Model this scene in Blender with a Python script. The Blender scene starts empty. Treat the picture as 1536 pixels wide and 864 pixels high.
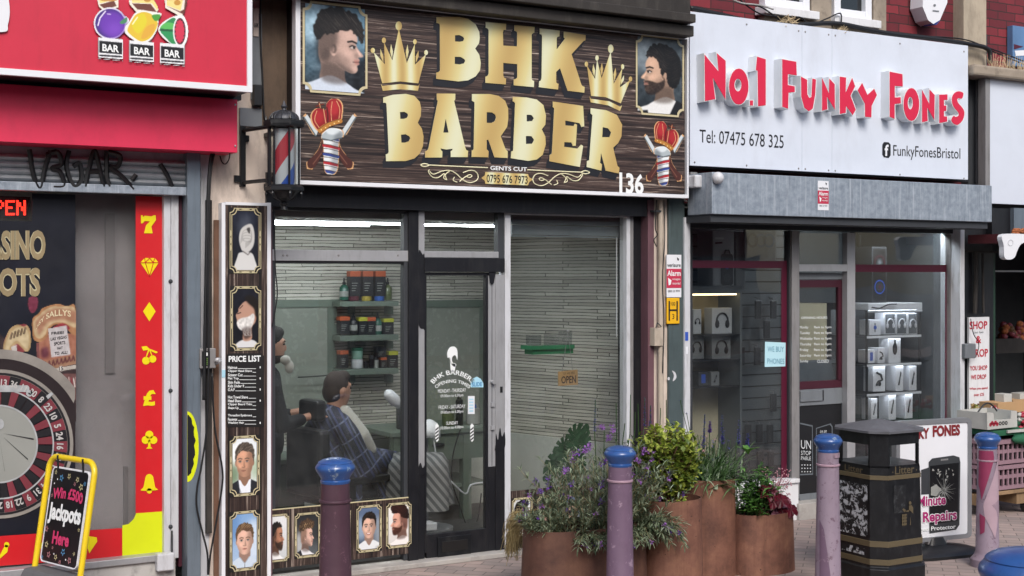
import bpy, bmesh, math, random
import numpy as np
from mathutils import Vector, Matrix
from mathutils.geometry import tessellate_polygon

SC = bpy.context.scene
COL = SC.collection
rnd = random.Random(7)
nrs = np.random.RandomState(11)
# ------------------------------------------------------------------ camera, light
FPX, PHI, DIST, CAMH, HZN = 2000.0, math.radians(30), 8.1, 1.95, 413.0
SP, CP = math.sin(PHI), math.cos(PHI)
cam = bpy.data.cameras.new('camera')
cam.sensor_width = 36; cam.lens = 36*FPX/1536; cam.shift_y = -(432-HZN)/1536
cam.clip_start = .05; cam.clip_end = 500
camo = bpy.data.objects.new('camera', cam); COL.objects.link(camo)
camo.location = (0, -DIST, CAMH); camo.rotation_euler = (math.pi/2, 0, -PHI)
SC.camera = camo
SUN_EL, SUN_AZ = math.radians(42), math.radians(196)     # azimuth clockwise from +y (north)
wd = bpy.data.worlds.new('World'); SC.world = wd; wd.use_nodes = True
nt = wd.node_tree; bgn = nt.nodes['Background']
sky = nt.nodes.new('ShaderNodeTexSky'); sky.sky_type = 'NISHITA'; sky.sun_disc = False
sky.sun_elevation = SUN_EL; sky.sun_rotation = SUN_AZ; sky.dust_density = 3.0; sky.air_density = 1.0; sky.ozone_density = 1.0
nt.links.new(sky.outputs[0], bgn.inputs[0]); bgn.inputs[1].default_value = .13
sl = bpy.data.lights.new('sun', 'SUN'); sl.energy = 1.6; sl.angle = math.radians(26); sl.color = (1, .97, .93)
so = bpy.data.objects.new('sun', sl); COL.objects.link(so)
sd = Vector((math.sin(SUN_AZ)*math.cos(SUN_EL), math.cos(SUN_AZ)*math.cos(SUN_EL), math.sin(SUN_EL)))
so.rotation_euler = (-sd).to_track_quat('-Z', 'Y').to_euler(); so.location = (0, -6, 12)
vs = SC.view_settings; vs.view_transform = 'Standard'; vs.look = 'None'; vs.gamma = 1; vs.exposure = 0.48
SC.cycles.max_bounces = 8; SC.cycles.transparent_max_bounces = 16; SC.cycles.use_denoising = True
SC.cycles.caustics_reflective = False; SC.cycles.caustics_refractive = False

# ------------------------------------------------------------------ geometry helpers
def P(px, py, y=0.0):
    """point of the vertical plane at depth y behind the shop line that the photo shows at this pixel"""
    u = (px-768)/FPX; w = (HZN-py)/FPX
    t = (y+DIST)/(CP-u*SP)
    return Vector(((SP+u*CP)*t, y, CAMH+w*t))
def X(px, y=0.0): return P(px, 0, y).x
def R(px0, px1, pt, pb, y=0.0, ref=None):
    ref = px0 if ref is None else ref
    return X(px0, y), X(px1, y), P(ref, pb, y).z, P(ref, pt, y).z      # x0,x1,z0,z1
def L(h):
    h = h.lstrip('#'); c = [int(h[i:i+2], 16)/255 for i in (0, 2, 4)]
    return tuple(x/12.92 if x <= .04045 else ((x+.055)/1.055)**2.4 for x in c)
def cat_rom(pts, n=6, closed=True):
    out = []; N = len(pts)
    rng = range(N) if closed else range(N-1)
    for i in rng:
        g = (lambda k: pts[k % N]) if closed else (lambda k: pts[min(max(k, 0), N-1)])
        p0, p1, p2, p3 = g(i-1), g(i), g(i+1), g(i+2)
        for j in range(n):
            t = j/n
            out.append(tuple(.5*((2*b)+(-a+c)*t+(2*a-5*b+4*c-d)*t*t+(-a+3*b-3*c+d)*t**3) for a, b, c, d in zip(p0, p1, p2, p3)))
    if not closed: out.append(tuple(pts[-1]))
    return out
def circ(cx, cy, r, n=24, ry=None, a0=0, a1=2*math.pi):
    ry = r if ry is None else ry
    full = abs(a1-a0-2*math.pi) < 1e-6
    return [(cx+r*math.cos(a0+(a1-a0)*i/(n if full else n-1)), cy+ry*math.sin(a0+(a1-a0)*i/(n if full else n-1))) for i in range(n)]
def rrect(x0, x1, z0, z1, r, n=5):
    o = []
    for cx, cz, a in ((x1-r, z1-r, 0), (x0+r, z1-r, .5), (x0+r, z0+r, 1), (x1-r, z0+r, 1.5)):
        for i in range(n+1):
            t = (a+.5*i/n)*math.pi; o.append((cx+r*math.cos(t), cz+r*math.sin(t)))
    return o
def notched(x0, x1, z0, z1, r):
    o = []
    for cx, cz, a in ((x1, z1, 1.5), (x0, z1, 2.0), (x0, z0, 2.5), (x1, z0, 1.0)):
        for i in range(5):
            t = (a-.5*i/4)*math.pi; o.append((cx+r*math.cos(t), cz+r*math.sin(t)))
    return o
_tc = {}
def text_data(s, off=0.0, shear=0.0, space=1.0):
    k = (s, off, shear, space)
    if k not in _tc:
        c = bpy.data.curves.new('t', 'FONT'); c.body = s; c.offset = off; c.shear = shear; c.fill_mode = 'BOTH'; c.resolution_u = 3
        c.space_character = space
        o = bpy.data.objects.new('t', c); me = o.to_mesh()
        v = [(q.co.x, q.co.y) for q in me.vertices]; f = [tuple(q.vertices) for q in me.polygons]
        o.to_mesh_clear(); bpy.data.objects.remove(o); bpy.data.curves.remove(c)
        xs = [a for a, b in v]; ys = [b for a, b in v]
        w = max(xs)-min(xs) or 1; h = max(ys)-min(ys) or 1
        v = [((a-min(xs))/w, (b-min(ys))/h) for a, b in v]
        _tc[k] = (v, f, w/h)
    return _tc[k]

def world_loc(o):
    p = Vector((0, 0, 0))
    while o is not None: p += o.location; o = o.parent
    return p
class MB:
    def __init__(s, mat=None):
        s.v = []; s.f = []; s.mi = []; s.mats = []; s.cur = 0
        if mat is not None: s.use(mat)
    def use(s, m):
        if m not in s.mats: s.mats.append(m)
        s.cur = s.mats.index(m); return s
    def add(s, vs_, fs):
        n = len(s.v); s.v += [tuple(a) for a in vs_]
        for f in fs: s.f.append(tuple(i+n for i in f)); s.mi.append(s.cur)
        return s
    def box(s, x0, x1, y0, y1, z0, z1):
        v = [(x, y, z) for x in (x0, x1) for y in (y0, y1) for z in (z0, z1)]
        return s.add(v, [(0, 1, 3, 2), (4, 6, 7, 5), (0, 4, 5, 1), (2, 3, 7, 6), (0, 2, 6, 4), (1, 5, 7, 3)])
    def boxp(s, px0, px1, pt, pb, y, dep, ref=None):
        a, b, c, d = R(px0, px1, pt, pb, y, ref); return s.box(a, b, y, y+dep, c, d)
    def obox(s, c, ax, ay, az):
        c = Vector(c); ax, ay, az = Vector(ax), Vector(ay), Vector(az)
        v = [c+ax*i+ay*j+az*k for i in (-1, 1) for j in (-1, 1) for k in (-1, 1)]
        return s.add(v, [(0, 1, 3, 2), (4, 6, 7, 5), (0, 4, 5, 1), (2, 3, 7, 6), (0, 2, 6, 4), (1, 5, 7, 3)])
    def tube(s, pts, r, n=8, cap=True):
        pts = [Vector(p) for p in pts]; N = len(pts)
        rs = r if isinstance(r, (list, tuple)) else [r]*N
        vs_ = []; prev = None
        for i, p in enumerate(pts):
            d = (pts[min(i+1, N-1)]-pts[max(i-1, 0)]).normalized()
            if prev is None:
                a = d.cross(Vector((0, 0, 1)))
                if a.length < .05: a = d.cross(Vector((0, 1, 0)))
            else: a = prev-d*prev.dot(d)
            a.normalize(); prev = a; b = d.cross(a)
            for k in range(n):
                t = 2*math.pi*k/n; vs_.append(p+(a*math.cos(t)+b*math.sin(t))*rs[i])
        fs = [(i*n+k, i*n+(k+1) % n, (i+1)*n+(k+1) % n, (i+1)*n+k) for i in range(N-1) for k in range(n)]
        if cap: fs += [tuple(range(n))[::-1], tuple(range((N-1)*n, N*n))]
        return s.add(vs_, fs)
    def lathe(s, prof, c=(0, 0, 0), n=32, sx=1.0, sy=1.0, a0=0.0, e=None):
        vs_ = []
        for r, z in prof:
            for k in range(n):
                t = a0+2*math.pi*k/n; cx, cy = math.cos(t), math.sin(t)
                if e: cx = math.copysign(abs(cx)**e, cx); cy = math.copysign(abs(cy)**e, cy)
                vs_.append((c[0]+r*sx*cx, c[1]+r*sy*cy, c[2]+z))
        N = len(prof)
        fs = [(i*n+k, i*n+(k+1) % n, (i+1)*n+(k+1) % n, (i+1)*n+k) for i in range(N-1) for k in range(n)]
        if prof[0][0] > 1e-6: fs.append(tuple(range(n))[::-1])
        if prof[-1][0] > 1e-6: fs.append(tuple(range((N-1)*n, N*n)))
        return s.add(vs_, fs)
    def sheet(s, loops, y):
        loops = [loops] if not isinstance(loops[0][0], (tuple, list)) else loops
        tri = tessellate_polygon([[Vector((a, b, 0)) for a, b in l] for l in loops])
        return s.add([(a, y, b) for l in loops for a, b in l], [tuple(t) for t in tri])
    def prism(s, loops, y0, y1, sidemat=None):
        loops = [loops] if not isinstance(loops[0][0], (tuple, list)) else loops
        tri = tessellate_polygon([[Vector((a, b, 0)) for a, b in l] for l in loops])
        fl = [q for l in loops for q in l]; n = len(fl)
        s.add([(a, y0, b) for a, b in fl], [tuple(t) for t in tri])
        c0 = s.cur
        if sidemat: s.use(sidemat)
        s.add([(a, y1, b) for a, b in fl], [tuple(t)[::-1] for t in tri])
        i0 = 0
        for l in loops:
            m = len(l); vs_ = [(a, y0, b) for a, b in l]+[(a, y1, b) for a, b in l]
            s.add(vs_, [(k, (k+1) % m, m+(k+1) % m, m+k) for k in range(m)])
        s.cur = c0
        return s
    def pxs(s, loops, y):
        loops = [loops] if not isinstance(loops[0][0], (tuple, list)) else loops
        return s.sheet([[(P(a, b, y).x, P(a, b, y).z) for a, b in l] for l in loops], y)
    def pxp(s, loops, y, dep, sidemat=None):
        loops = [loops] if not isinstance(loops[0][0], (tuple, list)) else loops
        return s.prism([[(P(a, b, y).x, P(a, b, y).z) for a, b in l] for l in loops], y, y+dep, sidemat)
    def ell(s, c, r, nu=16, nv=10):
        prof = [(max(math.sin(math.pi*i/nv), 0), -math.cos(math.pi*i/nv)) for i in range(nv+1)]
        c = Vector(c); vs_ = []
        for a, b in prof:
            for k in range(nu):
                t = 2*math.pi*k/nu; vs_.append((c.x+r[0]*a*math.cos(t), c.y+r[1]*a*math.sin(t), c.z+r[2]*b))
        return s.add(vs_, [(i*nu+k, i*nu+(k+1) % nu, (i+1)*nu+(k+1) % nu, (i+1)*nu+k) for i in range(nv) for k in range(nu)])
    def cap(s, p0, r0, p1, r1, n=12):
        p0, p1 = Vector(p0), Vector(p1); s.ell(p0, (r0,)*3, n, 8); s.ell(p1, (r1,)*3, n, 8)
        return s.tube([p0, p1], [r0, r1], n)
    def text(s, t, x0, x1, z0, z1, y, off=0.0, fn=None, shear=0.0):
        v, f, a = text_data(t, off, shear)
        if fn is None: return s.add([(x0+(x1-x0)*p, y, z0+(z1-z0)*q) for p, q in v], f)
        return s.add([fn(p, q) for p, q in v], f)
    def textp(s, t, px0, px1, pt, pb, y, off=0.0, shear=0.0, ref=None):
        a, b, c, d = R(px0, px1, pt, pb, y, ref); return s.text(t, a, b, c, d, y, off, shear=shear)
    def build(s, name, parent=None, smooth=False, bevel=0, label=None, cat=None, group=None, kind=None, recalc=True, mods=None, mat=None):
        me = bpy.data.meshes.new(name)
        if parent is not None: org = world_loc(parent)
        elif kind == 'structure' or not s.v: org = Vector((0, 0, 0))
        else:
            a = np.array(s.v); org = Vector((float((a[:, 0].min()+a[:, 0].max())/2), float((a[:, 1].min()+a[:, 1].max())/2), float(a[:, 2].min())))
        me.from_pydata([(a-org.x, b-org.y, c-org.z) for a, b, c in s.v], [], s.f)
        for m in s.mats: me.materials.append(m)
        me.polygons.foreach_set('material_index', s.mi)
        if recalc:
            bm = bmesh.new(); bm.from_mesh(me); bmesh.ops.recalc_face_normals(bm, faces=bm.faces); bm.to_mesh(me); bm.free()
        if smooth: me.shade_smooth()
        if smooth == 'auto': me.set_sharp_from_angle(angle=math.radians(38))
        o = bpy.data.objects.new(name, me); COL.objects.link(o)
        if parent is not None: o.parent = parent
        else: o.location = org
        if bevel:
            b = o.modifiers.new('bevel', 'BEVEL'); b.width = bevel; b.segments = 2; b.limit_method = 'ANGLE'; b.angle_limit = math.radians(40)
        if mods: mods(o)
        return tag(o, label, cat, group, kind)
def islands(mb, pad=.0015):
    n = len(mb.v); par = list(range(n))
    def find(a):
        while par[a] != a: par[a] = par[par[a]]; a = par[a]
        return a
    for f in mb.f:
        for i in f[1:]: par[find(i)] = find(f[0])
    a = np.array(mb.v); grp = {}
    for fi, f in enumerate(mb.f): grp.setdefault(find(f[0]), []).append(fi)
    bx = []
    for k, fl in grp.items():
        idx = sorted({i for q in fl for i in mb.f[q]}); p = a[idx]; bx.append([p.min(0)-pad, p.max(0)+pad, list(fl)])
    merged = True
    while merged:
        merged = False
        for i in range(len(bx)):
            for j in range(i+1, len(bx)):
                if (bx[i][0] <= bx[j][1]).all() and (bx[j][0] <= bx[i][1]).all():
                    bx[i] = [np.minimum(bx[i][0], bx[j][0]), np.maximum(bx[i][1], bx[j][1]), bx[i][2]+bx[j][2]]; del bx[j]; merged = True; break
            if merged: break
    return [b[2] for b in bx]
def build_each(mb, name, parent, **kw):
    out = []
    for fl in islands(mb):
        s = MB(); s.mats = mb.mats; mp = {}
        for q in fl:
            f = []
            for i in mb.f[q]:
                if i not in mp: mp[i] = len(s.v); s.v.append(mb.v[i])
                f.append(mp[i])
            s.f.append(tuple(f)); s.mi.append(mb.mi[q])
        out.append(s.build(name, parent, **kw))
    return out
def tag(o, label=None, cat=None, group=None, kind=None):
    if label: o['label'] = label
    if cat: o['category'] = cat
    if group: o['group'] = group
    if kind: o['kind'] = kind
    return o
def thing(name, loc, label, cat, group=None, rz=0.0):
    o = bpy.data.objects.new(name, None); COL.objects.link(o); o.location = Vector(loc); o.rotation_euler = (0, 0, rz); o.empty_display_size = .1
    return tag(o, label, cat, group)
def copy_tree(o, parent=None, loc=None, label=None, group=None, scale=None):
    c = o.copy(); COL.objects.link(c)
    if parent is not None: c.parent = parent
    if loc is not None: c.location = loc
    if scale is not None: c.scale = scale
    if label: c['label'] = label
    if group: c['group'] = group
    for ch in list(o.children): copy_tree(ch, c)
    return c

# ------------------------------------------------------------------ materials
def _n(m, t, **k):
    n = m.node_tree.nodes.new(t)
    for a, b in k.items(): setattr(n, a, b)
    return n
def newmat(name):
    m = bpy.data.materials.new(name); m.use_nodes = True
    return m, m.node_tree.nodes['Principled BSDF'], m.node_tree.links
def ramp(m, stops):
    r = _n(m, 'ShaderNodeValToRGB'); e = r.color_ramp.elements
    while len(e) < len(stops): e.new(.5)
    for q, (p, c) in zip(e, stops):
        q.position = p; q.color = (*(L(c) if isinstance(c, str) else c), 1)
    return r
def coords(m, scale=(1, 1, 1), world=True, rot=(0, 0, 0)):
    mp = _n(m, 'ShaderNodeMapping'); mp.inputs['Scale'].default_value = scale; mp.inputs['Rotation'].default_value = rot
    if world: g = _n(m, 'ShaderNodeNewGeometry'); m.node_tree.links.new(g.outputs['Position'], mp.inputs[0])
    else: g = _n(m, 'ShaderNodeTexCoord'); m.node_tree.links.new(g.outputs['Object'], mp.inputs[0])
    return mp
def noise(m, vec, scale, detail=4, rough=.6, dist=0.0):
    n = _n(m, 'ShaderNodeTexNoise'); n.inputs['Scale'].default_value = scale; n.inputs['Detail'].default_value = detail
    n.inputs['Roughness'].default_value = rough; n.inputs['Distortion'].default_value = dist
    m.node_tree.links.new(vec.outputs[0], n.inputs['Vector']); return n
def mix(m, fac, a, b, mode='MIX'):
    x = _n(m, 'ShaderNodeMix', data_type='RGBA', blend_type=mode); lk = m.node_tree.links
    for i, v in ((0, fac), (6, a), (7, b)):
        if hasattr(v, 'links'): lk.new(v, x.inputs[i])
        elif i == 0: x.inputs[0].default_value = v
        else: x.inputs[i].default_value = (*(L(v) if isinstance(v, str) else v), 1)
    return x.outputs[2]
def bumpn(m, h, strength, dist=.01):
    b = _n(m, 'ShaderNodeBump'); b.inputs['Strength'].default_value = strength; b.inputs['Distance'].default_value = dist
    m.node_tree.links.new(h, b.inputs['Height']); return b.outputs[0]
def mat(name, col, rough=.55, metal=0.0, var=.14, scale=5.0, bump=0.0, bscale=90, dirt=0.0, dcol='#2a241f', dscale=(9, 9, 2.2), coat=0.0, spec=.5, chips=0.0, ccol='#7d7a78', world=True):
    m, b, lk = newmat(name); c = L(col)
    v = coords(m, (1, 1, 1), world)
    n = noise(m, v, scale, 5)
    r = ramp(m, [(.25, tuple(x*(1-var) for x in c)), (.75, tuple(min(x*(1+var), .92) for x in c))])
    lk.new(n.outputs[0], r.inputs[0]); out = r.outputs[0]
    if dirt:
        dn = noise(m, coords(m, dscale, world), 1.3, 8, .68)
        dr = ramp(m, [(.5, (0, 0, 0)), (.78, (dirt, dirt, dirt))]); lk.new(dn.outputs[0], dr.inputs[0])
        out = mix(m, dr.outputs[0], out, dcol)
    if chips:
        dn = noise(m, v, 16, 9, .75)
        dr = ramp(m, [(.62-.12*chips, (0, 0, 0)), (.645-.12*chips, (1, 1, 1))]); lk.new(dn.outputs[0], dr.inputs[0])
        out = mix(m, dr.outputs[0], out, ccol)
    lk.new(out, b.inputs['Base Color'])
    b.inputs['Metallic'].default_value = metal; b.inputs['Specular IOR Level'].default_value = spec
    rn = noise(m, v, scale*3, 4); rr = _n(m, 'ShaderNodeMapRange'); rr.inputs[3].default_value = max(rough-.1, .02); rr.inputs[4].default_value = min(rough+.12, 1)
    lk.new(rn.outputs[0], rr.inputs[0]); lk.new(rr.outputs[0], b.inputs['Roughness'])
    if coat: b.inputs['Coat Weight'].default_value = coat; b.inputs['Coat Roughness'].default_value = .15
    if bump: lk.new(bumpn(m, noise(m, v, bscale, 6).outputs[0], bump, .004), b.inputs['Normal'])
    return m
def emis(name, col, s):
    m, b, lk = newmat(name); b.inputs['Base Color'].default_value = (*L(col), 1)
    b.inputs['Emission Color'].default_value = (*L(col), 1); b.inputs['Emission Strength'].default_value = s; return m
def glassmat(name, tint='#f2f6f4', refl=1.0, dirty=.05):
    m, b, lk = newmat(name); nd = m.node_tree.nodes; nd.remove(b)
    t = _n(m, 'ShaderNodeBsdfTransparent'); t.inputs[0].default_value = (*L(tint), 1)
    g = _n(m, 'ShaderNodeBsdfGlossy'); g.inputs['Roughness'].default_value = .015
    f = _n(m, 'ShaderNodeFresnel'); gb = _n(m, 'ShaderNodeNewGeometry'); ir = _n(m, 'ShaderNodeMapRange'); ir.inputs[3].default_value = 1.5; ir.inputs[4].default_value = 1/1.5
    lk.new(gb.outputs['Backfacing'], ir.inputs[0]); lk.new(ir.outputs[0], f.inputs[0])
    k = _n(m, 'ShaderNodeMath', operation='MULTIPLY_ADD'); k.inputs[1].default_value = 1.75*refl; k.inputs[2].default_value = .0
    lk.new(f.outputs[0], k.inputs[0])
    vv = coords(m, (1, 1, 1)); nn = noise(m, vv, .7, 2); lk.new(bumpn(m, nn.outputs[0], .35, .02), g.inputs['Normal'])
    s1 = _n(m, 'ShaderNodeMixShader'); lk.new(k.outputs[0], s1.inputs[0]); lk.new(t.outputs[0], s1.inputs[1]); lk.new(g.outputs[0], s1.inputs[2])
    d = _n(m, 'ShaderNodeBsdfDiffuse'); d.inputs[0].default_value = (.5, .52, .52, 1)
    dn = noise(m, coords(m, (2.2, 2.2, 1.2)), 1.5, 8, .7); dr = ramp(m, [(.35, (0, 0, 0)), (.9, (dirty, dirty, dirty))]); lk.new(dn.outputs[0], dr.inputs[0])
    s2 = _n(m, 'ShaderNodeMixShader'); lk.new(dr.outputs[0], s2.inputs[0]); lk.new(s1.outputs[0], s2.inputs[1]); lk.new(d.outputs[0], s2.inputs[2])
    lk.new(s2.outputs[0], nd['Material Output'].inputs[0]); return m
def vcol(name, rough=.45, coat=0.0):
    m, b, lk = newmat(name); a = _n(m, 'ShaderNodeVertexColor'); a.layer_name = 'Col'
    lk.new(a.outputs[0], b.inputs['Base Color']); b.inputs['Roughness'].default_value = rough; b.inputs['Coat Weight'].default_value = coat; return m

# ------------------------------------------------------------------ painter for printed pictures
def hx(c):
    if not isinstance(c, str): return np.array(c, float)
    c = c.lstrip('#'); return np.array([int(c[i:i+2], 16)/255 for i in (0, 2, 4)])
def blur(a, r):
    r = int(round(r))
    if r < 1: return a
    for ax in (0, 1):
        for _ in range(2):
            k = 2*r+1; pad = [(0, 0)]*a.ndim; pad[ax] = (r+1, r)
            c = np.cumsum(np.pad(a, pad, mode='edge'), axis=ax); n = a.shape[ax]
            a = (np.take(c, range(k, k+n), ax)-np.take(c, range(0, n), ax))/k
    return a
class Cv:
    def __init__(s, w, h, bg=None, ss=3):
        s.w, s.h, s.ss = w, h, ss; s.W, s.H = w*ss, h*ss
        s.u, s.v = np.meshgrid((np.arange(s.W)+.5)/s.W, (np.arange(s.H)+.5)/s.H)
        s.c = np.zeros((s.H, s.W, 3)); s.al = np.zeros((s.H, s.W))
        if bg is not None: s.c[:] = hx(bg); s.al[:] = 1
    def put(s, m, col, op=1.0):
        m = np.clip(m*op, 0, 1); col = hx(col) if isinstance(col, str) or len(np.shape(col)) == 1 else col
        s.c = s.c*(1-m[..., None])+col*m[..., None]; s.al = np.maximum(s.al, m); return s
    def mask(s, pts, soft=0, smooth=True):
        if smooth: pts = cat_rom(pts, 6)
        p = np.array(pts); m = np.zeros((s.H, s.W), bool)
        for (x0, y0), (x1, y1) in zip(p, np.roll(p, -1, 0)):
            if y0 == y1: continue
            c = ((y0 > s.v) != (y1 > s.v)) & (s.u < (x1-x0)*(s.v-y0)/(y1-y0)+x0); m ^= c
        return blur(m.astype(float), soft*s.W)
    def poly(s, pts, col, soft=0, smooth=True, op=1.0): return s.put(s.mask(pts, soft, smooth), col, op)
    def ell(s, cx, cy, rx, ry, col, soft=0, op=1.0):
        d = ((s.u-cx)/rx)**2+((s.v-cy)/ry)**2; return s.put(blur((d < 1).astype(float), soft*s.W), col, op)
    def line(s, pts, w, col, op=1.0, soft=0):
        m = np.zeros((s.H, s.W)); a = s.H/s.W
        for (x0, y0), (x1, y1) in zip(pts[:-1], pts[1:]):
            dx, dy = x1-x0, (y1-y0)*a; l2 = dx*dx+dy*dy+1e-9
            t = np.clip(((s.u-x0)*dx+(s.v-y0)*a*dy)/l2, 0, 1)
            d = np.hypot(s.u-x0-t*dx, (s.v-y0)*a-t*dy); m = np.maximum(m, (d < w/2).astype(float))
        return s.put(blur(m, soft*s.W), col, op)
    def vgrad(s, c0, c1, mask=None, horiz=False):
        t = (s.u if horiz else s.v)[..., None]; return s.put(np.ones((s.H, s.W)) if mask is None else mask, hx(c0)*(1-t)+hx(c1)*t)
    def noise(s, amp, f, mask=None, sx=1.0):
        n = nrs.rand(int(f*s.h/s.w)+3, int(f*sx)+3)
        yi = s.v*(n.shape[0]-2); xi = s.u*(n.shape[1]-2); y0 = yi.astype(int); x0 = xi.astype(int); fy = yi-y0; fx = xi-x0
        q = (n[y0, x0]*(1-fx)+n[y0, x0+1]*fx)*(1-fy)+(n[y0+1, x0]*(1-fx)+n[y0+1, x0+1]*fx)*fy
        m = 1 if mask is None else mask
        s.c = np.clip(s.c+((q-.5)*2*amp*m)[..., None], 0, 1); return s
    def hair(s, mask, col, hi, flow, n=60, w=.012):
        s.put(mask, col); keep = s.c.copy(); pts = np.argwhere(mask > .5)
        if len(pts) == 0: return s
        for i in range(n):
            r, c = pts[nrs.randint(len(pts))]; u, v = (c+.5)/s.W, (r+.5)/s.H; seg = [(u, v)]
            for j in range(4):
                dx, dy = flow(u, v); u += dx*.035; v += dy*.035; seg.append((u, v))
            s.line(seg, w, hi if i % 2 else tuple(np.array(hx(col))*.55), .55)
        s.c = keep*(1-mask[..., None])+s.c*mask[..., None]; return s
    def out(s):
        c = s.c.reshape(s.h, s.ss, s.w, s.ss, 3).mean((1, 3)); a = s.al.reshape(s.h, s.ss, s.w, s.ss).mean((1, 3)); return c, a
def print_obj(name, cv, rect, y, m, parent, label=None, gain=1.0, warp=None, **kw):
    """a printed picture: a flat sheet of small cells coloured from the canvas; clear cells are cut away"""
    c, a = cv.out(); h, w = a.shape; x0, x1, z0, z1 = rect
    lin = np.where(c <= .04045, c/12.92, ((c+.055)/1.055)**2.4)*gain
    org = world_loc(parent) if parent is not None else Vector((0, 0, 0))
    xs = np.linspace(x0, x1, w+1)-org.x; zs = np.linspace(z1, z0, h+1)-org.z
    gx, gz = np.meshgrid(xs, zs); co = np.stack([gx, np.full_like(gx, y-org.y), gz], -1).reshape(-1, 3)
    ii, jj = np.nonzero(a > .45); k = ii*(w+1)+jj
    quads = np.stack([k, k+w+1, k+w+2, k+1], -1)
    used, inv = np.unique(quads, return_inverse=True); co = co[used]; quads = inv.reshape(quads.shape)
    me = bpy.data.meshes.new(name); me.vertices.add(len(co)); me.vertices.foreach_set('co', co.ravel())
    me.loops.add(quads.size); me.loops.foreach_set('vertex_index', quads.ravel().astype(np.int32))
    me.polygons.add(len(quads)); me.polygons.foreach_set('loop_start', np.arange(0, quads.size, 4, dtype=np.int32))
    me.update(calc_edges=True)
    at = me.color_attributes.new('Col', 'FLOAT_COLOR', 'CORNER')
    col = np.ones((len(quads), 4, 4), np.float32); col[:, :, :3] = lin[ii, jj][:, None, :]
    at.data.foreach_set('color', col.ravel()); me.materials.append(m)
    o = bpy.data.objects.new(name, me); COL.objects.link(o)
    if parent is not None: o.parent = parent
    return tag(o, label, **kw)
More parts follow.
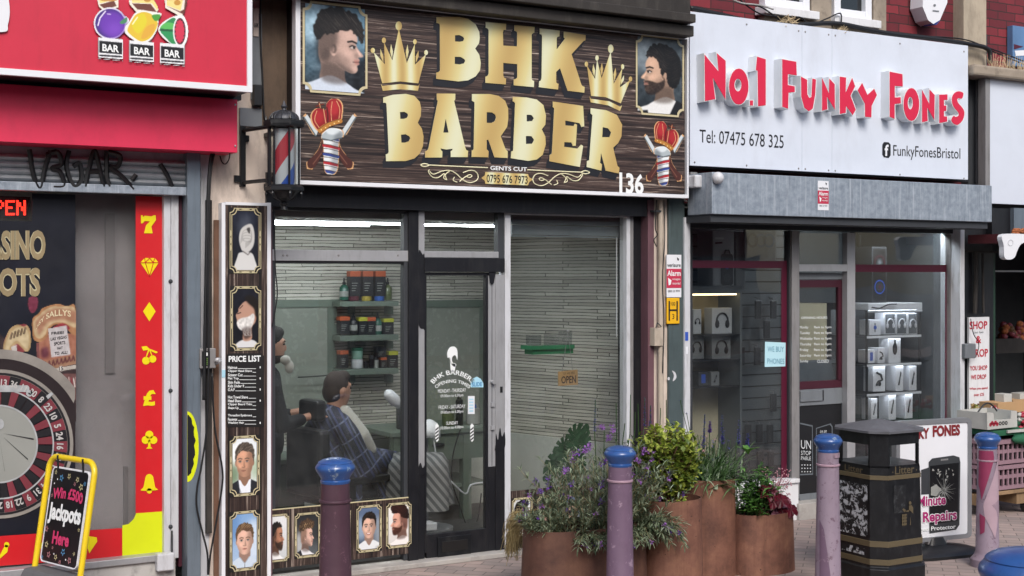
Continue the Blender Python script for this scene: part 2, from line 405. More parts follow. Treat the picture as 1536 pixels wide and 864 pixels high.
# ------------------------------------------------------------------ printed portraits (invented people)
def shade(c, k): return tuple(np.clip(hx(c)*k, 0, 1))
def ragged(pts, k):
    p = cat_rom(pts, 5); return [(x+k*nrs.randn()*.5, y+k*nrs.randn()*.5) for x, y in p]
def profile(cv, cx, cy, s, flip=1, skin='#c9a38c', hair='#1d1917', top='quiff', beard=None, cloth='#c9d3e2', hi='#5a5048', jacket=None, fade=True, child=False):
    a = cv.W/cv.H
    m = lambda pts: [(cx+flip*x*s/a, cy+y*s) for x, y in pts]
    e = lambda x, y, rx, ry, col, soft=.01, op=1.0: cv.ell(cx+flip*x*s/a, cy+y*s, rx*s/a, ry*s, col, soft, op)
    # shoulders
    sh = m([(-.16, .56), (-.5, .7), (-.85, .86), (-.95, 1.5), (.75, 1.5), (.6, .95), (.3, .78), (.14, .68)])
    neck = m([(-.36, .1), (-.33, .4), (-.36, .62), (-.3, .85), (.02, 1.0), (.2, .82), (.12, .62), (.1, .4), (.0, .2)])
    cv.poly(neck, shade(skin, .72), .008)
    cv.poly(sh, cloth, .006)
    cv.poly(m([(-.9, 1.0), (-.6, .9), (-.5, 1.5), (-.9, 1.5)]), shade(cloth, .7), .03, op=.7)
    cv.poly(m([(.3, 1.0), (.55, .95), (.7, 1.5), (.3, 1.5)]), shade(cloth, .75), .03, op=.6)
    if jacket:
        cv.poly(m([(-.4, .62), (-.9, .85), (-1, 1.6), (-.02, 1.6), (-.18, 1.1)]), jacket, .006, smooth=False)
        cv.poly(m([(.3, .9), (.6, .95), (.8, 1.6), (.18, 1.6)]), jacket, .006, smooth=False)
    face = m([(-.3, -.34), (.0, -.44), (.2, -.42), (.32, -.28), (.352, -.15), (.325, -.07), (.365, .02), (.455, .125), (.44, .165), (.365, .18), (.395, .23), (.37, .265), (.39, .3), (.345, .345), (.355, .42), (.3, .485), (.2, .48), (.05, .4), (-.08, .3), (-.16, .35), (-.34, .3), (-.38, 0)])
    cv.poly(face, skin, .006)
    fm = cv.mask(face, .004)
    def inface(pts, col, soft, op): cv.put(cv.mask(m(pts), soft)*fm, col, op)
    inface([(-.3, .1), (-.02, .12), (.1, .3), (.25, .42), (.2, .55), (-.2, .5)], shade(skin, .62), .05, .75)
    inface([(.1, .02), (.25, .06), (.22, .22), (.08, .2)], shade(skin, 1.13), .05, .7)
    inface([(.12, -.36), (.26, -.28), (.27, -.14), (.1, -.14)], shade(skin, 1.14), .05, .6)
    inface([(.2, -.06), (.3, -.06), (.32, .02), (.22, .04)], shade(skin, .6), .03, .7)
    inface([(.3, .1), (.36, .12), (.36, .19), (.3, .19)], shade(skin, .68), .02, .7)
    cv.put(cv.mask(m([(-.3, .34), (-.1, .33), (.06, .42), (.2, .5), (.1, .7), (-.3, .66)]), .03)*cv.mask(neck, .004), shade(skin, .38), .6)
    inface([(-.1, .3), (.06, .4), (.2, .485), (.3, .47), (.2, .43), (.05, .34)], shade(skin, .5), .02, .7)
    inface([(.02, .14), (.16, .2), (.2, .3), (.1, .3)], shade(skin, .74), .04, .7)
    inface([(.31, -.02), (.345, .02), (.42, .12), (.38, .125)], shade(skin, 1.2), .008, .8)
    inface([(.26, .36), (.33, .36), (.335, .43), (.27, .44)], shade(skin, 1.12), .02, .7)
    e(-.1, .06, .075, .12, shade(skin, .98), .004); e(-.085, .055, .045, .085, shade(skin, .5), .01, .85); e(-.105, .05, .022, .06, shade(skin, 1.05), .006, .7); e(-.1, .16, .03, .025, shade(skin, 1.08), .006, .8)
    cv.line(m([(.17, -.105), (.25, -.125), (.325, -.095)]), .035*s/a*1.0, shade(hair, .9), .9, .004)
    cv.ell(cx+flip*.265*s/a, cy-.005*s, .045*s/a, .026*s, '#d9d2cc', .003, .8); cv.ell(cx+flip*.285*s/a, cy-.006*s, .022*s/a, .026*s, '#1a1514', .002); cv.line(m([(.2, -.015), (.25, -.04), (.31, -.025)]), .022*s/a, '#1c1413', .95, .002)
    cv.line(m([(.27, .272), (.375, .268)]), .022*s/a, shade(skin, .45), .9, .003)
    inface([(.29, .225), (.39, .23), (.39, .31), (.31, .315)], '#a8605a', .012, .45)
    if beard:
        b = m([(-.12, .12), (-.04, .2), (.08, .24), (.2, .21), (.31, .2), (.385, .215), (.36, .25), (.28, .26), (.28, .3), (.37, .31), (.36, .42), (.31, .52), (.16, .53), (.02, .44), (-.1, .32)])
        cv.put(np.clip(cv.mask(b, .012)*1.0, 0, 1), beard, .85)
        cv.noise(.06, 40, cv.mask(b, .01))
    if fade:
        cv.put(cv.mask(m([(-.4, -.3), (-.1, -.34), (-.02, -.2), (-.05, 0), (-.14, .08), (-.2, .26), (-.36, .3), (-.42, 0)]), .035), shade(hair, 1.2), .55)
    if top == 'fringe':
        hm = m([(-.42, -.1), (-.46, -.35), (-.36, -.6), (-.1, -.74), (.2, -.7), (.4, -.54), (.47, -.3), (.43, -.1), (.34, -.22), (.22, -.32), (.05, -.3), (-.1, -.24), (-.28, -.2)])
    elif top == 'quiff':
        hm = m([(-.42, -.12), (-.44, -.38), (-.3, -.62), (0, -.72), (.3, -.74), (.45, -.6), (.4, -.44), (.3, -.36), (.15, -.36), (0, -.32), (-.1, -.18), (-.24, -.12)])
    elif top == 'curls':
        hm = m([(-.44, -.2), (-.5, -.42), (-.38, -.64), (-.2, -.7), (0, -.78), (.22, -.72), (.42, -.66), (.47, -.48), (.38, -.34), (.2, -.32), (.0, -.32), (-.2, -.24)])
    elif top == 'back':
        hm = m([(-.46, .22), (-.52, -.05), (-.5, -.35), (-.34, -.6), (-.05, -.7), (.2, -.64), (.32, -.46), (.32, -.34), (.22, -.38), (.08, -.3), (-.02, -.12), (-.04, .02), (-.14, .0), (-.17, .16), (-.24, .3), (-.36, .34)])
    else:
        hm = m([(-.4, -.0), (-.42, -.3), (-.28, -.5), (0, -.56), (.22, -.5), (.32, -.36), (.24, -.34), (.05, -.34), (-.1, -.2), (-.22, -.05)])
    fl = (lambda u, v: (flip*1.0, -.15+.6*math.sin(u*9))) if top != 'fringe' else (lambda u, v: (flip*.7, .55))
    if top == 'curls': fl = lambda u, v: (math.sin(v*60), math.cos(u*60))
    hm = ragged(hm, .02 if top != 'curls' else .035)
    cv.hair(np.clip(cv.mask(hm, .006), 0, 1), hair, hi, fl, 120, .011)
    cv.put(cv.mask(m([(-.5, -.5), (-.2, -.2), (-.2, .3), (-.5, .3)]), .06)*cv.mask(hm, .01), '#000000', .35)
    cv.noise(.022, 60)
    return cv
def front(cv, cx, cy, s, skin='#d3a78f', hair='#2a211c', hi='#8b7358', cloth='#dfe6ee', jacket=None, turn=.0, beard=None, child=False, zipl=False, smile=False):
    a = cv.W/cv.H
    m = lambda pts: [(cx+x*s/a, cy+y*s) for x, y in pts]
    t = turn
    cv.poly(m([(-.2, .25), (-.24, .62), (-.1, .85), (.12, .85), (.24, .6), (.2, .25)]), shade(skin, .68), .01)
    cv.poly(m([(-.22, .58), (-.5, .7), (-.8, .86), (-.95, 1.5), (.95, 1.5), (.8, .86), (.5, .7), (.22, .58), (.1, .72), (0, .8), (-.1, .72)]), cloth, .006)
    cv.poly(m([(-.95, 1.1), (-.6, .9), (-.5, 1.5), (-.9, 1.5)]), shade(cloth, .78), .04, op=.8)
    cv.poly(m([(.35, .9), (.8, .95), (.9, 1.5), (.4, 1.5)]), shade(cloth, .8), .04, op=.8)
    if zipl: cv.line(m([(.0, .84), (.02, 1.6)]), .03*s/a, shade(cloth, .55), .9); cv.line(m([(-.2, .6), (0, .82), (.2, .6)]), .04*s/a, shade(cloth, .8), .8)
    if jacket:
        cv.poly(m([(-.26, .58), (-.8, .82), (-1.1, 1.6), (-.05, 1.6), (-.2, 1.0)]), jacket, .006, smooth=False)
        cv.poly(m([(.26, .58), (.8, .82), (1.1, 1.6), (.12, 1.6), (.24, 1.0)]), jacket, .006, smooth=False)
        cv.line(m([(-.3, .66), (-.16, 1.0), (-.04, 1.5)]), .03*s/a, shade(jacket, 2.2), .6)
    cv.ell(cx-.345*s/a, cy+.03*s, .055*s/a, .11*s, shade(skin, .8), .006); cv.ell(cx+.345*s/a, cy+.03*s, .055*s/a, .11*s, shade(skin, .7), .006)
    w = .34 if not child else .36
    f = m([(-w, -.15), (-w+.01, .1), (-.28, .3), (-.16, .45), (0, .5), (.16, .45), (.28, .3), (w-.01, .1), (w, -.15), (.27, -.4), (0, -.47), (-.27, -.4)])
    cv.poly(f, skin, .006); fm = cv.mask(f, .004)
    def inf(pts, col, soft, op): cv.put(cv.mask(m(pts), soft)*fm, col, op)
    inf([(.12+t, -.3), (.4, -.3), (.4, .4), (.1, .55), (.2+t, .1)], shade(skin, .66), .06, .75)
    inf([(-.4, .1), (-.2, .2), (-.12, .46), (-.3, .45)], shade(skin, .74), .05, .6)
    inf([(-.2, -.32), (.1, -.34), (.06, -.18), (-.18, -.18)], shade(skin, 1.12), .05, .6)
    inf([(-.24+t, .08), (-.1+t, .08), (-.12+t, .2), (-.22+t, .2)], shade(skin, 1.12), .04, .7)
    for q in (-1, 1):
        ex = t+q*.145
        cv.line(m([(ex-.085, -.1), (ex, -.125), (ex+.085, -.1)]), .034*s/a, shade(hair, .95), .85, .004)
        cv.ell(cx+ex*s/a, cy-.02*s, .075*s/a, .04*s, shade(skin, .62), .01, .7)
        cv.ell(cx+ex*s/a, cy-.018*s, .06*s/a, .026*s, '#d8d4d0', .004, .8); cv.ell(cx+ex*s/a, cy-.018*s, .027*s/a, .028*s, '#20201f', .004)
        cv.line(m([(ex-.065, -.035), (ex, -.048), (ex+.065, -.035)]), .014*s/a, '#201815', .9)
    inf([(t+.02, -.08), (t+.05, .05), (t+.075, .16), (t+.02, .175), (t+.0, .1)], shade(skin, .7), .014, .75)
    cv.line(m([(t-.06, .17), (t, .185), (t+.06, .17)]), .025*s/a, shade(skin, .5), .7, .006)
    if smile:
        cv.poly(m([(t-.13, .25), (t, .275), (t+.13, .25), (t+.08, .33), (t, .35), (t-.08, .33)]), '#8a3f3c', .004); cv.poly(m([(t-.1, .262), (t, .28), (t+.1, .262), (t+.06, .31), (t-.06, .31)]), '#f2efe9', .003)
    else:
        cv.poly(m([(t-.1, .285), (t-.03, .265), (t+.03, .265), (t+.1, .285), (t, .325)]), '#a9665c', .006, op=.85); cv.line(m([(t-.1, .288), (t, .29), (t+.1, .288)]), .014*s/a, shade(skin, .4), .8)
    if beard: cv.put(cv.mask(m([(-.33, .08), (-.2, .2), (0, .2), (.2, .2), (.33, .08), (.28, .32), (.16, .47), (0, .53), (-.16, .47), (-.28, .32)]), .02)*.8, beard, .5)
    h = m([(-.37, .0), (-.4, -.25), (-.34, -.48), (-.15, -.62), (.12, -.64), (.33, -.52), (.4, -.26), (.37, 0), (.33, -.14), (.28, -.3), (.1, -.34), (-.12, -.38), (-.27, -.28), (-.33, -.14)])
    h = ragged(h, .014)
    cv.hair(np.clip(cv.mask(h, .006), 0, 1), hair, hi, lambda u, v: (1, -.5+.9*(u-.4)), 110, .011)
    cv.noise(.02, 60)
    return cv
def bgd(w, h, c0, c1, blobs=()):
    cv = Cv(w, h, c0); cv.vgrad(c0, c1)
    for x, y, rx, ry, c, o in blobs: cv.ell(x, y, rx, ry, c, .12, o)
    return cv
def pic_sign_left():
    cv = bgd(92, 134, '#3f5666', '#20303c', [(.15, .15, .25, .35, '#9fc0d2', .9), (.85, .3, .2, .5, '#7fa6bd', .8), (.5, .9, .8, .3, '#10161d', .8), (.1, .7, .2, .2, '#5f7f90', .7), (.9, .85, .3, .3, '#0d1116', .7)])
    cv.noise(.1, 7); cv.noise(.07, 22, sx=1.0)
    return profile(cv, .56, .47, .62, 1, '#c2a396', '#191513', 'fringe', None, '#ccd6e4', '#4a443f')
def pic_sign_right():
    cv = bgd(84, 140, '#59646b', '#1d2429', [(.2, .2, .3, .3, '#8d9aa2', .7), (.8, .7, .4, .3, '#3c474e', .8)]); cv.noise(.07, 12)
    return profile(cv, .5, .46, .56, -1, '#c9a58d', '#14100e', 'back', '#241a15', '#e2e2e0', '#4a423d', jacket='#16171a', fade=False)
def pic_towel():
    cv = bgd(54, 96, '#1b2030', '#0c0f17'); cv.noise(.03, 10)
    for k in range(9): cv.ell(.5+.18*math.sin(k*2.1), .1+.03*k, .12, .09, '#5d6470', .1, .35)
    cv.poly([(.18, .78), (.3, .7), (.7, .7), (.86, .8), (.95, 1.1), (.05, 1.1)], '#cfcfcd', .01)
    cv.poly([(.25, .5), (.3, .33), (.5, .24), (.75, .22), (.86, .38), (.82, .58), (.6, .7), (.38, .68)], '#c4c3c0', .01)
    for k in range(5): cv.line(cat_rom([(.3+.04*k, .55-.02*k), (.42, .34+.04*k), (.7, .32+.05*k), (.74-.02*k, .5), (.5, .62-.02*k)], 6, False), .018, '#8b8a88', .7, .006)
    cv.poly([(.55, .3), (.68, .28), (.66, .38)], '#42403f', .01); cv.line([(.4, .68), (.6, .74), (.75, .66)], .03, '#4b4443', .8, .01)
    return cv
def pic_shave():
    cv = bgd(54, 96, '#131520', '#0a0b12'); cv.noise(.03, 10)
    cv.poly([(.05, 1.05), (.15, .92), (.5, .86), (.9, .9), (1.0, 1.05)], '#d3d3d4', .01)
    cv.poly([(.1, .44), (.2, .38), (.22, .32), (.42, .22), (.62, .2), (.85, .26), (.95, .4), (.9, .56), (.75, .66), (.74, .86), (.4, .88), (.38, .7), (.2, .64), (.14, .52)], '#b58d79', .01)
    cv.poly([(.45, .14), (.7, .1), (.98, .2), (1.0, .5), (.9, .5), (.84, .34), (.6, .24)], '#17120f', .03)
    cv.ell(.86, .5, .07, .05, '#9d7361', .01); cv.line([(.16, .42), (.3, .4)], .03, '#2a1c17', .9, .006); cv.line([(.26, .33), (.38, .28)], .03, '#30221c', .8)
    cv.poly([(.14, .56), (.3, .5), (.6, .47), (.8, .42), (.86, .5), (.72, .66), (.42, .72), (.2, .66)], '#d6d3cf', .015); cv.noise(.1, 18, cv.mask([(.14, .56), (.6, .47), (.8, .42), (.72, .66), (.42, .72)], .02))
    cv.poly([(.36, .68), (.7, .66), (.72, .8), (.5, .86), (.4, .8)], '#3b2d29', .03, op=.8)
    for k in range(8): cv.line([(.42+.04*k, .66), (.4+.045*k, .74+.02*(k % 3)), (.46+.04*k, .8)], .02, '#b9b6b3', .8)
    return cv
def pic_grey_man():
    cv = bgd(54, 96, '#e3e8ec', '#cfd6d0', [(.1, .6, .2, .25, '#52704a', .7), (.9, .55, .15, .2, '#90aa80', .6), (.2, .3, .3, .2, '#ffffff', .7)])
    return front(cv, .5, .43, .56, '#cf9c80', '#4e443c', '#9b8d7d', '#e6eaf1', '#22242a', -.05, '#8a6b58', smile=False)
def pic_boy_side_part():
    cv = bgd(54, 96, '#7fa4cf', '#a9c0dc', [(.85, .5, .3, .4, '#dde6f0', .7), (.1, .2, .2, .3, '#5d86bb', .7)])
    return front(cv, .5, .5, .52, '#dcb29e', '#5d4633', '#b8966c', '#c7d5e4', None, 0, None, True, True)
def pic_fade_man():
    cv = bgd(44, 66, '#e3e5e6', '#c4c8cb'); return profile(cv, .42, .47, .62, 1, '#a9765c', '#15110f', 'short', '#2a1d17', '#ececec', '#3c332e', '#15161a')
def pic_curly_boy():
    cv = bgd(52, 70, '#242629', '#5b6063', [(.15, .7, .3, .3, '#c4c7c8', .8), (.9, .3, .2, .4, '#2c2f30', .8)]); return profile(cv, .47, .52, .56, 1, '#d2ab9b', '#4b382a', 'curls', None, '#e0e0e4', '#c9a878', '#25272e')
def pic_smiling_boy():
    cv = bgd(44, 70, '#5d6f8c', '#272f3d', [(.15, .5, .25, .3, '#9fb3c9', .8), (.9, .6, .2, .4, '#aab3ba', .7)]); return front(cv, .5, .46, .56, '#d9b09c', '#15110f', '#4a3d34', '#dfe2e4', None, -.02, None, True, False, True)
def pic_bearded():
    cv = bgd(44, 70, '#eceae7', '#d3cfcb'); return profile(cv, .55, .42, .62, -1, '#d29d89', '#2a1512', 'quiff', '#34180f', '#efe9e6', '#5a2c24')
def pic_bearded_right():
    cv = bgd(44, 70, '#cdd0d1', '#e3e5e5'); return profile(cv, .46, .44, .6, 1, '#c79a80', '#191311', 'quiff', '#2b1d16', '#f0f0f0', '#40342d', '#2a2d33')
def pic_emblem():
    cv = Cv(92, 134)
    gold, dk, wh = '#d9a877', '#2b1714', '#e3e8ea'
    S = lambda pts, k: [(.5+(x-.5)*1+(k if x > .5 else -k), y+(k*.7 if y > .5 else -k*.7)) for x, y in pts]
    razl = [(.02, .24), (.07, .2), (.28, .42), (.24, .49), (.2, .47)]; razr = [(1-x, y) for x, y in razl]
    hl = [(.36, .52), (.41, .57), (.38, .68), (.29, .83), (.19, .92), (.09, .915), (.08, .83), (.2, .75), (.3, .65)]; hr = [(1-x, y) for x, y in hl]
    pole = [(.37, .45), (.5, .39), (.7, .41), (.73, .5), (.66, .55), (.635, .92), (.51, 1.0), (.4, .92), (.385, .58), (.35, .52)]
    crown = [(.33, .43), (.2, .33), (.17, .22), (.24, .14), (.34, .13), (.42, .15), (.44, .07), (.52, .01), (.63, .01), (.71, .08), (.71, .2), (.67, .31), (.5, .35)]
    for p in (razl, razr, hl, hr): cv.poly([(.5+(x-.5)*1.04, .5+(y-.5)*1.03) for x, y in p], gold, 0, False)
    for p in (hl, hr): cv.poly([(.5+(x-.5)*.97+(.0), y*.985+.005) for x, y in p], '#4a2620'); cv.line([(p[2][0], p[2][1]), (p[4][0], p[4][1]-.06)], .02, '#8a5a4a', .7)
    for p in (razl, razr): cv.poly([(.5+(x-.5)*.97, y*.98+.01) for x, y in p], '#c9d1d4', 0, False); cv.line([p[0], p[3]], .022, '#59666b')
    cv.poly([(.5+(x-.5)*1.09, .5+(y-.5)*1.02) for x, y in pole], gold, 0); cv.poly(pole, wh, 0)
    pm = cv.mask([(.38, .54), (.665, .54), (.635, .92), (.51, .99), (.4, .92)], 0)
    for k in range(10):
        y = .5+.056*k; cl = ['#34478f', wh, '#b02730', wh][k % 4]
        b = cv.mask([(.2, y-.04), (.5, y-.0), (.8, y+.05), (.8, y+.086), (.5, y+.036), (.2, y-.004)], 0, False)
        if cl != wh: cv.put(b*pm, cl)
        cv.line([(.33, y-.02), (.5, y-.005), (.68, y+.03)], .012, dk, .8)
    cv.poly([(.36, .47), (.5, .41), (.71, .43), (.72, .5), (.55, .545), (.36, .52)], '#aab4b8', .004); cv.line([(.36, .525), (.52, .55), (.71, .515)], .022, '#5c676b'); cv.ell(.55, .43, .12, .045, '#d7dfe2', .01)
    cv.put(cv.mask([(.58, .5), (.74, .5), (.66, .95), (.52, 1)], .03)*cv.mask(pole, 0), '#30343b', .35)
    cv.poly([(.5+(x-.47)*1.1-.03, .2+(y-.2)*1.06) for x, y in crown], gold, 0); cv.poly(crown, '#8c1a20', 0)
    cv.ell(.29, .24, .09, .09, '#a8262c', .03); cv.ell(.57, .12, .1, .1, '#b02c31', .03); cv.line(cat_rom([(.46, .33), (.46, .2), (.44, .12)], 5, False), .03, '#4c0f14', .8)
    cv.line(cat_rom([(.3, .38), (.22, .28), (.26, .16)], 5, False), .014, gold); cv.line(cat_rom([(.43, .34), (.4, .22), (.38, .13)], 5, False), .016, gold); cv.line(cat_rom([(.66, .28), (.68, .14), (.62, .03)], 5, False), .014, gold); cv.line(cat_rom([(.53, .3), (.52, .16), (.54, .04)], 5, False), .012, gold)
    cv.poly([(.28, .4), (.45, .315), (.69, .265), (.71, .325), (.5, .375), (.34, .46)], '#b87c36', 0); cv.line([(.32, .455), (.5, .37), (.71, .322)], .012, dk, .8); cv.line([(.29, .4), (.46, .315), (.69, .265)], .01, dk, .7)
    cv.line([(.3, .05), (.33, .13)], .03, '#6a2a1c'); cv.line([(.25, .1), (.38, .07)], .03, '#6a2a1c'); cv.line([(.305, .06), (.325, .12)], .012, gold)
    for k in range(5): cv.ell(.34+.08*k, .41-.028*k, .011, .009, '#f2dfa0')
    return cv
# ------------------------------------------------------------------ materials
M = {}
def mm(k, *a, **kw): M[k] = mat(k, *a, **kw); return M[k]
mm('black_paint', '#15161b', .4, bump=.05, dirt=.25, dcol='#4a4745', dscale=(14, 14, 3))
mm('black_iron', '#191b1f', .42, .3, bump=.15, dirt=.35, dcol='#5b5a58')
mm('black_plastic', '#16171a', .45, var=.2, bump=.05)
mm('dark_grey', '#33363b', .6, dirt=.3)
mm('mid_grey', '#6c7176', .55, dirt=.3)
mm('silver', '#a9aaad', .38, .35, var=.08, dirt=.3, dcol='#5a5652', dscale=(20, 20, 4))
mm('silver_dull', '#8d8b8b', .45, .25, var=.1, dirt=.6, dcol='#4a4642', dscale=(20, 20, 3))
mm('white_paint', '#d9dadd', .45, var=.05, dirt=.35, dcol='#8a857d', dscale=(14, 14, 3))
mm('white_clean', '#dfe1e6', .4, var=.03)
mm('white_frame', '#c6c8cd', .4, var=.05, dirt=.6, dcol='#6d675f', dscale=(18, 18, 3))
mm('cream_wall', '#cdbfb3', .8, var=.12, bump=.3, bscale=60, dirt=.7, dcol='#4d4138', dscale=(7, 7, 2))
mm('brown_panel', '#58483a', .75, var=.3, bump=.2, dirt=.7, dcol='#2c241f', dscale=(12, 12, 2))
mm('pink_strip', '#664850', .6, var=.15, dirt=.3)
mm('maroon', '#401725', .45, var=.12)
mm('maroon_red', '#500e28', .45, var=.08)
mm('casino_red', '#d52a50', .5, var=.05, dirt=.25, dcol='#8e1c33', dscale=(5, 5, 3))
mm('casino_red_dark', '#c4233f', .5, var=.05, dirt=.25, dcol='#8c1a2e', dscale=(10, 10, 2))
mm('vinyl_red', '#c81d24', .4, var=.04)
mm('vinyl_yellow', '#e6d511', .4, var=.04)
mm('lime_yellow', '#d5df14', .4, var=.05)
mm('timber', '#6a4c3b', .75, var=.3, bump=.3, dirt=.5)
mm('dark_timber', '#2a2623', .7, var=.3, bump=.3, dirt=.4, dcol='#5f5a54')
mm('stone', '#a99d8b', .85, var=.15, bump=.4, bscale=40, dirt=.6, dcol='#5b5348')
mm('concrete', '#a5a19c', .85, var=.15, bump=.3, bscale=70, dirt=.6, dcol='#4d4843', dscale=(5, 5, 5))
mm('sill_white', '#b8b6b3', .7, var=.1, bump=.2, dirt=.9, dcol='#3c3935', dscale=(7, 7, 4))
mm('cable', '#131316', .5, var=.1)
mm('cable_grey', '#9b9a98', .55)
mm('plaster', '#bfc2bc', .8, var=.06)
mm('ceiling_white', '#8f918d', .8, var=.05)
mm('lino', '#4d4b49', .5, var=.15)
mm('sage', '#667368', .55, var=.06)
mm('mirror_pale', '#8d9389', .25, var=.04, spec=.6)
mm('text_white', '#e7eaea', .5, var=.02)
mm('text_black', '#14141a', .5, var=.05)
mm('text_red', '#b51d35', .5, var=.05)
mm('gold_line', '#c4b995', .4, var=.1)
mm('panel_black', '#151313', .5, var=.2)
M['print'] = vcol('print', .42)
M['print_dull'] = vcol('print_dull', .6)
M['glass'] = glassmat('glass', '#f2f3f2', .85, .06)
M['glass_dirty'] = glassmat('glass_dirty', '#f0eeee', .5, .14)
M['glass_clear'] = glassmat('glass_clear', '#f4f8f6', .5, .02)
M['lamp'] = emis('lamp', '#f4fbff', 46.0)
M['led_red'] = emis('led_red', '#ff2a1c', 4.0)
M['cabinet_lamp'] = emis('cabinet_lamp', '#ffe2b0', 5.0)

def brickmat():
    m, b, lk = newmat('brick'); g = _n(m, 'ShaderNodeNewGeometry'); s = _n(m, 'ShaderNodeSeparateXYZ'); c = _n(m, 'ShaderNodeCombineXYZ')
    lk.new(g.outputs['Position'], s.inputs[0]); lk.new(s.outputs[0], c.inputs[0]); lk.new(s.outputs[2], c.inputs[1])
    w = noise(m, c, 14, 3); wv = mix(m, .012, c.outputs[0], w.outputs['Color'], 'ADD')
    br = _n(m, 'ShaderNodeTexBrick'); lk.new(wv, br.inputs['Vector'])
    br.inputs['Scale'].default_value = 1; br.inputs['Brick Width'].default_value = .225; br.inputs['Row Height'].default_value = .076
    br.inputs['Mortar Size'].default_value = .0055; br.inputs['Mortar Smooth'].default_value = .25; br.inputs['Bias'].default_value = 0
    br.inputs['Color1'].default_value = (*L('#8e3540'), 1); br.inputs['Color2'].default_value = (*L('#5f2530'), 1); br.inputs['Mortar'].default_value = (*L('#3c2a2b'), 1)
    n = noise(m, c, 9, 6, .7); col = mix(m, .35, br.outputs[0], ramp_of(m, n, [(.3, '#4a2024'), (.7, '#a85a58')]), 'OVERLAY')
    lk.new(col, b.inputs['Base Color']); b.inputs['Roughness'].default_value = .85
    lk.new(bumpn(m, br.outputs['Fac'], -.6, .01), b.inputs['Normal']); return m
def ramp_of(m, n, st):
    r = ramp(m, st); m.node_tree.links.new(n.outputs[0], r.inputs[0]); return r.outputs[0]
def pavingmat():
    m, b, lk = newmat('paving'); v = coords(m, (1, 1, 1), True, (0, 0, math.radians(45)))
    w = noise(m, v, 9, 3); wv = mix(m, .006, v.outputs[0], w.outputs['Color'], 'ADD')
    br = _n(m, 'ShaderNodeTexBrick'); lk.new(wv, br.inputs['Vector'])
    br.inputs['Scale'].default_value = 1; br.inputs['Brick Width'].default_value = .2; br.inputs['Row Height'].default_value = .1; br.offset = .5
    br.inputs['Mortar Size'].default_value = .004; br.inputs['Mortar Smooth'].default_value = .3
    br.inputs['Color1'].default_value = (*L('#b3a29c'), 1); br.inputs['Color2'].default_value = (*L('#9a908d'), 1); br.inputs['Mortar'].default_value = (*L('#6d6461'), 1)
    n = noise(m, v, 3, 7, .7); c2 = mix(m, .5, br.outputs[0], ramp_of(m, n, [(.25, '#6a6562'), (.8, '#b4aaa3')]), 'OVERLAY')
    st = noise(m, v, 26, 4, .6); c3 = mix(m, ramp_of(m, st, [(.66, (0, 0, 0)), (.72, (.5, .5, .5))]), c2, '#3b3837')
    lk.new(c3, b.inputs['Base Color']); b.inputs['Roughness'].default_value = .8
    lk.new(bumpn(m, br.outputs['Fac'], -.4, .006), b.inputs['Normal']); return m
def stripmat(name, c0, c1):
    """split-face stone strips"""
    m, b, lk = newmat(name); g = _n(m, 'ShaderNodeNewGeometry'); s = _n(m, 'ShaderNodeSeparateXYZ'); c = _n(m, 'ShaderNodeCombineXYZ'); ad = _n(m, 'ShaderNodeMath', operation='ADD')
    lk.new(g.outputs['Position'], s.inputs[0]); lk.new(s.outputs[0], ad.inputs[0]); lk.new(s.outputs[1], ad.inputs[1]); lk.new(ad.outputs[0], c.inputs[0]); lk.new(s.outputs[2], c.inputs[1])
    mp = _n(m, 'ShaderNodeMapping'); mp.inputs['Scale'].default_value = (3, 22, 1); lk.new(c.outputs[0], mp.inputs[0])
    w = noise(m, mp, 1.0, 3); wv = mix(m, .022, c.outputs[0], w.outputs['Color'], 'ADD')
    br = _n(m, 'ShaderNodeTexBrick'); lk.new(wv, br.inputs['Vector']); br.offset = .37; br.offset_frequency = 2; br.squash = .7; br.squash_frequency = 3
    br.inputs['Scale'].default_value = 1; br.inputs['Brick Width'].default_value = .62; br.inputs['Row Height'].default_value = .026
    br.inputs['Mortar Size'].default_value = .0034; br.inputs['Mortar Smooth'].default_value = .6
    br.inputs['Color1'].default_value = (*L(c0), 1); br.inputs['Color2'].default_value = (*L(c1), 1); br.inputs['Mortar'].default_value = (*L('#35352f'), 1)
    lk.new(br.outputs[0], b.inputs['Base Color']); b.inputs['Roughness'].default_value = .75
    lk.new(bumpn(m, br.outputs['Fac'], -.8, .012), b.inputs['Normal']); return m
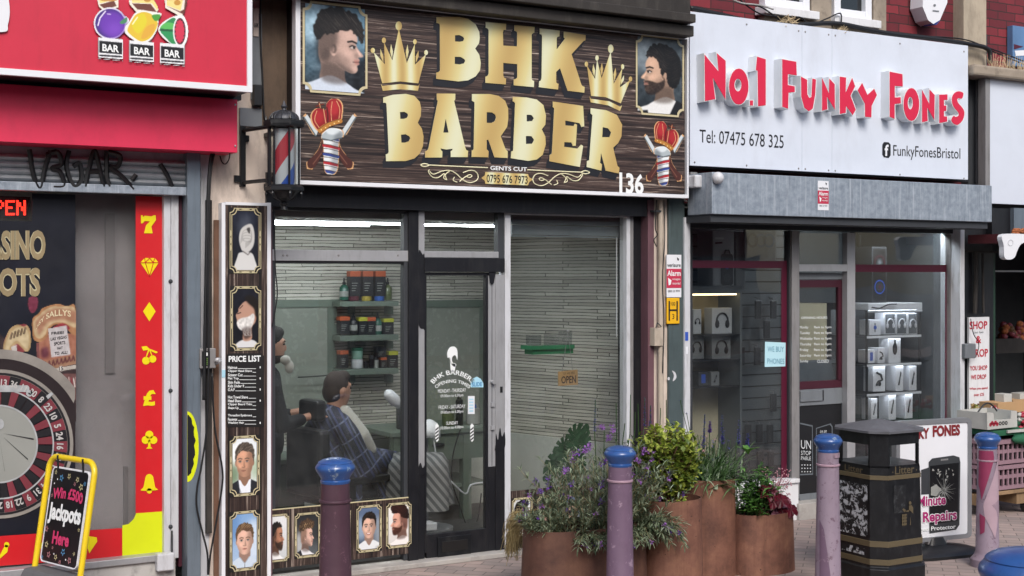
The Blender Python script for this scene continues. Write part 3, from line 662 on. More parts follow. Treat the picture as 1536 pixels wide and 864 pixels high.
def woodsign(name='sign_wood', vertical=False, dark=1.0):
    m, b, lk = newmat(name)
    sc = (1.2, 1, 58) if not vertical else (58, 1, 1.2)
    v = coords(m, sc); w = noise(m, coords(m, (1.1, 1, 3.2) if not vertical else (3.2, 1, 1.1)), 1.0, 3)
    wv = mix(m, .55 if not vertical else .5, v.outputs[0], w.outputs['Color'], 'ADD')
    n = _n(m, 'ShaderNodeTexNoise'); n.inputs['Scale'].default_value = 1.25; n.inputs['Detail'].default_value = 6; n.inputs['Roughness'].default_value = .72; n.inputs['Distortion'].default_value = .8
    lk.new(wv, n.inputs['Vector'])
    k = dark
    r = ramp(m, [(.36, tuple(x*k for x in L('#120e10'))), (.5, tuple(x*k for x in L('#372c28'))), (.58, tuple(x*k for x in L('#5b4b44'))), (.68, tuple(x*k for x in L('#cbbcae')))]); lk.new(n.outputs[0], r.inputs[0])
    # joints between the printed boards
    g = _n(m, 'ShaderNodeNewGeometry'); s = _n(m, 'ShaderNodeSeparateXYZ'); lk.new(g.outputs['Position'], s.inputs[0])
    pp = _n(m, 'ShaderNodeMath', operation='PINGPONG'); pp.inputs[1].default_value = .155 if not vertical else .1; lk.new(s.outputs[2 if not vertical else 0], pp.inputs[0])
    jr = ramp(m, [(.0, (0, 0, 0)), (.012, (1, 1, 1))]); lk.new(pp.outputs[0], jr.inputs[0])
    pn = noise(m, coords(m, (.5, 1, 3.2) if not vertical else (3.2, 1, .5)), 1.0, 2); tint = mix(m, ramp_of(m, pn, [(.4, (0, 0, 0)), (.65, (.6, .6, .6))]), r.outputs[0], '#4a2b24', 'SCREEN')
    lk.new(mix(m, jr.outputs[0], '#0b090a', mix(m, .22, r.outputs[0], tint)), b.inputs['Base Color']); b.inputs['Roughness'].default_value = .45; return m
def goldmat(name, sx, ph=0.0, rot=-.25):
    m, b, lk = newmat(name); v = coords(m, (1, 1, 1)); w = _n(m, 'ShaderNodeTexWave'); w.wave_type = 'BANDS'; w.bands_direction = 'X'
    mp = coords(m, (1, 1, 1), True, (0, rot, 0)); lk.new(mp.outputs[0], w.inputs['Vector']); w.inputs['Scale'].default_value = sx; w.inputs['Phase Offset'].default_value = ph; w.inputs['Distortion'].default_value = .6
    r = ramp(m, [(.0, '#bb9f64'), (.3, '#c9b274'), (.7, '#d2c88f'), (1, '#d8d9b8')]); lk.new(w.outputs[0], r.inputs[0]); lk.new(r.outputs[0], b.inputs['Base Color'])
    b.inputs['Roughness'].default_value = .4; return m
def galv():
    m, b, lk = newmat('galvanised'); v = coords(m, (1, 1, 1)); n = noise(m, v, 22, 6, .7); r = ramp(m, [(.3, '#7d8894'), (.7, '#a3adb8')]); lk.new(n.outputs[0], r.inputs[0])
    s = noise(m, coords(m, (26, 26, 1.2)), 1.0, 7, .75); o = mix(m, ramp_of(m, s, [(.52, (0, 0, 0)), (.7, (.8, .8, .8))]), r.outputs[0], '#c3cad2')
    s2 = noise(m, coords(m, (18, 18, 1.0)), 1.3, 6, .7); o = mix(m, ramp_of(m, s2, [(.55, (0, 0, 0)), (.75, (.7, .7, .7))]), o, '#545c66')
    lk.new(o, b.inputs['Base Color']); b.inputs['Metallic'].default_value = .3; b.inputs['Roughness'].default_value = .5; return m
def corten(name='corten', k=1.0):
    m, b, lk = newmat(name); v = coords(m, (1, 1, 1)); n = noise(m, v, 5, 8, .7); r = ramp(m, [(.25, '#4d3028'), (.5, '#765041'), (.8, '#996f56')])
    for e in r.color_ramp.elements: e.color = tuple(q*k for q in e.color[:3])+(1,)
    lk.new(n.outputs[0], r.inputs[0])
    s = noise(m, coords(m, (14, 14, .8)), 1.0, 6, .7); o = mix(m, ramp_of(m, s, [(.45, (0, 0, 0)), (.8, (.75, .75, .75))]), r.outputs[0], '#4a2a20')
    d = noise(m, v, 34, 3, .5); o = mix(m, ramp_of(m, d, [(.7, (0, 0, 0)), (.74, (.8, .8, .8))]), o, '#38221c')
    lk.new(o, b.inputs['Base Color']); b.inputs['Roughness'].default_value = .72; b.inputs['Metallic'].default_value = .0
    lk.new(bumpn(m, noise(m, v, 120, 4).outputs[0], .25, .003), b.inputs['Normal']); return m
M['brick'] = brickmat(); M['paving'] = pavingmat(); M['strip_stone'] = stripmat('strip_stone', '#d6d3c8', '#a9a79d')
M['sign_wood'] = woodsign(); M['wood_vertical'] = woodsign('wood_vertical', True, .8); M['galv'] = galv(); M['corten'] = corten(); M['corten_dark'] = corten('corten_dark', .55)
M['gold'] = goldmat('gold', .62); M['gold_crown'] = goldmat('gold_crown', 2.6, 1.0, 0)
mm('guide_steel', '#76828d', .4, .4, var=.12, dirt=.45, dcol='#3f4850', dscale=(30, 30, 1.5))
mm('shutter_steel', '#a3a9ae', .4, .2, var=.15, dirt=.5, dcol='#45494d', dscale=(6, 6, 3))
mm('asphalt', '#4a4a4c', .9, var=.2, bump=.3)
mm('kerb', '#87837d', .85, var=.15, bump=.3, dirt=.5)
mm('roof_slate', '#3d4046', .8)

# ------------------------------------------------------------------ ground
m = MB(M['asphalt']); m.add([(-120, -120, -.125), (140, -120, -.125), (140, 120, -.125), (-120, 120, -.125)], [(0, 1, 2, 3)]); m.build('road', kind='structure')
m = MB(M['paving']); m.box(-30, 45, -3.3, .6, -.12, 0); m.build('pavement', kind='structure')
m = MB(M['kerb'])
for i in range(60): m.box(-30+i*.915, -30+i*.915+.909, -3.45, -3.306, -.2, .004)
m.build('kerb', kind='structure')
m = MB(M['paving']); m.box(-30, 45, -17.5, -14.6, -.12, 0); m.build('far_pavement', kind='structure')

XA, XB, XC = X(322), X(1003), X(1449)          # party lines between the four shops
def shell(root, x0, x1, ymax, zc, wallm, floorm, ceilm, sidem=None, left=True, right=True, slant=None):
    m = MB(floorm); m.box(x0, x1, .06, ymax, -.05, .05); m.build('floor', root)
    m = MB(ceilm); m.box(x0, x1, .12, ymax, zc, zc+.1); m.build('ceiling', root)
    m = MB(wallm); m.box(x0, x1, ymax, ymax+.12, -.05, zc); m.build('back_wall', root)
    m = MB(sidem or wallm)
    if left: m.box(x0, x0+.06, .12, ymax, .05, zc)
    if right: m.box(x1-.06, x1, .12, ymax, .05, zc)
    build_each(m, 'side_wall', root)
    m = MB(M['brick']); m.box(x0, x1, .1, .4, zc+.1, 7.2); m.box(x0, x1, .4, 6, 7.0, 7.2); m.build('upper_wall', root)
def openwall(): pass

# opposite side of the street, only met as a reflection
oth = thing('terraced_building', (3, -18, 0), 'brick terrace with shop windows across the road behind the viewer', 'building')
m = MB(M['brick']); m.box(-14, 22, -24, -18, 0, 6.4); m.build('wall', oth)
m = MB(M['roof_slate']); m.add([(-14, -17.8, 6.4), (22, -17.8, 6.4), (22, -21, 8.2), (-14, -21, 8.2), (-14, -24, 6.4), (22, -24, 6.4)], [(0, 1, 2, 3), (3, 2, 5, 4)]); m.build('roof', oth)
for i in range(9):
    m = MB(M['white_paint']); x = -12+4*i; m.box(x, x+1.2, -18, -17.93, 3.6, 5.2); w_ = m.build('window', oth)
    m = MB(M['black_plastic']); m.box(x+.08, x+1.12, -17.93, -17.92, 3.68, 5.12); m.build('pane', w_)
    m = MB(M['mid_grey']); m.box(x-1, x+2.4, -18, -17.9, .3, 2.5); m.build('shop_window', oth)
# ------------------------------------------------------------------ amusement arcade on the left
cas = thing('arcade_shop', (XA-1.6, .1, 0), 'arcade shopfront at left with grey roller shutter half raised over a red bordered window', 'shop')
shell(cas, XA-4.6, XA, 2.2, 2.62, M['plaster'], M['lino'], M['ceiling_white'])
YG = .06
m = MB(M['sill_white']); a, b, c, d = R(-250, 263, 838, 905, -.02, 240); m.box(XA-4.6, b, -.02, .12, -.05, d); m.build('stall_riser', cas)
m = MB(M['silver']); m.boxp(-250, 246, 832, 842, -.04, .1, 240); m.build('sill', cas, bevel=.004)
m = MB(M['glass_dirty']); x0, x1, z0, z1 = R(-250, 246, 280, 838, YG, 240); m.box(x0, x1, YG, YG+.008, z0, z1); cg = m.build('window_pane', cas)
# right frame
m = MB(M['white_frame']); m.boxp(246, 256, 285, 838, 0, .1); m.boxp(257, 268, 285, 838, -.01, .11); w_ = m.build('window_frame', cas, bevel=.003)
m = MB(M['dark_grey']); m.boxp(255.5, 257.2, 285, 836, .01, .05)
for py in (422, 586, 790): m.ell(P(256, py, -.005), (.014, .012, .014), 10, 6)
m.build('gasket', w_)
m = MB(M['maroon']); m.boxp(268, 273, 285, 850, .0, .1); m.use(M['dark_grey']).boxp(273, 281, 240, 864, .02, .1); m.build('reveal', cas)
m = MB(M['guide_steel']); m.boxp(281, 301, 228, 905, -.1, .12); a = X(281, -.1); m.build('shutter_guide', cas, bevel=.004)
m = MB(M['lime_yellow'])   # sprayed yellow ring with black on the guide
m.pxs(circ(281, 670, 17, 28, 53, -math.pi/2, math.pi/2), -.102); m.use(M['black_plastic']); build_each(m, 'graffiti', cas); m = MB(M['black_plastic']); m.pxs([(281.3+(11+1.5*math.sin(k*2.3))*math.cos(-math.pi/2+math.pi*k/20), 668+46*math.sin(-math.pi/2+math.pi*k/20)) for k in range(21)], -.1045); m.build('graffiti', cas)
m = MB(M['white_frame']); m.boxp(301, 314, 232, 905, -.03, .12); m.build('corner_post', cas)
# shutter: curtain of slats, bottom bar, painted scrawl
sh = []
m = MB(M['shutter_steel']); YS = -.05
for i, py in enumerate((236, 246, 256, 266)):
    x0, x1, z0, z1 = R(-250, 279, py-.5, py+10.5, YS, 140); n = 5
    pr = [(YS+.02-.03*math.sin(math.pi*k/(n-1)), z0+(z1-z0)*k/(n-1)) for k in range(n)]
    m.add([(x, y, z) for x in (x0, x1) for y, z in pr], [(k, k+1, n+k+1, n+k) for k in range(n-1)])
x0, x1, z0, z1 = R(-250, 279, 200, 237, YS+.03, 140); m.box(x0, x1, YS+.03, YS+.05, z0, z1)
s_ = m.build('shutter', cas, smooth='auto')
m = MB(M['galv']); m.boxp(-250, 280, 276, 289, YS-.025, .05, 140); m.build('bottom_bar', s_, bevel=.004)
m = MB(M['black_plastic'])
def scrawl(pts, r=.009): m.tube([P(a, b, YS-.014) for a, b in cat_rom(pts, 5, False)], r, 5)
for pts in ([(44, 224), (50, 262), (60, 282), (68, 250), (76, 226)], [(70, 232), (86, 228), (92, 246), (78, 252), (90, 258), (96, 278), (80, 280)], [(104, 226), (100, 250), (110, 278), (122, 270), (120, 246), (110, 250)],
            [(128, 280), (134, 250), (142, 226), (150, 256), (156, 280)], [(132, 258), (152, 256)], [(160, 226), (160, 262), (164, 280)], [(162, 228), (180, 234), (176, 250), (164, 250), (182, 264), (200, 284)], [(198, 270), (204, 262)], [(240, 246), (250, 262), (258, 280)]): scrawl(pts, .015)
m.build('graffiti', s_)
# red cover over the shutter roll
m = MB(M['casino_red']); YC = -.26; x0, x1, z0, z1 = R(-250, 356, 149.5, 229, YC, 356); m.box(x0, x1, YC, -.02, z0, z1); m.use(M['silver'])
for py in (157, 219): m.ell(P(353, py, YC-.003), (.007, .004, .007), 8, 5)
m.build('shutter_cover', cas, bevel=.004)
m = MB(M['black_paint']); x0, x1, z0, z1 = R(-250, 362, 128, 150, -.2, 356); m.box(x0, x1, -.2, .1, z0, z1+.12); m.build('fascia', cas)

# fruit machine sign
YS2 = -.5; x0, x1, z0, z1 = R(-120, 378, -110, 138.5, YS2, 378); x0 -= .6
sg = thing('shop_sign', ((x0+x1)/2, YS2+.2, z0), 'glossy red signboard with fruits above BAR tiles over the arcade', 'sign')
m = MB(M['casino_red_dark']); m.box(x0, x1-.02, YS2+.01, YS2+.3, z0+.02, z1); m.build('board', sg)
m = MB(M['white_clean']); m.box(x0, x1, YS2-.005, YS2+.03, z0, z0+.035); m.box(x1-.03, x1, YS2-.005, YS2+.03, z0+.035, z1); m.use(M['black_paint']); m.box(x0, x1-.01, YS2+.03, YS2+.3, z0+.004, z0+.02); m.build('trim', sg)
y = YS2-.004
def fruitcv():
    cv = Cv(150, 100)
    U = lambda x, yy: ((x-130)/170, yy/112)
    def el(cx, cy, rx, ry, col, soft=0, op=1): cv.ell((cx-130)/170, cy/112, rx/170, ry/112, col, soft, op)
    def pl(pts, col, sm=True, soft=0, op=1): cv.poly([U(*p) for p in pts], col, soft, sm, op)
    for pts, ins, body in (([(144, -8), (148, 10), (158, 18), (178, 11), (177, -8)], [(147, -8), (150, 5), (170, 0), (170, -8)], [(149, 7), (171, 1), (175, 9), (158, 14)]),
                      ([(192, -8), (194, 6), (204, 18), (232, 24), (238, 14), (226, -8)], [(197, -8), (198, 4), (228, 5), (236, 16), (237, 10), (226, -8)], [(198, 5), (226, 6), (235, 18), (206, 14)]),
                      ([(246, -8), (248, 12), (272, 26), (277, 16), (284, -8)], [(250, -8), (250, 8), (271, 16), (274, 2), (274, -8)], [(250, 9), (270, 17), (276, 14), (278, -4), (282, -2), (276, 22)])):
        pl(pts, '#e8e2d2', False); pl(ins, '#ead98a', False); pl(body, '#6b3c33', False)
    el(163, 0, 12, 2, '#c99a4d'); el(221, 0, 5, 3, '#c4903f'); el(266, 4, 5, 4, '#c4903f')
    el(165, 35, 24.5, 24, '#e9e9ee'); pl([(180, 29), (188, 24), (194, 30), (190, 36), (182, 38)], '#e9e9ee'); el(165, 35, 22, 21.6, '#3b2a72'); el(168, 36, 20.5, 20, '#6a37ad', .02); el(172, 44, 12, 11, '#7b46bd', .03); cv.line([U(158, 17), U(150, 27), U(147, 38)], .012, '#e7dff2')
    pl([(180, 33), (190, 26), (190, 33), (183, 36)], '#4b8a63'); cv.line([U(161, 21), U(166, 21.5)], .008, '#d9cfee')
    pl([(188, 40), (194, 32), (202, 20), (214, 15), (226, 18), (242, 20), (238, 30), (236, 44), (226, 60), (212, 66), (200, 60), (188, 50)], '#ecebe6'); pl([(192, 42), (197, 32), (204, 22), (216, 18), (228, 22), (236, 32), (234, 44), (224, 58), (212, 62), (202, 57), (192, 48)], '#dfbd3a'); pl([(198, 38), (206, 24), (216, 21), (220, 34), (208, 50)], '#dccd33', .02); pl([(220, 40), (232, 36), (230, 48), (218, 58), (212, 56)], '#dca93f', .02)
    pl([(228, 23), (240, 22), (238, 30), (232, 31)], '#4a9a3c'); cv.line([U(206, 26), U(199, 36)], .012, '#f4f0c0')
    pl([(237, 44), (246, 32), (262, 24), (276, 24), (281, 46), (276, 70), (264, 70), (246, 58)], '#e9ece9'); pl([(240, 44), (248, 34), (262, 27), (270, 46), (264, 68), (250, 58)], '#2f8a50'); pl([(241, 42), (249, 34), (262, 36), (262, 44)], '#5bb95c'); pl([(241, 47), (262, 49), (262, 60), (252, 58)], '#2d9358'); cv.line([U(241, 45), U(263, 46)], .02, '#1f5c3a')
    el(271, 47, 11.5, 23.5, '#eef0ee'); el(270, 47, 8.4, 20, '#4b1c2c'); el(269.5, 47, 7.4, 18.6, '#cf3350')
    for k in range(16): el(269.8+7.2*math.cos(k*.39), 47+18*math.sin(k*.39), .9, 1.3, '#1d0f16')
    for x0_, yt in ((147.5, 56), (194, 60.5), (240, 64)):
        w = 37
        pl([(x0_, yt), (x0_+w, yt+3), (x0_+w, yt+33), (x0_, yt+30)], '#e6e7ea', False); pl([(x0_+1.4, yt+5), (x0_+w-1.4, yt+8), (x0_+w-1.4, yt+25.6), (x0_+1.4, yt+22.8)], '#15161c', False); pl([(x0_+1.4, yt+25.6), (x0_+w-1.4, yt+28), (x0_+w-1.4, yt+30.4), (x0_+1.4, yt+28)], '#15161c', False)
        cv.line([U(x0_, yt+32), U(x0_+w, yt+35)], .005, '#e6e7ea')
    el(165, 35, 24.5, 24, '#e9e9ee', 0, 0)
    return cv
cvf = fruitcv()
def print_px(name, cv, px0, px1, py0, py1, y, m, parent, **kw):
    """canvas laid over a region of the plane bounded by photo columns and rows, kept true to the plane's perspective"""
    o = print_obj(name, cv, (0, 1, 0, 1), 0, m, None, **kw)
    me = o.data; n = len(me.vertices); co = np.empty(n*3); me.vertices.foreach_get('co', co); co = co.reshape(-1, 3)
    org = world_loc(parent) if parent is not None else Vector((0, 0, 0))
    u = (px0+(px1-px0)*co[:, 0]-768)/FPX; w = (HZN-(py1+(py0-py1)*co[:, 2]))/FPX
    t = (y+DIST)/(CP-u*SP); co = np.stack([(SP+u*CP)*t-org.x, np.full(n, y-org.y), CAMH+w*t-org.z], -1)
    me.vertices.foreach_set('co', co.ravel()); me.update()
    if parent is not None: o.parent = parent
    return o
print_px('fruit_graphics', cvf, 130, 300, 0, 112, y, M['print'], sg)
m = MB(M['text_white'])
def tx_px(mb, t, q, y, off=0.0, shear=0.0):
    """text over a pixel quad: (x0,top0,bot0,x1,top1,bot1)"""
    x0, t0, b0, x1, t1, b1 = q; v, f, _ = text_data(t, off, shear); o = []
    for p, s in v:
        px = x0+(x1-x0)*p; lo = b0+(b1-b0)*p; hi = t0+(t1-t0)*p; o.append(P(px, lo+(hi-lo)*s, y))
    mb.add(o, f)
for q in ((153.5, 65.5, 76.5, 178.5, 68, 79), (201, 70, 81, 225, 72.2, 83.2), (247, 73.8, 84.8, 270, 76, 87)): tx_px(m, 'BAR', q, y-.003, .03)
m.build('lettering', sg)
m = MB(M['white_clean']); m.pxs(cat_rom([(-60, -30), (-6, -22), (10, -10), (14.5, 14), (12, 36), (4, 48), (-60, 40)], 6), y); m.build('letter_edge', sg)

# window vinyl: dark picture with the roulette wheel
YV = YG-.006
vt = thing('window_vinyl', P(60, 840, YV), 'dark casino window picture with roulette wheel and gold lettering', 'window picture')
mm('vinyl_dark', '#10131f', .4, var=.3, scale=3)
m = MB(M['vinyl_dark']); x0, x1, z0, z1 = R(-250, 113, 332, 803, YV, 50); m.box(x0, x1, YV, YV+.003, z0, z1); m.box(X(48, YV), x1, YV, YV+.003, z1, P(113, 292, YV).z); m.build('backing', vt)
def skyline():
    cv = Cv(120, 132)
    W = lambda pts: [((x+60)/174, (yy-440)/192) for x, yy in pts]
    pl = lambda pts, col, sm=True, soft=0, op=1: cv.poly(W(pts), col, soft, sm, op)
    pl([(-60, 512), (0, 500), (40, 545), (114, 540), (114, 640), (-60, 640)], '#2b1b1d', False)
    pl([(7, 538), (5, 520), (10, 502), (22, 490), (38, 486), (46, 498), (44, 522), (36, 528)], '#7b2f35', True)
    pl([(7, 541), (5, 520), (10, 503), (16, 492), (26, 487), (36, 490), (41, 488), (46, 500), (46, 520), (40, 528), (33, 522), (26, 516), (18, 522), (13, 536)], '#a38a62')
    pl([(9, 535), (8, 520), (13, 505), (24, 492), (38, 493), (43, 503), (42, 522), (36, 521), (26, 511), (16, 519)], '#b8a784', True, .004)
    for k in range(5): cv.line(W([(16+5*k, 508-2*k), (18+5*k, 500-2*k)]), .018, '#5e4c38')
    pl([(17, 520), (25, 517), (27, 548), (18, 550)], '#b9b3ae', False)
    pl([(54, 514), (114, 520), (114, 545), (56, 548)], '#6d3b3a', False)
    pl([(58, 500), (114, 500), (114, 543), (60, 546)], '#94604b', False); pl([(62, 524), (71, 521), (73, 534), (63, 537)], '#5a2632', True, .01)
    pl([(48, 486), (50, 476), (58, 470), (64, 462), (78, 457), (90, 456), (100, 459), (112, 457), (114, 478), (114, 502), (104, 498), (98, 488), (84, 487), (74, 494), (70, 506), (60, 513), (50, 508)], '#9c6f4a')
    pl([(50, 486), (53, 478), (60, 472), (66, 466), (78, 460), (90, 460), (112, 462), (114, 490), (104, 488), (96, 484), (84, 484), (73, 490), (68, 502), (60, 508), (52, 503)], '#b59f7b', True, .004)
    pl([(54, 484), (60, 476), (78, 464), (100, 464), (114, 468), (114, 484), (98, 480), (84, 480), (70, 486), (60, 502), (56, 497)], '#8f5d48', True, .01, .75)
    pl([(84, 488), (96, 485), (104, 494), (74, 498)], '#86262f')
    pl([(72, 493), (100, 488), (106, 532), (77, 536)], '#b3aeaf', False)
    pl([(40, 548), (114, 532), (114, 546), (44, 561)], '#8d6a52', False); pl([(64, 556), (114, 547), (114, 553), (66, 561)], '#a9a39b', False)
    for k in range(12): cv.line(W([(42+6*k, 556-1.4*k), (44+6*k, 549-1.4*k), (46+6*k, 556-1.4*k)]), .012, '#5a2b2c')
    pl([(30, 562), (114, 560), (114, 600), (30, 575)], '#5d3b39', False)
    for k in range(16): cv.line(W([(60+3.6*k, 566+(k % 3)), (62+3.6*k, 580)]), .012, ('#a9908b', '#7c2b34', '#c2b7b0')[k % 3])
    cv.ell((69+60)/174, (556-440)/192, .022, .022, '#c9c4bd'); cv.ell((92+60)/174, (553-440)/192, .02, .022, '#c9c4bd')
    pl([(44, 446), (56, 446), (56, 462), (48, 470), (42, 460)], '#6a2039', True)
    cv.noise(.05, 40, np.clip(cv.al, 0, 1)); return cv
print_px('picture', skyline(), -60, 114, 440, 632, YV-.002, M['print_dull'], vt)
m = MB(M['text_black']); y = YV-.004
for t, q in (('FREE!', (77, 498, 502, 96, 496.5, 500.5)), ('LAS VEGAS', (76, 506.5, 511, 100, 503, 507.5)), ('SPORTS', (81, 513.5, 518.5, 98, 511, 516)), ('HAT', (86, 520.5, 524.5, 94, 519.5, 523.5)), ('TO  ALL!', (82, 528, 532.5, 101, 526, 530.5)), ('LAS VEGAS', (18, 528, 531, 25, 526, 529)), ('SPORTS', (18.5, 533, 536, 25, 532, 535)), ('15', (88.5, 550, 556, 95, 549.4, 555.4))): tx_px(m, t, q, y, .02)
m.use(mm('dull_gold', '#a18a5f', .5)); 
for t, q in (('SASSY SALLYS', (57, 489, 500, 113, 470, 480)),): 
    v, f, _ = text_data(t, .02); o = []
    for p, s in v:
        a = math.pi*(1.0-.62*p); o.append(P(92+38*math.cos(a)*1.02, 502-(27+9*s)*math.sin(a)*1.05, y))
    m.use(mm('cream_text', '#d8c9a6', .5)); m.add(o, f)
m.build('small_lettering', vt)
mm('casino_gold', '#8f8061', .45, var=.12, scale=9); mm('casino_gold_edge', '#b9b08f', .4)
m = MB(M['casino_gold_edge'])
for off, mt, yy in ((.055, 'casino_gold_edge', y), (.028, 'casino_gold', y-.002)):
    m.use(M[mt])
    tx_px(m, 'CASINO', (-37, 346, 390, 68.5, 345, 390), yy, off); tx_px(m, 'SLOTS', (-33, 402, 445, 60.5, 401.5, 445), yy, off)
m.build('lettering', vt)
# roulette wheel
cx, cy = -2, 666
mm('wheel_wood', '#2a2224', .35, var=.3); mm('wheel_rim', '#8b8680', .35, var=.3); mm('wheel_red', '#74303a', .45, var=.2); mm('wheel_black', '#17161b', .45); mm('wheel_white', '#8f918c', .5, var=.08, scale=2); mm('wheel_silver', '#a5a8aa', .35, var=.25, scale=20)
def clipx(pts, lim=113.0): return [(min(a, lim), b) for a, b in pts]
m = MB(M['wheel_rim'])
def ring(r0, r1, mt, yy, n=72, a0=0.0, a1=2*math.pi):
    m.use(M[mt]); o = [[P(min(cx+r*math.cos(t), 112.6), cy+r*math.sin(t), yy) for t in [a0+(a1-a0)*i/n for i in range(n+1)]] for r in (r0, r1)]
    m.add(o[0]+o[1], [(i, i+1, n+2+i, n+1+i) for i in range(n)])
ring(104, 128, 'wheel_wood', y-.001, 60, -2.2, .2); ring(128, 142, 'wheel_rim', y-.001, 60, -2.2, -.5); ring(100, 112, 'wheel_rim', y-.002); ring(103.5, 107, 'wheel_black', y-.003)
m.use(M['wheel_white']).pxs(circ(cx, cy, 58, 48), y-.003)
stp = 2*math.pi/37; nums = [30, 8, 23, 10, 5, 24, 16, 33, 1, 20, 14, 31, 9, 22, 18, 29, 7, 28, 12, 35, 3, 26, 0, 32, 15, 19, 4, 21, 2, 25, 17, 34, 6, 27, 13, 36, 11]
for i, nb in enumerate(nums):
    a = math.radians(-56)+stp*i; mt = 'wheel_red' if i % 2 == 0 else 'wheel_black'
    ring(58, 81, 'wheel_black' if i % 2 == 0 else 'wheel_red', y-.004, 3, a-stp*.44+.06, a+stp*.44+.06); ring(83, 103, mt, y-.004, 3, a-stp*.49, a+stp*.49)
ring(81, 83.2, 'wheel_silver', y-.005); ring(56.5, 59, 'wheel_silver', y-.005)
m.use(M['wheel_black'])
for a in (-.15, .6, 1.4, 2.5): m.pxs([(cx+6*math.cos(a)+.5, cy-15+6*math.sin(a)), (cx+53*math.cos(a), cy+53*math.sin(a)*.8-2), (cx+53*math.cos(a), cy+53*math.sin(a)*.8)], y-.006)
m.use(M['wheel_silver']).pxs(rrect(-30, 44, 578, 588, 4), y-.007); m.pxs(circ(44, 590, 5, 14), y-.008); m.pxs(circ(0, 636, 6, 14, 8), y-.007); m.pxs([(69, 594), (77, 588), (80, 591), (72, 599)], y-.006)
m.build('roulette_wheel', vt)
m = MB(mm('wheel_number', '#b4b2b0', .5))
for i, nb in enumerate(nums[:18]+nums[-3:]):
    k = i if i < 18 else i-21; a = math.radians(-56)+stp*k; v, f, asp = text_data(str(nb), .03)
    h = 10.5; w = h*asp*.85; o = []
    for p, s in v:
        q, r = (p-.5)*w, 87+h*s; tx, ty = -math.sin(a), math.cos(a); o.append(P(cx+math.cos(a)*r+tx*q, cy+math.sin(a)*r+ty*q, y-.008))
    m.add(o, f)
m.build('wheel_numbers', vt)
# LED sign behind the glass
m = MB(M['black_plastic']); m.boxp(-60, 46, 294, 328, .12, .04, 0); ld = m.build('led_sign', label='red lit LED dot sign spelling OPEN inside the arcade window', cat='LED sign')
m = MB(M['led_red']); glyph = {'O': ['0110', '1001', '1001', '1001', '1001', '1001', '0110'], 'P': ['1110', '1001', '1001', '1110', '1000', '1000', '1000'], 'E': ['1111', '1000', '1000', '1110', '1000', '1000', '1111'], 'N': ['1001', '1101', '1101', '1011', '1011', '1001', '1001']}
for gi, g in enumerate('OPEN'):
    for r in range(7):
        for c in range(4):
            if glyph[g][r][c] == '1':
                p = P(-23+gi*16.4+c*3.6, 302+r*3.2, .117); m.box(p.x-.0055, p.x+.0055, .113, .12, p.z-.0055, p.z+.0055)
m.build('led_letters', ld)
# grey blind behind the clear part of the window
mm('grey_board', '#838384', .6, var=.1); mm('grey_board_light', '#a0a0a2', .6, var=.22, scale=1.2)
m = MB(M['grey_board_light']); m.boxp(100, 230, 292, 812, .22, .03, 200); m.use(M['grey_board']).boxp(158, 172, 320, 560, .205, .02); m.boxp(186, 192, 700, 810, .2, .02); gb = m.build('privacy_board', label='pale grey board standing behind the clear strip of the arcade window', cat='board')
# red border with symbols
bd = thing('window_border', P(220, 838, YV), 'red vinyl border with yellow lucky symbols round the arcade window', 'window picture')
m = MB(M['vinyl_red']); yb = YV-.01
m.pxs([(203.5, 294), (245, 295), (245, 768), (203.5, 770)], yb); m.pxs([(-120, 812), (183.5, 792), (183.5, 835), (-120, 858)], yb)
m.build('red_band', bd)
m = MB(M['lime_yellow']); m.pxs([(183.5, 792), (183.5, 788), (193, 786), (201, 778), (204, 770), (245, 767), (245, 830), (183.5, 835)], yb-.001); m.build('corner_panel', bd)
m = MB(M['vinyl_yellow']); ys = yb-.003
def pt(l, k=1): m.pxs(l, ys)
pt([(211.5, 323), (214, 323), (214.5, 325.5), (217, 323.5), (227, 324.5), (230.5, 323), (233.5, 323), (234, 330), (227, 340), (229, 350), (216, 350), (219, 338), (225, 332), (217, 331.5), (214, 335), (211.5, 335)])
pt([(217, 387), (232, 387), (238, 394), (224.5, 414.5), (210.5, 394)]); pt([(224, 453), (233.5, 467), (224, 482), (214.5, 467)])
pt(circ(219, 541, 5.8, 20)); pt(circ(229, 538.5, 5.5, 20)); pt([(212, 520), (220, 519), (224, 523), (237, 528), (234, 530), (226, 526.5), (229, 534), (227.5, 534), (224, 526), (220, 536), (218.5, 536), (222, 525), (215, 526)])
v, f, _ = text_data('£', .05); m.add([P(214.5+19*p, 609-24*q, ys) for p, q in v], f)
for c in ((224, 652), (218.5, 660), (230, 660)): pt(circ(c[0], c[1], 6, 20))
pt([(222.6, 660), (225.4, 660), (226, 670), (229, 673), (219, 673), (222, 670)])
pt(cat_rom([(224, 711), (229, 714), (231, 722), (233, 731), (236, 735), (212, 736), (215, 731), (217, 722), (219, 714)], 4)); pt(circ(224, 736.5, 4, 16))
pt([(-2, 836), (8, 817), (12.5, 818), (11, 828), (0, 838)]); pt(circ(10, 817, 4, 12)); pt([(58, 815), (74, 811), (74, 816), (67, 826), (69, 834), (60, 836), (62, 824)]); pt([(132, 804), (145, 806), (146, 812), (134, 830), (128, 812)])
m.use(M['vinyl_red'])
for a, b in (((210.5, 394), (238, 394)), ((218, 394), (224.5, 414)), ((230, 394), (224.5, 414)), ((217, 387), (218, 394)), ((232, 387), (230, 394)), ((224.5, 387), (218, 394)), ((224.5, 387), (230, 394))):
    m.tube([P(*a, ys-.002), P(*b, ys-.002)], .0022, 4)
build_each(m, 'symbol', bd)
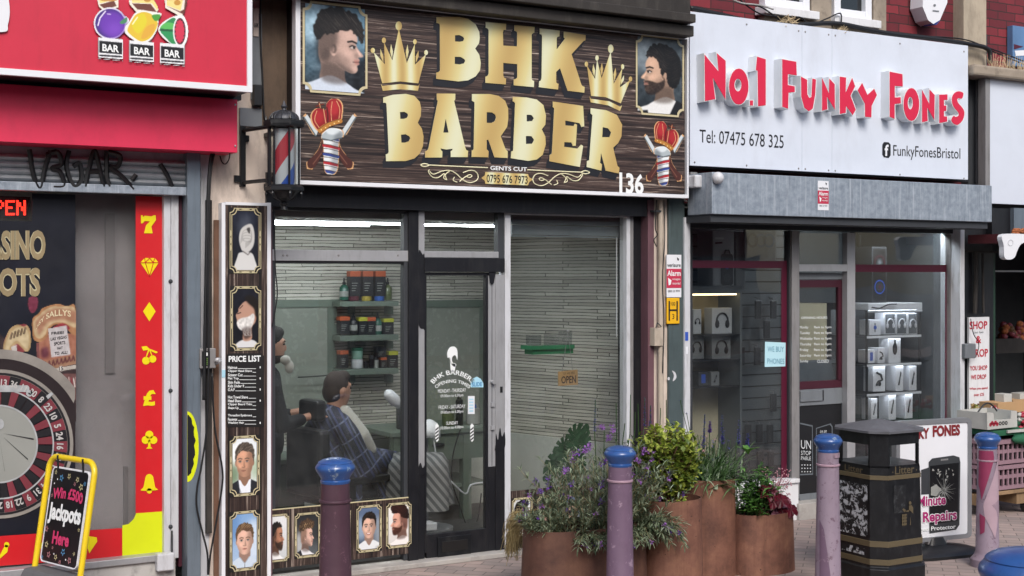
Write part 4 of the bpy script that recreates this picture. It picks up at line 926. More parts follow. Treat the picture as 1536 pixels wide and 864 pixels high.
# junction box, cables between the two shops
m = MB(M['white_frame']); m.boxp(236, 262, 832, 858, -.08, .06); jb = m.build('junction_box', bevel=.008, label='dirty white junction box at the foot of the arcade window frame', cat='junction box')
m = MB(M['dark_grey']); m.tube([P(258, 796, -.05), P(258, 834, -.05)], .006, 6); m.build('conduit', jb)
# ------------------------------------------------------------------ barber shop
YB = 1.7
bar = thing('barber_shop', (X(690), .1, 0), 'barber shopfront in the middle with black and bare metal window frames', 'shop')
shell(bar, XA, XB, YB, 2.33, M['strip_stone'], M['lino'], M['ceiling_white'], right=False)
m = MB(M['strip_stone']); XS0 = X(752, YB); m.add([(XS0, YB-.001, .05), (XB-.04, .3, .05), (XB-.04, .3, 2.33), (XS0, YB-.001, 2.33), (XB-.02, .12, .05), (XB-.02, .12, 2.33)], [(0, 1, 2, 3), (1, 4, 5, 2)]); m.build('angled_wall', bar)
m = MB(M['plaster']); zz = .63; m.box(XA+.06, XB-.06, YB-.012, YB-.001, .05, zz); m.add([(XS0-.012, YB-.013, .05), (XB-.052, .29, .05), (XB-.052, .29, zz), (XS0-.012, YB-.013, zz), (XB-.04, .3, zz), (XS0, YB, zz)], [(0, 1, 2, 3), (3, 2, 4, 5)]); build_each(m, 'dado', bar)
# pilasters
m = MB(M['cream_wall']); x0_, x1_, z0_, z1_ = R(314, 402, 296, 905, -.035, 360); m.box(x0_, x1_, -.035, .3, z0_, z1_); m.box(x0_, X(446, -.035), -.035, .3, z1_, P(360, -60, -.035).z); m.build('pilaster', bar)
m = MB(M['brown_panel']); x0, x1, z0, z1 = R(391, 446, -60, 188, -.05, 391); m.box(x0, x1, -.05, -.036, z0, z1); m.build('stained_panel', bar)
m = MB(M['cream_wall']); m.boxp(981, 1003, 290, 840, -.06, .4, 990); m.build('pilaster', bar)
m = MB(M['timber']); m.boxp(321, 334, 330, 905, -.05, .014, 330); m.build('timber_strip', bar, bevel=.002)
m = MB(M['pink_strip']); m.boxp(400, 408.5, 302, 870, -.045, .06, 404); m.boxp(972, 981, 300, 835, -.07, .3, 975); build_each(m, 'side_strip', bar)
# fascia below the sign
m = MB(M['black_paint']); m.boxp(400, 976, 270, 317, -.06, .16, 690); m.build('fascia', bar)
m = MB(M['black_paint']); m.boxp(408, 640, 843, 878, -.02, .14, 620); m.boxp(760, 975, 810, 860, -.02, .14, 765); build_each(m, 'sill_board', bar, bevel=.004)
m = MB(M['concrete']); x0, x1, _, _ = R(404, 985, 800, 860, -.12); m.box(x0, x1, -.1, .14, 0, .035); m.build('threshold', bar, bevel=.006)
# frames
def fr(mk, name, *boxes, y=0.0, d=.06, parent=None, bev=.002):
    m = MB(M[mk])
    for b in boxes: m.boxp(*b[:4], y if len(b) < 6 else b[5], d, b[4] if len(b) > 4 and b[4] else None)
    o_ = build_each(m, name, parent or bar, bevel=bev); return o_[0]
win = fr('silver', 'window_frame', (408, 613, 375, 391.5, 500), y=-.005, d=.07)
fr('dark_grey', 'window_surround', (408, 613, 313, 317, 500), (408, 413, 317, 848, 410), (606, 612.5, 317, 840, 610), parent=win)
fr('black_plastic', 'black_bar', (413, 606, 391.6, 395, 500), y=.004, parent=win)  # thin black line below the silver transom bar
m = MB(M['silver_dull'])
for px in (425, 431, 508, 597): m.ell(P(px, 383, -.006), (.008, .004, .008), 8, 5)
build_each(m, 'screw', win)
fr('black_paint', 'mullion', (613, 628, 317, 842, 620), y=-.015, d=.09)
fr('silver', 'door_jamb', (628, 637, 317, 706, 632), (743.5, 757, 412, 668, 750), y=-.01, d=.09)
fr('black_paint', 'painted_jamb', (628, 637, 706.2, 838, 632), (743.5, 757, 668.2, 829, 750), y=-.008, d=.09)
m = MB(M['black_paint']); m.pxs(cat_rom([(627.5, 381), (634, 382), (637.3, 390), (637.4, 486), (635, 493), (629, 490), (627.5, 470)], 4), -.0125); m.pxs(cat_rom([(743.4, 668), (744, 650), (747, 660), (750, 641), (753, 655), (757.1, 648), (757.1, 672), (743.4, 676)], 4), -.0125); m.pxs(cat_rom([(627.7, 712), (628, 700), (631, 694), (634, 702), (637.2, 698), (637.2, 712)], 4), -.0125); build_each(m, 'paint_drip', bar)
fr('white_frame', 'window_post', (757.5, 766, 317, 832, 760), (940, 945.5, 322, 740, 942), y=-.012, d=.09)
fr('silver', 'transom_bar', (637, 748, 377, 386.5, 690), y=-.005, d=.07); fr('dark_grey', 'transom_frame', (637, 748, 313, 317.5, 690), (747, 757.4, 313, 388, 750), y=.0)
fr('black_paint', 'door_header', (637, 757, 387, 408, 690), y=-.02, d=.08); m = MB(M['black_paint']); m.pxs([(733, 408), (744, 408), (741, 424), (738, 428), (735, 424)], -.013); build_each(m, 'paint_drip', bar)
# glass
def glass(px0, px1, pt, pb, name='pane', y=.03, ref=None, parent=None, mt='glass'):
    m = MB(M[mt]); a, b, c, d = R(px0, px1, pt, pb, y, ref); m.box(a, b, y, y+.006, c, d); return m.build(name, parent or bar)
glass(410, 611, 317, 377, ref=500, parent=win); glass(410, 611, 391, 768, ref=500, parent=win); glass(637, 748, 317, 378, ref=690, name='transom_pane')
wr = fr('white_frame', 'shop_window_frame', (766, 941, 317, 323.5, 850), y=-.005, d=.07); glass(766, 941, 320, 745, ref=850, parent=wr)
m = MB(M['black_paint']); m.boxp(950, 975, 318, 835, .02, .2, 960); m.use(M['silver_dull']).boxp(945.5, 950, 322, 800, -.002, .1, 947); m.build('reveal', bar)
# door leaf
door = None
def dp(mb, name, **k): return mb.build(name, door, **k)
m = MB(M['black_paint']); m.boxp(637.3, 743, 408.5, 413.5, -.001, .045, 690); m.boxp(637.3, 640, 413.5, 830, 0, .045, 638); m.boxp(729, 732.5, 413.5, 830, 0, .045, 731); m.boxp(640, 729, 797, 833, .0, .045, 690); m.boxp(732.5, 743, 700, 829, .0, .045, 738)
door = m.build('door', bar, bevel=.002)
m = MB(M['silver']); m.boxp(732.5, 743, 413.5, 699.8, -.004, .05, 738); m.use(M['dark_grey']).boxp(737.5, 738.5, 413.5, 699, -.0045, .002, 738); dp(m, 'door_stile', bevel=.002)
glass(640, 729, 413.5, 797, 'door_glass', .02, 690, door)
m = MB(M['silver']); m.lathe([(.0, -.02), (.014, -.02), (.016, 0), (.014, .02), (0, .02)], (0, 0, 0), 12)
m.v = [(P(740, 573, -.02).x+a, P(740, 573, -.02).y+c*.8, P(740, 573, -.02).z+b) for a, b, c in m.v]; m.boxp(737.5, 742.5, 604, 610, -.02, .02); m.boxp(737.5, 742.5, 639, 645, -.02, .02); dp(m, 'door_handle', smooth='auto')
m = MB(M['black_plastic']); m.boxp(750.5, 754, 580, 589, -.013, .004); m.build('keyhole', bar)
m = MB(M['black_iron']); m.boxp(657, 707, 804, 834, -.012, .012, 680); m.use(M['panel_black']).boxp(663, 702, 811, 827, -.015, .004, 680); dp(m, 'letter_slot', bevel=.003)
m = MB(M['text_white']); yd = .014
def arc(mb, t, pxc, pyc, rad, a0, a1, h, y, off=.02):
    v, f, asp = text_data(t, off); o = []
    for p, s in v:
        a = math.radians(a0+(a1-a0)*p); o.append(P(pxc+(rad+h*s)*math.cos(a), pyc-(rad+h*s)*math.sin(a), y))
    mb.add(o, f)
arc(m, 'BHK BARBERS', 679, 598, 36, 142, 38, 7, yd, .012); arc(m, 'OPENING TIMES', 679, 612, 38, 130, 50, 5, yd, .008)
for t, a, b, tp, bt in (('MONDAY - THURSDAY', 657, 699, 584, 589.5), ('09.00am to 6.30pm', 661, 695, 592, 597.5), ('FRIDAY - SATURDAY', 658, 698, 608.5, 614), ('09.00am to 6.00pm', 661, 695, 616.5, 622), ('SUNDAY', 669.5, 687, 632.5, 637.5), ('10.00am to 4.00pm', 661, 695, 640, 645.5)): m.textp(t, a, b, tp, bt, yd, .0)
m.pxs([cat_rom([(671, 528), (675, 521), (682, 520), (686, 526), (686, 540), (684, 534), (681, 533), (678, 537), (679, 544), (683, 545), (684, 549), (680, 549.5), (676, 544), (674, 536), (671.5, 537)], 3)], yd)
m.pxs(cat_rom([(675, 535), (677, 545), (683, 546), (682, 556), (679, 559), (676, 554)], 3), yd)
for px in (655.5, 708): 
    m.pxs(rrect(X(px-2.6, yd), X(px+2.6, yd), P(px, 662, yd).z, P(px, 636, yd).z, .012) if False else [(px-2.6, 638), (px, 635), (px+2.6, 638), (px+2.6, 660), (px, 663), (px-2.6, 660)], yd)
m.use(M['text_black'])
for px in (655.5, 708):
    for k in range(4): m.pxs([(px-2.4, 644+5*k), (px+2.4, 640+5*k), (px+2.4, 642.4+5*k), (px-2.4, 646.4+5*k)], yd-.002)
dp(m, 'door_lettering')
mm('slide_blue', '#a8d4e6', .5)
m = MB(M['slide_blue']); m.pxs([(706, 581), (706, 575), (709, 568), (715, 565), (721, 568), (725, 575), (725, 581)], yd); m.use(mm('slide_text', '#3f86b8', .5)).textp('SLIDE', 708, 723, 573.5, 580, yd-.002, .02); m.use(M['white_clean']).pxs([(702, 594), (712, 594), (712, 621), (702, 621)], yd); m.use(M['slide_blue'])
for k in range(5): m.pxs([(704, 598+4.4*k), (710, 598+4.4*k), (710, 600+4.4*k), (704, 600+4.4*k)], yd-.002)
dp(m, 'sticker')

# ------------------------------------------------------------------ framed portraits
def framed(parent, rect, y, cv, nr=.035, name='portrait', lab=None, plate=True, gw=.0042, orn=True):
    x0, x1, z0, z1 = rect; w = x1-x0
    print_obj(name, cv, (x0+.004, x1-.004, z0+.004, z1-.004), y, M['print'], parent, lab)
    b = .1*w if plate else 0.0
    m = MB(M['panel_black'])
    hole = notched(x0, x1, z0, z1, nr)
    if plate: m.sheet([[(x0-b, z0-b), (x1+b, z0-b), (x1+b, z1+b), (x0-b, z1+b)], hole], y-.0015)
    else:
        for (cx, cz) in ((x0, z0), (x0, z1), (x1, z0), (x1, z1)): pass
    m.use(M['gold_line'])
    m.sheet([notched(x0-gw, x1+gw, z0-gw, z1+gw, nr), hole], y-.003)
    if plate:
        o1 = notched(x0-b*.9, x1+b*.9, z0-b*.9, z1+b*.9, nr*.9); o2 = notched(x0-b*.9+gw, x1+b*.9-gw, z0-b*.9+gw, z1+b*.9-gw, nr*.9); m.sheet([o1, o2], y-.003)
        if orn:
            zc = (z0+z1)/2; xc = (x0+x1)/2
            for sx in (x0-b*.5, x1+b*.5):
                for k in (-1, 0, 1): m.sheet(circ(sx, zc+k*.045, b*.22, 8, .02), y-.003)
            for sz in (z0-b*.5, z1+b*.5): m.sheet(circ(xc, sz, .03, 8, b*.2), y-.003); m.sheet(circ(xc-.05, sz, .012, 6, b*.2), y-.003); m.sheet(circ(xc+.05, sz, .012, 6, b*.2), y-.003)
    return m.build('picture_border', parent)
# strips of pictures under the windows
yp = -.012
stl = thing('picture_strip', P(510, 850, yp), 'low wood print strip of haircut photos under the left barber window', 'poster strip')
m = MB(M['wood_vertical']); m.boxp(404, 619, 756, 842, yp+.001, .012, 510); m.build('backing', stl)
m = MB(M['gold_line']); m.boxp(404, 619, 755, 756.3, yp-.001, .013, 510); m.build('trim', stl)
yq = yp-.002
framed(stl, R(404, 431, 774, 840, yq, 416), yq, pic_fade_man(), .02); framed(stl, R(445, 477.5, 772, 833, yq, 460), yq, pic_curly_boy(), .02)
framed(stl, R(537.5, 569.5, 761, 824.5, yq, 553), yq, pic_smiling_boy(), .02); framed(stl, R(582, 614, 757, 818, yq, 598), yq, pic_bearded(), .02)
framed(stl, R(491, 523, 766, 829, yq, 506), yq, pic_fade_man(), .02)
st2 = thing('picture_strip', P(850, 800, yp), 'low wood print strip of haircut photos half hidden behind the planter', 'poster strip')
m = MB(M['wood_vertical']); m.boxp(765, 941, 737, 812, yp+.001, .012, 766); m.build('backing', st2)
framed(st2, R(770, 796, 750, 806, yq, 772), yq, pic_bearded_right(), .02); framed(st2, R(808, 834, 747, 803, yq, 812), yq, pic_curly_boy(), .02); framed(st2, R(846, 872, 745, 801, yq, 850), yq, pic_smiling_boy(), .02)
# price list column
YP = -.1
pr = thing('price_board', P(368, 864, YP), 'tall narrow price list board with four framed photos beside the barber pole', 'price board')
x0, x1, z0, z1 = R(338, 401, 308, 900, YP, 368)
m = MB(M['wood_vertical']); m.box(x0, x1, YP, YP+.06, z0, z1); m.build('panel', pr)
m = MB(M['white_clean']); m.boxp(332.5, 338, 304, 905, YP-.004, .066, 335); m.boxp(401, 406.5, 304, 905, YP-.004, .066, 404); m.box(X(338, YP), X(401, YP), YP-.004, YP+.062, z1, z1+.018); m.build('trim', pr)
y = YP-.003
framed(pr, R(348, 388, 316, 406, y, 368), y, pic_towel(), .03); framed(pr, R(349, 388, 433, 522, y, 368), y, pic_shave(), .03)
framed(pr, R(348, 386, 657, 740, y, 368), y, pic_grey_man(), .03); framed(pr, R(348, 386, 770, 852, y, 368), y, pic_boy_side_part(), .03)
m = MB(M['panel_black']); pxl = [(340, 532), (346, 530), (392, 530), (396, 534), (396, 640), (341, 641)]; m.pxs(pxl, y); m.use(M['text_white']); tx_px(m, 'PRICE LIST', (343, 534, 543, 391, 533, 542.5), y-.002, .03)
for i, t in enumerate(('Haircut', 'Clipper Head Shave', 'Scissor Cut', 'Flat Top', 'Skin Fade', 'Kids Under 9', 'O.A.P', '', 'Hot Towel Shave', 'Head Shave', 'Clipper Beard Trim', 'Shape Up', '', 'Threading Eyebrows', 'Facewax', 'Washing Hair')):
    if not t: continue
    py = 549+5.55*i; w = min(2.0*len(t), 36)
    tx_px(m, t, (342, py, py+4.4, 342+w, py, py+4.4), y-.002, .02)
    m.pxs([(343+w, py+3.6), (384, py+3.6), (384, py+4.3), (343+w, py+4.3)], y-.002)
    m.pxs([(389.5, py+.5), (391, py+.5), (391, py+3.5), (389.5, py+3.5)], y-.002) if i % 3 == 0 else None
m.build('price_text', pr)
m = MB(M['slide_blue']); m.boxp(333, 338, 555, 566, YP-.008, .004, 335); m.build('tape', pr)

# ------------------------------------------------------------------ the big sign
YS = -.22
x0, x1, z0, z1 = R(443, 1032.5, -12.6, 297, YS, 1032.5); _, _, z0, z1 = R(443, 1032.5, 54.5, 297.5, YS, 1032.5)
bs = thing('shop_sign', ((x0+x1)/2, YS+.08, z0), 'wood grain barber sign board with big gold letters and two crowns', 'sign')
m = MB(M['sign_wood']); m.box(x0+.03, x1-.03, YS+.004, YS+.05, z0+.03, z1-.03); m.build('panel', bs)
m = MB(M['white_clean']); fw = .032
m.box(x0, x0+fw, YS-.006, YS+.06, z0, z1); m.box(x1-fw*.45, x1, YS-.006, YS+.06, z0, z1); m.box(x0+fw, x1-fw*.45, YS-.006, YS+.06, z1-fw*.8, z1); m.box(x0+fw, x1-fw*.45, YS-.006, YS+.06, z0, z0+fw*.8); m.build('frame', bs, bevel=.002)
m = MB(M['black_paint']); m.box(x0+.004, x1-.004, YS+.05, -.06, z0+.004, z1-.004); m.build('case', bs)
ZD = 6.173
def za(pts, ox, oy, k=ZD): return [(ox+a/k, oy+b/k) for a, b in pts]
G = []
G.append([za([(648,95),(860,95),(940,112),(1010,165),(1043,235),(1047,290),(1040,340),(1005,388),(1043,445),(1057,520),(1050,590),(1010,645),(940,682),(850,692),(645,668),(645,610),(668,605),(680,590),(678,165),(668,155),(648,150)],550,10), za([(818,265),(860,262),(895,280),(904,298),(895,318),(860,325),(818,322)],550,10), za([(816,463),(870,465),(905,485),(914,503),(900,525),(860,535),(816,530)],550,10)])
G.append([za([(1103-1173,142),(1292-1173,158),(1290-1173,215),(1268-1173,215),(1262-1173,240),(92,360),(220,368),(222,240),(215,228),(196,222),(196,170),(383,187),(380,240),(362,250),(355,262),(355,665),(362,682),(378,688),(376,745),(190,728),(190,672),(212,668),(222,655),(222,532),(92,520),(92,640),(100,658),(118,665),(115,720),(1100-1173,705),(1100-1173,648),(1120-1173,640),(1130-1173,620),(1130-1173,215),(1120-1173,200),(1103-1173,195)],740,10)])
G.append([za([(430,200),(615,222),(612,275),(592,282),(587,295),(587,398),(665,295),(653,285),(653,230),(855,262),(853,312),(835,318),(725,440),(815,720),(825,735),(845,742),(843,797),(688,778),(618,570),(582,605),(582,700),(590,710),(604,715),(600,768),(422,745),(425,690),(440,685),(447,665),(453,270),(447,258),(430,252)],740,10)])
G.append([za([(92,100),(180,75),(300,66),(380,85),(430,140),(443,200),(440,270),(412,335),(450,390),(465,460),(460,550),(430,620),(380,665),(300,688),(118,690),(116,628),(135,620),(143,605),(122,160),(112,148),(92,150)],560,130), za([(247,236),(290,233),(318,250),(323,268),(310,290),(280,298),(250,298)],560,130), za([(256,445),(300,440),(335,460),(343,478),(330,505),(295,518),(260,518)],560,130)])
G.append([za([(588,63),(760,65),(758,120),(748,130),(850,560),(860,585),(878,595),(874,652),(717,652),(717,596),(730,590),(735,575),(680,582),(622,572),(630,592),(640,598),(638,656),(480,656),(480,598),(497,592),(510,575),(598,130),(588,122)],560,130), za([(670,295),(697,425),(648,425)],560,130)])
G.append([za([(914,68),(1080,68),(1160,85),(1220,130),(1248,200),(1250,290),(1240,370),(1180,460),(1225,580),(1245,600),(1243,660),(1122,654),(1065,490),(1050,495),(1050,580),(1068,598),(1065,654),(910,650),(912,592),(930,580),(938,145),(914,130)],560,130), za([(1050,236),(1100,238),(1130,260),(1137,290),(1125,320),(1095,336),(1050,335)],560,130)])
K4 = 5.082
G.append([za([(47,78),(150,82),(230,98),(280,140),(300,220),(295,290),(268,325),(295,380),(298,440),(275,520),(230,555),(165,566),(32,545),(35,495),(50,488),(65,125),(55,115),(47,112)],760,130,K4), za([(153,213),(190,216),(208,240),(195,262),(153,265)],760,130,K4), za([(147,375),(190,378),(210,405),(195,435),(147,436)],760,130,K4)])
G.append([za([(352,113),(583,147),(592,302),(570,308),(556,278),(447,258),(447,295),(512,300),(520,282),(537,290),(532,365),(527,450),(505,452),(495,425),(440,422),(438,458),(540,472),(568,442),(583,452),(558,612),(326,568),(328,522),(345,510),(363,165),(352,155)],760,130,K4)])
G.append([za([(640,163),(760,180),(840,215),(880,290),(875,380),(850,430),(812,465),(845,605),(860,618),(856,662),(755,640),(720,505),(712,580),(727,592),(722,640),(610,612),(612,568),(630,560),(655,215),(640,205)],760,130,K4), za([(733,308),(775,318),(797,350),(785,385),(728,385)],760,130,K4)])
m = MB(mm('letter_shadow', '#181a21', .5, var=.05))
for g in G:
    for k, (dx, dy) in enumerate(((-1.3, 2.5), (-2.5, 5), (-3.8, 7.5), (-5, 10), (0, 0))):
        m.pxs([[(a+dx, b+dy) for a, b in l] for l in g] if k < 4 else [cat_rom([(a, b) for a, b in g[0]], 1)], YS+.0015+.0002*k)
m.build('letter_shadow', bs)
mm('gold_edge', '#e7e2bd', .4, var=.03)
for g in G:
    m = MB(M['gold']); m.pxp(g, YS-.003, .003, M['gold_edge']); m.build('letter', bs)
# crowns
def crown(balls, body, band, feath, ox, oy, k, band_px=False):
    m = MB(M['gold_crown']); yc = YS+.001
    for bx, by, rx, ry in balls: m.pxs(circ(ox+bx/k, oy+by/k, rx/k, 14, ry/k), yc)
    m.pxs(za(body, ox, oy, k), yc)
    m.pxs(band if band_px else za(band, ox, oy, k), yc)
    for (ax, ay, bx, by) in feath:
        cx_, cy_ = ox+(ax+bx)/2/k, oy+(ay+by)/2/k; m.pxs([(ox+ax/k, oy+ay/k), (cx_+2.2, cy_), (ox+bx/k, oy+by/k), (cx_-2.2, cy_)], yc)
    return m.build('crown', bs)
crown([(57, 405, 20, 24), (160, 312, 19, 26), (297, 178, 30, 42), (447, 325, 17, 24), (550, 425, 18, 24)], [(65, 420), (168, 532), (162, 332), (238, 498), (298, 205), (372, 522), (445, 345), (447, 537), (550, 440), (478, 710), (310, 692), (145, 710)], [(132, 712), (145, 734), (310, 716), (478, 734), (490, 715), (475, 778), (310, 764), (150, 780)], [(127, 390, 155, 520), (225, 345, 235, 480), (378, 350, 372, 490), (480, 405, 455, 520)], 550, 10, ZD)
crown([(862, 532, 16, 24), (960, 475, 16, 26), (1087, 390, 26, 40), (1197, 557, 15, 24), (1270, 670, 16, 24)], [(868, 545), (942, 670), (960, 488), (1003, 662), (1087, 415), (1115, 714), (1195, 570), (1172, 747), (1268, 680), (1180, 895), (1040, 838), (905, 826)], [(884, 144), (886, 148), (914, 152), (930, 160), (933, 158), (930, 166.5), (912, 158), (886, 153.5)], [(925, 530, 935, 650), (1005, 520, 1003, 640), (1132, 565, 1120, 690), (1210, 635, 1180, 725)], 740, 10, ZD, True)
framed(bs, (X(457, YS), X(548, YS), P(457, 134.5, YS).z, P(457, 3.5, YS).z), YS+.001, pic_sign_left(), .05, plate=False, gw=.014)
framed(bs, (X(956, YS), X(1023.5, YS), P(956, 168.5, YS).z, P(956, 53.5, YS).z), YS+.001, pic_sign_right(), .05, plate=False, gw=.014)
emb = pic_emblem()
print_px('emblem', emb, 454, 536, 148, 262, YS+.002, M['print'], bs); 
o = print_px('emblem', emb, 1027, 965, 182, 279, YS+.002, M['print'], bs)
# small writing
m = MB(M['text_white']); y = YS-.0005
tx_px(m, 'GENTS CUT', (735.5, 248.6, 255, 790.5, 251, 257.3), y, .02); tx_px(m, '136', (929, 257.5, 290, 965.5, 261.5, 292), y, .03); m.use(M['white_clean'])
m.build('lettering', bs)
m = MB(M['gold_crown']); m.pxs([(728, 258), (792, 261), (794, 266), (800, 269), (794, 273), (792, 278), (728, 275.5), (727, 271), (722, 267), (727, 263)], YS+.0005); pl_ = m.build('number_plate', bs)
m = MB(M['text_black']); tx_px(m, '0795 676 7973', (730, 261.5, 273.5, 791.5, 264, 276), YS-.001, .01); m.build('number', pl_)
m = MB(M['gold_edge'])
def fl(pts, r=.0042, close=False): m.tube([P(a, b, YS+.001) for a, b in cat_rom(pts, 6, close)], r, 5)
def zb(pts): return [(630+a/5.908, 230+b/5.908) for a, b in pts]
fl(zb([(80, 105), (600, 128)])); fl(zb([(950, 147), (1430, 168)])); fl(zb([(5, 104), (40, 92), (80, 105), (40, 118)]), .004, True); fl(zb([(1430, 168), (1465, 154), (1503, 170), (1465, 182)]), .004, True)
LF = [[(85, 145), (75, 165), (110, 210), (160, 215), (215, 180), (210, 220), (240, 235)], [(85, 160), (120, 185), (190, 160), (260, 152), (320, 180), (380, 235), (440, 260), (500, 240), (515, 200), (490, 160), (440, 152), (380, 172)], [(350, 250), (400, 210), (440, 190), (460, 200), (440, 215), (410, 205)], [(235, 230), (225, 190), (260, 160)], [(305, 210), (295, 240), (330, 255)]]
for l in LF: fl(zb(l), .0035)
for l in LF: fl(zb([(1515-(a-0)*1.0, b+27) for a, b in l]), .0035)
build_each(m, 'flourish', bs)
# wooden cornice over the sign
m = MB(M['dark_timber']); yk = -.34
a, b, c, d = R(380, 1041, 38, 54, yk, 1035); m.box(a, b, yk, -.02, c, d); a, b, c, d = R(380, 1044, 20, 33, yk-.06, 1035); m.box(a, b, yk-.06, -.02, c, d)
a, b, c, d = R(380, 1036, 10, 38, -.28, 1035); m.box(a, b, -.28, -.02, c+.03, d+.2)
m.build('cornice', bar, bevel=.006)

# barber pole lantern on its bracket
yl = -.36
lc = P(426, 287, yl); k = 1/ (FPX/((P(426, 0, yl)-Vector((0, -DIST, CAMH))).dot(Vector((SP, CP, 0)))))   # metres per photo pixel here
ln = thing('barber_pole', lc, 'glass barber pole lantern with red white and blue stripes on an iron bracket', 'barber pole')
zb0 = lambda py: P(426, py, yl).z
def hexp(r, py): return (r*k, zb0(py))
mm('pole_white', '#c9cbd0', .35); 
def pole_stripes():
    m, b, lk = newmat('pole_stripes'); g = _n(m, 'ShaderNodeTexCoord'); s = _n(m, 'ShaderNodeSeparateXYZ'); lk.new(g.outputs['Object'], s.inputs[0])
    at = _n(m, 'ShaderNodeMath', operation='ARCTAN2'); lk.new(s.outputs[1], at.inputs[0]); lk.new(s.outputs[0], at.inputs[1])
    dv = _n(m, 'ShaderNodeMath', operation='MULTIPLY_ADD'); lk.new(at.outputs[0], dv.inputs[0]); dv.inputs[1].default_value = -1/(2*math.pi); 
    zs = _n(m, 'ShaderNodeMath', operation='MULTIPLY'); lk.new(s.outputs[2], zs.inputs[0]); zs.inputs[1].default_value = 1.75; lk.new(zs.outputs[0], dv.inputs[2])
    fr_ = _n(m, 'ShaderNodeMath', operation='FRACT'); lk.new(dv.outputs[0], fr_.inputs[0])
    r = ramp(m, [(0, '#a4a6ad'), (.2, '#23438f'), (.42, '#a4a6ad'), (.55, '#a4a6ad'), (.62, '#9c2f3b'), (.88, '#a4a6ad')]); r.color_ramp.interpolation = 'CONSTANT'; lk.new(fr_.outputs[0], r.inputs[0])
    lk.new(r.outputs[0], b.inputs['Base Color']); b.inputs['Roughness'].default_value = .3; return m
M['pole_stripes'] = pole_stripes()
m = MB(M['pole_stripes']); m.lathe([(16*k, zb0(277)), (16*k, zb0(194))], (lc.x, lc.y, 0), 32); m.build('striped_cylinder', ln, smooth='auto')
m = MB(M['glass_clear']); m.lathe([(22*k, zb0(278)), (22*k, zb0(193))], (lc.x, lc.y, 0), 6, a0=math.pi/6); m.build('lantern_glass', ln)
m = MB(M['black_iron'])
for i in range(6):
    a = math.pi/6+i*math.pi/3; m.tube([(lc.x+22.5*k*math.cos(a), lc.y+22.5*k*math.sin(a), zb0(279)), (lc.x+22.5*k*math.cos(a), lc.y+22.5*k*math.sin(a), zb0(192))], .007, 6)
    m.lathe([(.0, zb0(172)), (.006, zb0(176)), (.011, zb0(180)), (.007, zb0(184)), (.016, zb0(188))][::-1], (lc.x+27*k*math.cos(a), lc.y+27*k*math.sin(a), 0), 8)
    m.lathe([(.0, zb0(300)), (.007, zb0(296)), (.012, zb0(291)), (.008, zb0(288)), (.013, zb0(284))], (lc.x+26*k*math.cos(a), lc.y+26*k*math.sin(a), 0), 8)
    m.tube([(lc.x+22*k*math.cos(a), lc.y+22*k*math.sin(a), zb0(285)), (lc.x+14*k*math.cos(a), lc.y+14*k*math.sin(a), zb0(298)), (lc.x, lc.y, zb0(303))], .006, 6)
m.lathe([hexp(22, 192.5), hexp(30, 191), hexp(31, 187), hexp(31, 182), hexp(26, 180), hexp(20, 179.5)][::1], (lc.x, lc.y, 0), 6, a0=math.pi/6)
m.lathe([hexp(24, 288), hexp(30, 286), hexp(30, 281), hexp(26, 278)], (lc.x, lc.y, 0), 6, a0=math.pi/6)
m.lathe([hexp(6, 314), hexp(4, 310), hexp(7, 306), hexp(4, 303), hexp(15, 297), hexp(22, 288)], (lc.x, lc.y, 0), 12)
m.build('lantern_frame', ln)
m = MB(mm('dome_iron_lit', '#3c3e44', .45, .4, bump=.2, dirt=.4, dcol='#77777a')); dome = [(22*math.cos(t), 180-14*math.sin(t)) for t in [i*math.pi/16 for i in range(8)]]  # lighter copy of the iron, daylight on the dome put into its colour
m.lathe([hexp(r, py) for r, py in dome]+[hexp(4, 166), hexp(3, 163), hexp(5, 160), hexp(3, 157), hexp(1.5, 153), hexp(0.01, 150)], (lc.x, lc.y, 0), 24)
for i in range(12):
    a = i*math.pi/6; m.tube([(lc.x+(r+.4)*k*math.cos(a), lc.y+(r+.4)*k*math.sin(a), zb0(py-.2)) for r, py in dome], .004, 5)
m.build('dome', ln, smooth='auto')
m = MB(M['black_iron'])
for py in (196, 274): m.box(lc.x-.015, lc.x+.015, lc.y, -.036, zb0(py+3), zb0(py-3))
xx = X(364, -.05); m.box(X(360, -.05), X(368, -.05), -.06, -.036, P(364, 280, -.05).z, P(364, 190, -.05).z)
for py in (196, 274): m.tube([(xx, -.05, P(364, py, -.05).z), (lc.x-22*k, lc.y, P(364, py, -.05).z)], .013, 6)
m.tube([(lc.x-23*k, lc.y, zb0(281)), (lc.x-23*k, lc.y, zb0(188))], .012, 6); m.boxp(352, 364, 263, 273, -.056, .02, 358); m.boxp(367, 374, 203, 212, -.056, .02, 370)
m.build('bracket', ln)

# bits on the left pilaster
m = MB(M['mid_grey']); m.boxp(377, 393, 20, 150, -.052, .015, 385); m.boxp(360, 393, 163, 190, -.052, .015, 385); m.build('grey_patch', bar)
m = MB(M['cream_wall']); m.boxp(380, 388, 12, 54, -.06, .01); m.use(M['text_black']).textp('ALARMS', 380.5, 387.5, 34, 41, -.062, .02); m.build('alarm_plate', label='small cream plate reading ALARMS high beside the red signboard', cat='plate')
m = MB(M['black_plastic']); m.boxp(381, 394, 126, 158, -.09, .05); m.build('cable_box', bevel=.006, label='small black cable box under the cream plate beside the red sign', cat='cable box')
def cable(name, lst, r, label, mt='cable', group=None, y=-.06):
    m = MB(M[mt])
    for pts in lst: m.tube([P(p[0], p[1], p[2] if len(p) > 2 else y) for p in cat_rom([q if len(q) > 2 else (*q, y) for q in pts], 8, False)], r, 6)
    return m.build(name, smooth=True, label=label, cat='cable', group=group)
cable('cable', [[(391, -20), (391, 60), (394, 120), (396, 170), (398, 180)]], .006, 'black beaded cable running down past the small cable box to the lantern')
